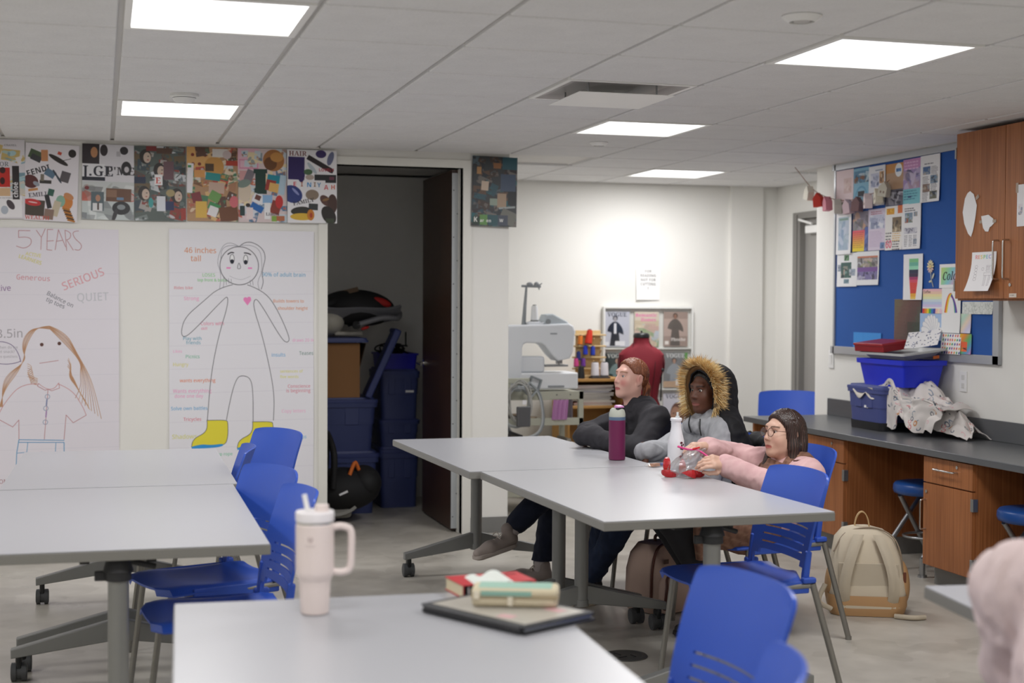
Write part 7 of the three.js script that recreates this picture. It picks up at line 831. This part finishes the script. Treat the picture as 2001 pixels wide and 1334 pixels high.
function shoe(parent, pos, dir, upM, soleM, lace, pitch = 0) { const [u, s] = shoeGeo(); const m = new THREE.Matrix4().makeRotationFromEuler(new THREE.Euler(pitch, Math.atan2(dir[0], dir[2]), 0, 'YXZ')).setPosition(...pos); u.applyMatrix4(m); s.applyMatrix4(m); const o = obj('shoe', u, upM, parent); obj('sole', s, soleM, o); if (lace) { const g = []; for (let k = 0; k < 4; k++) g.push(tube([[-0.022, 0.066 - 0.004 * k, 0.09 + 0.024 * k], [0, 0.079 - 0.005 * k, 0.094 + 0.024 * k], [0.022, 0.066 - 0.004 * k, 0.09 + 0.024 * k]], 0.003, 6)); g.push(tube([[0, 0.084, 0.085], [-0.03, 0.1, 0.08], [-0.035, 0.085, 0.1], [0, 0.082, 0.09]], 0.0025, 6), tube([[0, 0.084, 0.085], [0.03, 0.1, 0.08], [0.035, 0.08, 0.1], [0, 0.082, 0.09]], 0.0025, 6)); obj('laces', merge(g).applyMatrix4(m), lace, o); } return o; }
function makePerson(label, j, hd, skinOpt, hands, s = 1) {
  const p = thing('person', label, 'person', [0, 0, 0]), fg = figure(j, 0, s), all = Object.values(j), [lo, hi] = bounds(all, 0.16);
  const H = new THREE.Matrix4().compose(V3(...hd.pos), new THREE.Quaternion().setFromEuler(new THREE.Euler(hd.pitch, hd.yaw, hd.roll ?? 0, 'YXZ')), V3(hd.s, hd.s, hd.s));
  const nk = V3(0, -0.14, -0.035).applyMatrix4(H), body = surfNet(field([...fg.torso, ...fg.arms, ...fg.legs, rc(j.neck, [nk.x, nk.y, nk.z], 0.05 * s, 0.046 * s, 0.03)]), lo, hi, 0.014), sk = LC(skinOpt.skin);
  paint(body, () => sk);
  const parts = [body, headGeo(skinOpt).applyMatrix4(H)];
  for (const [o, y, z, opt] of hands) parts.push(handGeo(skinOpt.skin, opt).applyMatrix4(basis(o, y, z).multiply(new THREE.Matrix4().makeScale(0.92 * s, 0.92 * s, 0.92 * s))));
  obj('body', parts, vcol(0.5), p);
  const face = new THREE.Group(); face.name = 'eyes'; face.applyMatrix4(H); p.add(face);
  for (const q of [1, -1]) { obj('eyeball', sph(0.0128, q * 0.031, 0.008, 0.0655, 1, 1, 1, 16), std(skinOpt.white ?? 0xdcd6d0, 0.25), face); obj('iris', mv(sph(0.0064, 0, 0, 0, 1, 1, 0.35, 14), q * 0.031 + (skinOpt.look ?? 0), 0.0075, 0.0772), std(skinOpt.iris ?? 0x3a2a22, 0.2), face); }
  return { p, H, lo, hi };
}
const hairCap = (e, zl, nape = -0.095) => { const c = el([0, 0.03, -0.016], [0.073 + e, 0.088 + e, 0.094 + e], 0); return (x, y, z) => smax(smax(c.d(x, y, z), (z - zl(y, x)) * 0.85, 0.012), nape - y, 0.02); };
const strands = (x, y, z, f = 70) => 0.0022 * Math.sin(Math.atan2(x, z + 0.02) * f + 3 * n3(y * 14, x * 10, z * 10));
const cloth = (g, c1, c2, f = 30) => { const a = LC(c1), b = LC(c2); return paint(g, (x, y, z) => mixc(a, b, clamp(0.5 + 0.9 * n3(x * f, y * f, z * f), 0, 1))); };
const fold = (amp, f) => (x, y, z) => amp * (Math.abs(n3(x * f, y * f * 1.3, z * f)) * 1.6 - 0.4) + amp * 0.5 * n3(x * f * 2.7, y * f * 2.7, z * f * 2.7);

// ---------------------------------------------------------------- the person with red hair
{
  const j = { pelvis: P_(2.67, 0.54, 2.42), chest: P_(2.69, 0.775, 2.42), neck: P_(2.635, 0.915, 2.42), shL: P_(2.665, 0.885, 2.285), elL: P_(2.54, 0.745, 2.19), wrL: P_(2.31, 0.8, 2.4), shR: P_(2.66, 0.89, 2.56), elR: P_(2.42, 0.79, 2.62), wrR: P_(2.37, 0.805, 2.36), hipL: P_(2.64, 0.52, 2.35), knL: P_(2.22, 0.6, 2.4), anL: P_(1.97, 0.36, 2.42), hipR: P_(2.64, 0.52, 2.5), knR: P_(2.22, 0.52, 2.52), anR: P_(2.17, 0.12, 2.63) };
  const { p, H, lo, hi } = makePerson('person with red ponytail and charcoal jacket, arms folded behind the purple bottle', j, { pos: P_(2.578, 1.09, 2.42), yaw: -76 * D2R, pitch: -0.13, s: 0.87 }, { skin: 0xdcae9f, cheek: 0xc56a66, lip: 0xb4605e, brow: 0x96694a, blush: 0.8, lidDrop: 1, iris: 0x5c6870, look: 0.001 }, [[P_(2.325, 0.795, 2.4), [0.6, -0.1, -0.8], [0.3, -1, 0.2], { cell: 0.004, curl: [0.2, 0.2, 0.2, 0.2] }], [P_(2.385, 0.795, 2.35), [0.7, -0.25, 0.72], [0, -1, 0], { cell: 0.004, mirror: -1, curl: [0.2, 0.2, 0.2, 0.2] }]]);
  const hl = (y) => (y > 0.03 ? 0.026 + 0.66 * (y - 0.03) : lerp(-0.045, 0.026, smooth(0.018, 0.045, y)));
  const cap = hairCap(0.01, hl), tail = field([rc([0, 0.0, -0.11], [0, -0.04, -0.125], 0.018, 0.02, 0.02), rc([0, -0.04, -0.125], [0.01, -0.14, -0.125], 0.021, 0.026, 0.02), rc([0.01, -0.14, -0.125], [0.02, -0.235, -0.105], 0.026, 0.008, 0.02)]);
  const hair = surfNet((x, y, z) => smin(cap(x, y, z), tail(x, y, z), 0.02) + strands(x, y, z, 80), [-0.11, -0.27, -0.17], [0.11, 0.15, 0.1], 0.0035), c1 = LC(0x8a4a2a), c2 = LC(0x4e2414), c3 = LC(0xb5754c);
  paint(hair, (x, y, z) => { const t = 0.5 + 0.5 * Math.sin(Math.atan2(x, z + 0.02) * 60 + 4 * n3(y * 20, x * 12, z * 12)); return mixc(mixc(c2, c1, t), c3, 0.55 * smooth(0.55, 0.95, t) ); });
  obj('hair', hair.applyMatrix4(H), vcol(0.45), p);
  const fg = figure(j, 0.024), fo = fold(0.009, 13), f0 = field([...fg.torso, ...fg.arms]);
  const collar = surfNet((x, y, z) => { const q = V3(x, y, z).sub(V3(...P_(2.632, 0.95, 2.42))); const a = Math.hypot(q.x * 1.0, q.z * 0.95); return Math.max(Math.abs(a - 0.075 + q.y * 0.25) - 0.008, Math.abs(q.y + 0.12 * q.x) - 0.04); }, P_(2.5, 0.86, 2.56), P_(2.79, 1.05, 2.28), 0.006);
  const cm = vcol(0.9, { bumpMap: texFabric, bumpScale: 0.0004 });
  obj('jacket', cloth(surfNet((x, y, z) => f0(x, y, z) + fo(x, y, z), [lo[0], 0.5, lo[2]], [hi[0], 1.0, hi[2]], 0.009), 0x2c2b30, 0x343338, 40), cm, p);
  obj('jacket_collar', cloth(collar, 0x29282d, 0x313035, 40), cm, p);
  obj('zip_line', tube([P_(2.57, 0.93, 2.4), P_(2.545, 0.86, 2.4), P_(2.54, 0.78, 2.4)], 0.004, 6), std(0x1c1c20, 0.5), p);
  const lg = figure(j, 0.02), fl = field(lg.legs), ff = fold(0.008, 15);
  obj('trousers', cloth(surfNet((x, y, z) => fl(x, y, z) + ff(x, y, z), [1.86, 0.12, lo[2]], [hi[0], 0.72, hi[2]], 0.01), 0x141a2c, 0x1a2136, 40), vcol(0.9), p);
  obj('sock', rod(P_(2.0, 0.4, 2.42), P_(1.92, 0.3, 2.42), 0.043, 16, 0.04), std(0xb9b0ae, 0.9), p); obj('sock', rod(P_(2.17, 0.18, 2.62), P_(2.165, 0.07, 2.635), 0.04, 16), std(0xb9b0ae, 0.9), p);
  const sm = std(0xa2968f, 0.85), so = std(0xb5aaa2, 0.7), la = std(0xcfc6be, 0.8);
  shoe(p, P_(1.965, 0.24, 2.42), [-0.97, 0, 0.24], sm, so, la, 0.22); shoe(p, P_(2.2, 0.0, 2.6), [-0.8, 0, -0.5], sm, so, la, 0);
}
// ---------------------------------------------------------------- the person in the fur hood
{
  const j = { pelvis: P_(2.76, 0.54, 1.86), chest: P_(2.82, 0.76, 1.86), neck: P_(2.82, 0.895, 1.87), shL: P_(2.8, 0.855, 1.735), elL: P_(2.68, 0.66, 1.66), wrL: P_(2.5, 0.66, 1.74), shR: P_(2.78, 0.86, 2.0), elR: P_(2.62, 0.74, 2.05), wrR: P_(2.45, 0.77, 1.88), hipL: P_(2.74, 0.52, 1.79), knL: P_(2.36, 0.53, 1.8), anL: P_(2.24, 0.12, 2.08), hipR: P_(2.74, 0.52, 1.94), knR: P_(2.34, 0.53, 2.02), anR: P_(2.34, 0.12, 2.3) };
  const yaw = -70 * D2R, { p, H, lo, hi } = makePerson('person in a black coat with fur-trimmed hood up over a grey knit sweater', j, { pos: P_(2.768, 1.055, 1.88), yaw, pitch: 0.02, s: 0.87 }, { skin: 0x5f3a2a, cheek: 0x6d3f2e, lip: 0x8a5048, brow: 0x1c110c, blush: 0.4, nose: 1.25, lips: 1.15, iris: 0x180f0a, white: 0xd8d2cc, look: 0.002 }, [[P_(2.5, 0.66, 1.74), [-1, 0.1, -0.2], [0, -1, 0], { cell: 0.004 }], [P_(2.45, 0.76, 1.88), [-0.1, -1, 0.1], [1, 0, 0], { cell: 0.004, mirror: -1 }]]);
  const hl = (y) => (y > 0.0 ? 0.02 + 0.42 * y : 0.01), cap = hairCap(0.008, hl, -0.14);
  const hair = surfNet((x, y, z) => cap(x, y, z) + strands(x, y, z, 50), [-0.11, -0.18, -0.14], [0.11, 0.15, 0.1], 0.0045); obj('hair', paint(hair, () => LC(0x120c0a)).applyMatrix4(H), vcol(0.5), p);
  // hood
  const outer = field([el([0, 0.02, -0.05], [0.122, 0.142, 0.15], 0), rc([0, -0.08, -0.09], [0, -0.19, -0.1], 0.11, 0.12, 0.05)]), inner = field([el([0, 0.015, -0.03], [0.1, 0.122, 0.14], 0), rc([0, -0.08, -0.06], [0, -0.19, -0.05], 0.085, 0.09, 0.04)]), fo = fold(0.006, 16);
  const hood = surfNet((x, y, z) => smax(smax(outer(x, y, z) + fo(x, y, z), -inner(x, y, z), 0.01), z - 0.05 - 0.16 * (y - 0.05), 0.01), [-0.17, -0.34, -0.27], [0.17, 0.2, 0.13], 0.006);
  obj('hood', cloth(hood, 0x0d0e14, 0x15161e, 30).applyMatrix4(H), vcol(0.75), p);
  // fur trim: many fine tufts along the hood opening
  { const r = rng(404), pos = [], col = [], cs = [LC(0xe2c184), LC(0xfff0c4), LC(0xa87a44), LC(0x6c6254), LC(0xf0d090), LC(0xc6975a)];
    for (let k = 0; k < 5200; k++) { const th = -1.15 + r() * (Math.PI + 2.3), back = Math.pow(r(), 1.3), c = Math.cos(th), s = Math.sin(th); const drop = Math.max(0, -s); const rx = 0.116 + 0.004 * back + 0.022 * drop, ry = s > 0 ? 0.132 : 0.2; const zf = 0.062 + 0.16 * (ry * s - 0.05) - 0.06 * back * (0.6 + 0.4 * Math.abs(c)) + 0.02 * drop; const b = V3(rx * c, 0.015 + ry * s, zf); const dir = V3(c * 0.9, s * 0.75 + (r() - 0.5) * 0.5 - 0.15, 0.75 - 1.5 * back + (r() - 0.5) * 0.7).normalize(), len = 0.03 + 0.045 * r() * r() + 0.014 * Math.max(0, s); const sd = new THREE.Vector3().crossVectors(dir, V3(r() - 0.5, r() - 0.5, r() - 0.5)).normalize().multiplyScalar(0.0026), s2 = new THREE.Vector3().crossVectors(dir, sd).normalize().multiplyScalar(0.0022); const tip = b.clone().addScaledVector(dir, len).add(V3(0, -0.004, 0)), q = [b.clone().add(sd), b.clone().sub(sd).add(s2), b.clone().sub(sd).sub(s2)]; const patch = n3(b.x * 22, b.y * 22, b.z * 22), ci = patch > 0.25 ? (r() < 0.5 ? 1 : 4) : patch < -0.22 ? (r() < 0.6 ? 3 : 2) : [0, 0, 4, 5, 1][Math.floor(r() * 5)], cc = mixc(cs[ci], cs[0], 0.25 * r()); for (const [a, e] of [[0, 1], [1, 2], [2, 0]]) { pos.push(q[a].x, q[a].y, q[a].z, q[e].x, q[e].y, q[e].z, tip.x, tip.y, tip.z); for (let t = 0; t < 2; t++) col.push(...mixc(cc, cs[2], 0.2)); col.push(...cc); } }
    const g = new THREE.BufferGeometry(); g.setAttribute('position', new THREE.Float32BufferAttribute(pos, 3)); g.setAttribute('color', new THREE.Float32BufferAttribute(col, 3)); g.computeVertexNormals(); const fur = obj('fur_trim', g.applyMatrix4(H), vcol(0.85, { side: THREE.DoubleSide }), p); fur.userData.kind = 'stuff'; fur.userData.label = 'tan and brown fur trim';
    obj('trim_base', tube(Array.from({ length: 20 }, (_, i) => { const th = -1.1 + i / 19 * (Math.PI + 2.2), c = Math.cos(th), s = Math.sin(th), ry = s > 0 ? 0.128 : 0.195; return [(0.112 + 0.02 * Math.max(0, -s)) * c, 0.015 + ry * s, 0.03 + 0.16 * (ry * s - 0.05)]; }), 0.022, 8, 60).applyMatrix4(H), std(0x6c4c28, 0.9), p); }
  const fg = figure(j, 0.026), f0 = field([...fg.torso, ...fg.arms]), ff = fold(0.008, 15), cowl = field([0, 1, 2, 3, 4, 5, 6, 7].map((i) => { const a = (i / 8) * 6.283, b = ((i + 1) / 8) * 6.283, q = (t) => P_(2.755 + 0.07 * Math.cos(t), 0.905 + 0.02 * Math.cos(t), 1.865 + 0.078 * Math.sin(t)); return rc(q(a), q(b), 0.034, 0.034, 0.02); }));
  obj('sweater', cloth(surfNet((x, y, z) => smin(f0(x, y, z), cowl(x, y, z), 0.02) + ff(x, y, z), [lo[0], 0.5, lo[2]], [hi[0], 1.0, hi[2]], 0.009), 0x9fa1a6, 0xb1b3b8, 60), vcol(0.95, { bumpMap: texFabric, bumpScale: 0.0008 }), p);
  const jk = figure(j, 0.05), fj = field([...jk.torso, rc(j.shL, [lerp(j.shL[0], j.elL[0], 0.25) + 0.03, j.shL[1] - 0.1, j.shL[2]], 0.08, 0.075, 0.03), rc(j.shR, [j.shR[0] + 0.03, j.shR[1] - 0.14, j.shR[2]], 0.08, 0.07, 0.03)]);
  obj('coat', cloth(surfNet((x, y, z) => smax(fj(x, y, z) + fo(x, y, z) * 1.5, 2.8 - x - 0.12 * (y - 0.8), 0.015), [2.7, 0.5, lo[2]], [hi[0] + 0.06, 1.02, hi[2]], 0.009), 0x0d0e13, 0x16171d, 30), vcol(0.7), p);
  obj('drawstring', [tube([P_(2.665, 0.945, 1.83), P_(2.655, 0.9, 1.825), P_(2.665, 0.86, 1.82)], 0.0035, 6)], M.black, p); obj('drawstring', [tube([P_(2.69, 0.93, 1.77), P_(2.685, 0.885, 1.76), P_(2.69, 0.85, 1.755)], 0.0035, 6)], M.black, p);
  const fl = field(figure(j, 0.018).legs); obj('jeans', cloth(surfNet((x, y, z) => fl(x, y, z) + ff(x, y, z), [2.14, 0.11, lo[2]], [hi[0], 0.68, hi[2]], 0.01), 0x1b2640, 0x24324e, 40), vcol(0.9), p);
  shoe(p, P_(2.27, 0, 2.07), [-0.9, 0, 0.3], std(0x1b1a1c, 0.7), std(0xcfc4ae, 0.7), std(0xb4b0aa, 0.8)); shoe(p, P_(2.37, 0, 2.3), [-0.95, 0, 0.2], std(0x1b1a1c, 0.7), std(0xcfc4ae, 0.7), std(0xb4b0aa, 0.8));
}
// ---------------------------------------------------------------- the person in the pink sweater
{
  const j = { pelvis: P_(2.7, 0.53, 1.22), chest: P_(2.85, 0.645, 1.215), neck: P_(2.9, 0.745, 1.22), shL: P_(2.9, 0.735, 1.085), elL: P_(2.7, 0.7, 1.0), wrL: P_(2.505, 0.79, 1.06), shR: P_(2.87, 0.755, 1.345), elR: P_(2.68, 0.79, 1.42), wrR: P_(2.5, 0.845, 1.25), hipL: P_(2.66, 0.52, 1.15), knL: P_(2.28, 0.55, 1.12), anL: P_(2.55, 0.13, 1.2), hipR: P_(2.66, 0.52, 1.29), knR: P_(2.3, 0.55, 1.3), anR: P_(2.58, 0.13, 1.34) };
  const { p, H, lo, hi } = makePerson('person with glasses in a pink sweater and brown pinafore opening the apple bag', j, { pos: P_(2.85, 0.903, 1.22), yaw: -80 * D2R, pitch: -0.1, roll: 0.03, s: 0.88 }, { skin: 0xd9b19c, cheek: 0xcf9284, lip: 0xb8665e, brow: 0x4a3428, blush: 0.4, iris: 0x3a261c, look: 0.001 }, [[P_(2.49, 0.797, 1.06), [-0.9, 0.22, 0.3], [-0.25, -0.6, -0.75], { curl: [0.55, 0.6, 0.65, 0.7], thumb: 0.9, cell: 0.0026 }], [P_(2.485, 0.853, 1.235), [-0.93, 0.12, 0.35], [-0.3, -0.95, 0.1], { curl: [0.6, 0.65, 0.7, 0.72], thumb: 0.8, mirror: -1, cell: 0.0026 }]]);
  const hl = (y) => (y > 0.02 ? 0.03 + 0.62 * (y - 0.02) : 0.03 + 0.1 * (y - 0.02)), cap = hairCap(0.014, hl, -0.3), cur = field([rc([0.074, 0.05, 0.012], [0.083, -0.06, -0.01], 0.02, 0.024, 0.03), rc([0.083, -0.06, -0.01], [0.105, -0.25, 0.0], 0.026, 0.018, 0.03), rc([-0.074, 0.05, 0.012], [-0.083, -0.06, -0.005], 0.02, 0.024, 0.03), rc([-0.083, -0.06, -0.005], [-0.06, -0.23, 0.075], 0.024, 0.014, 0.03), el([0, -0.06, -0.075], [0.092, 0.15, 0.05], 0.03), rc([0.05, -0.15, -0.06], [0.09, -0.28, -0.03], 0.04, 0.02, 0.03)]);
  const hair = surfNet((x, y, z) => smin(cap(x, y, z), cur(x, y, z), 0.02) + strands(x, y, z, 70), [-0.13, -0.3, -0.15], [0.13, 0.155, 0.11], 0.0038), c1 = LC(0x3b2620), c2 = LC(0x1e1310), c3 = LC(0x5a3c30);
  paint(hair, (x, y, z) => { const t = 0.5 + 0.5 * Math.sin(Math.atan2(x, z + 0.02) * 60 + 4 * n3(y * 16, x * 12, z * 12)); return mixc(mixc(c2, c1, t), c3, 0.4 * smooth(0.6, 1, t)); }); obj('hair', hair.applyMatrix4(H), vcol(0.42), p);
  const gl = new THREE.Group(); gl.name = 'glasses'; gl.applyMatrix4(H); p.add(gl);
  for (const s of [1, -1]) { const ring = Array.from({ length: 16 }, (_, i) => { const t = i * Math.PI / 8; return [s * 0.032 + 0.0235 * Math.cos(t), 0.004 + 0.0215 * Math.sin(t), 0.1 - 0.25 * Math.abs(Math.abs(0.0235 * Math.cos(t)) * 0.2)]; }); obj('rim', tube(ring, 0.0014, 6, 48, true), std(0x5c3a34, 0.3, { metalness: 0.5 }), gl); obj('lens', mv(cyl(0.0225, 0.0225, 0.0008, 0, 0, 0, Math.PI / 2, 0, 0, 24), s * 0.032, 0.004, 0.099), phy(0xffffff, 0.03, { transmission: 1, thickness: 0 }), gl); obj('temple', tube([[s * 0.055, 0.01, 0.098], [s * 0.072, 0.012, 0.07], [s * 0.078, 0.012, -0.01]], 0.0013, 6), std(0x5c3a34, 0.3, { metalness: 0.5 }), gl); }
  obj('bridge', tube([[-0.009, 0.008, 0.101], [0, 0.012, 0.104], [0.009, 0.008, 0.101]], 0.0013, 6), std(0x5c3a34, 0.3, { metalness: 0.5 }), gl);
  const fg = figure(j, 0.026, 0.94), ff = fold(0.008, 15), f0 = field([...fg.torso, ...fg.arms]), F = (x, y, z) => f0(x, y, z) + ff(x, y, z);
  const neckHole = rc(P_(2.9, 0.78, 1.22), P_(2.88, 0.9, 1.22), 0.062, 0.07);
  obj('sweater', cloth(surfNet((x, y, z) => smax(F(x, y, z), -neckHole.d(x, y, z), 0.008), [lo[0], 0.48, lo[2]], [hi[0], 0.95, hi[2]], 0.008), 0xd8aeb0, 0xe2bcbc, 70), vcol(0.95, { bumpMap: texFabric, bumpScale: 0.0009 }), p);
  for (const [w, e] of [[j.wrL, j.elL], [j.wrR, j.elR]]) { const d = sub(e, w), L = Math.hypot(...d), q = (t) => [w[0] + d[0] / L * t, w[1] + d[1] / L * t, w[2] + d[2] / L * t]; const g = []; for (let k = 0; k < 6; k++) g.push(rod(q(0.002 + k * 0.009), q(0.009 + k * 0.009), 0.0375 + 0.0008 * k, 22, 0.039 + 0.0008 * k)); obj('cuff', g, std(0xdcb2b4, 0.95), p); }
  // pinafore: bib, straps, skirt, as a layer over the sweater
  const up = V3(...j.neck).sub(V3(...j.pelvis)).normalize(), sd = V3(...j.shL).sub(V3(...j.shR)).normalize(), org = V3(...j.pelvis), fwd = new THREE.Vector3().crossVectors(sd, up).normalize();
  if (fwd.x > 0) fwd.negate();
  const FT = field(fg.torso), tmp = V3(0, 0, 0), leg = field(figure(j, 0.05, 0.95).legs);
  const bib = surfNet((x, y, z) => { tmp.set(x, y, z).sub(org); const h = tmp.dot(up), s = Math.abs(tmp.dot(sd)), fr = tmp.dot(fwd); const panel = Math.max(s - 0.115, h - 0.265, 0.03 - fr), strap = Math.max(Math.abs(s - 0.078) - 0.02, h - 0.42, -0.02 - fr * 0.4); const t = FT(x, y, z) + ff(x, y, z); return smax(t - 0.009, Math.max(Math.min(panel, strap), -(t + 0.01)), 0.004); }, [lo[0], 0.48, lo[2]], [hi[0], 0.95, hi[2]], 0.006);
  const plaid = (g) => { const a = LC(0x84604f), b = LC(0x6a4a3c), c = LC(0x9c7a66); return paint(g, (x, y, z) => { const s1 = Math.sin((x + z) * 150), s2 = Math.sin(y * 160 + x * 60); return mixc(mixc(a, b, smooth(0.2, 0.7, s1) * 0.7), c, smooth(0.6, 0.9, s2) * 0.6); }); };
  obj('pinafore', plaid(bib), vcol(0.9), p);
  obj('skirt', plaid(surfNet((x, y, z) => smax(leg(x, y, z) + ff(x, y, z), 2.36 - x + 0.2 * (0.5 - y), 0.01), [2.3, 0.38, lo[2]], [hi[0], 0.72, hi[2]], 0.01)), vcol(0.9), p);
  obj('ruffle', shell(lin(0, 1, 24), lin(0, 1, 4), (u, v) => [lerp(2.84, 2.95, u) - 0.008 * Math.sin(u * 40) * v, 0.785 + 0.01 * Math.sin(u * 3) + 0.016 * v - 0.02 * u, -(1.1 + 0.012 * Math.cos(u * 40) * v - 0.015 * v)], 0.002), std(0x6a4c44, 0.9), p);
  const fl = field(figure(j, 0.006).legs); obj('leggings', cloth(surfNet((x, y, z) => fl(x, y, z), [2.2, 0.1, lo[2]], [2.75, 0.68, hi[2]], 0.011), 0x1c1b20, 0x232227, 40), vcol(0.85), p);
  shoe(p, P_(2.6, 0, 1.2), [-0.95, 0, 0.15], std(0x1b1718, 0.5), std(0x2a2422, 0.7)); shoe(p, P_(2.63, 0, 1.34), [-0.95, 0, 0.05], std(0x1b1718, 0.5), std(0x2a2422, 0.7));
}
// ---------------------------------------------------------------- the person at the right edge
{
  const j = { pelvis: P_(1.66, 0.58, -2.42), chest: P_(1.66, 0.81, -2.42), neck: P_(1.69, 0.99, -2.42), shL: P_(1.605, 0.945, -2.245), elL: P_(1.66, 0.775, -2.17), wrL: P_(1.86, 0.79, -2.2), shR: P_(1.61, 0.945, -2.59), elR: P_(1.62, 0.74, -2.66), wrR: P_(1.86, 0.79, -2.6), hipL: P_(1.68, 0.56, -2.33), knL: P_(2.06, 0.53, -2.3), anL: P_(2.04, 0.12, -2.28), hipR: P_(1.68, 0.56, -2.51), knR: P_(2.06, 0.53, -2.54), anR: P_(2.04, 0.12, -2.56) };
  const { p, H, lo, hi } = makePerson('person in a pale pink fleece hoodie, only the shoulder showing at the right edge', j, { pos: P_(1.75, 1.18, -2.42), yaw: 90 * D2R, pitch: 0.05, s: 1 }, { skin: 0xd8b09c, cheek: 0xcc9080, lip: 0xb46a62, brow: 0x4a3428, cell: 0.005 }, [[P_(1.86, 0.79, -2.2), [1, -0.05, 0.1], [0, -1, 0], { cell: 0.004 }], [P_(1.86, 0.79, -2.6), [1, -0.05, -0.1], [0, -1, 0], { cell: 0.004, mirror: -1 }]]);
  const cap = hairCap(0.012, (y) => 0.03 + 0.6 * y, -0.2), hair = surfNet((x, y, z) => cap(x, y, z), [-0.12, -0.22, -0.15], [0.12, 0.15, 0.11], 0.006); obj('hair', paint(hair, () => LC(0x4a3226)).applyMatrix4(H), vcol(0.5), p);
  const fg = figure(j, 0.034), ff = fold(0.011, 13), f0 = field([...fg.torso, ...fg.arms, rc(P_(1.6, 0.97, -2.34), P_(1.6, 0.97, -2.52), 0.05, 0.05, 0.04)]);
  obj('hoodie', cloth(surfNet((x, y, z) => f0(x, y, z) + ff(x, y, z), [lo[0], 0.46, lo[2]], [hi[0], 1.12, hi[2]], 0.009), 0xd3c0bf, 0xddcbca, 60), vcol(1, { bumpMap: texFabric, bumpScale: 0.001 }), p);
  const fl = field(figure(j, 0.018).legs); obj('trousers', cloth(surfNet((x, y, z) => fl(x, y, z), [lo[0], 0.11, lo[2]], [hi[0], 0.7, hi[2]], 0.012), 0xb9a9aa, 0xc2b3b3, 40), vcol(0.9), p);
  shoe(p, P_(2.0, 0, -2.28), [1, 0, 0], std(0xcfcac6, 0.7), so_()); shoe(p, P_(2.0, 0, -2.56), [1, 0, 0], std(0xcfcac6, 0.7), so_());
  function so_() { return std(0xe0ddd8, 0.7); }
}
// chairs of the two far people, each with a black jacket over its backrest
chair(2.6, 2.42, -90, 'blue chair under the red-haired person'); chair(2.7, 1.86, -90, 'blue chair under the person in the fur hood'); stool0('round blue padded stool under the person at the right edge', 1.66, -2.42, 0.3);
{
  const jacket = (label, x, d, yb) => { const t = thing('jacket', label, 'jacket', [0, 0, 0], 0, 'black jackets over the chair backs'); const f = field([rc(P_(x + 0.335, 0.8, d - 0.2), P_(x + 0.335, 0.8, d + 0.2), 0.045, 0.045, 0.03), rc(P_(x + 0.36, 0.75, d - 0.19), P_(x + 0.37, yb, d - 0.12), 0.05, 0.035, 0.04), rc(P_(x + 0.36, 0.75, d + 0.19), P_(x + 0.37, yb, d + 0.1), 0.05, 0.035, 0.04), rc(P_(x + 0.36, 0.76, d), P_(x + 0.365, yb + 0.08, d), 0.05, 0.04, 0.08), rc(P_(x + 0.3, 0.78, d - 0.23), P_(x + 0.25, 0.6, d - 0.26), 0.05, 0.035, 0.03)]), fo = fold(0.012, 12); obj('shell', cloth(surfNet((x_, y, z) => f(x_, y, z) + fo(x_, y, z), P_(x + 0.12, yb - 0.1, d + 0.34), P_(x + 0.5, 0.92, d - 0.36), 0.01), 0x101014, 0x191a1f, 30), vcol(0.8), t); obj('zip', tube([P_(x + 0.42, 0.74, d), P_(x + 0.42, yb + 0.1, d)], 0.004, 6), M.wheel, t); };
  jacket('black jacket over the chair of the red-haired person', 2.6, 2.42, 0.34); jacket('black jacket over the chair of the hooded person', 2.7, 1.86, 0.36);
}
renderer.render(scene, camera);
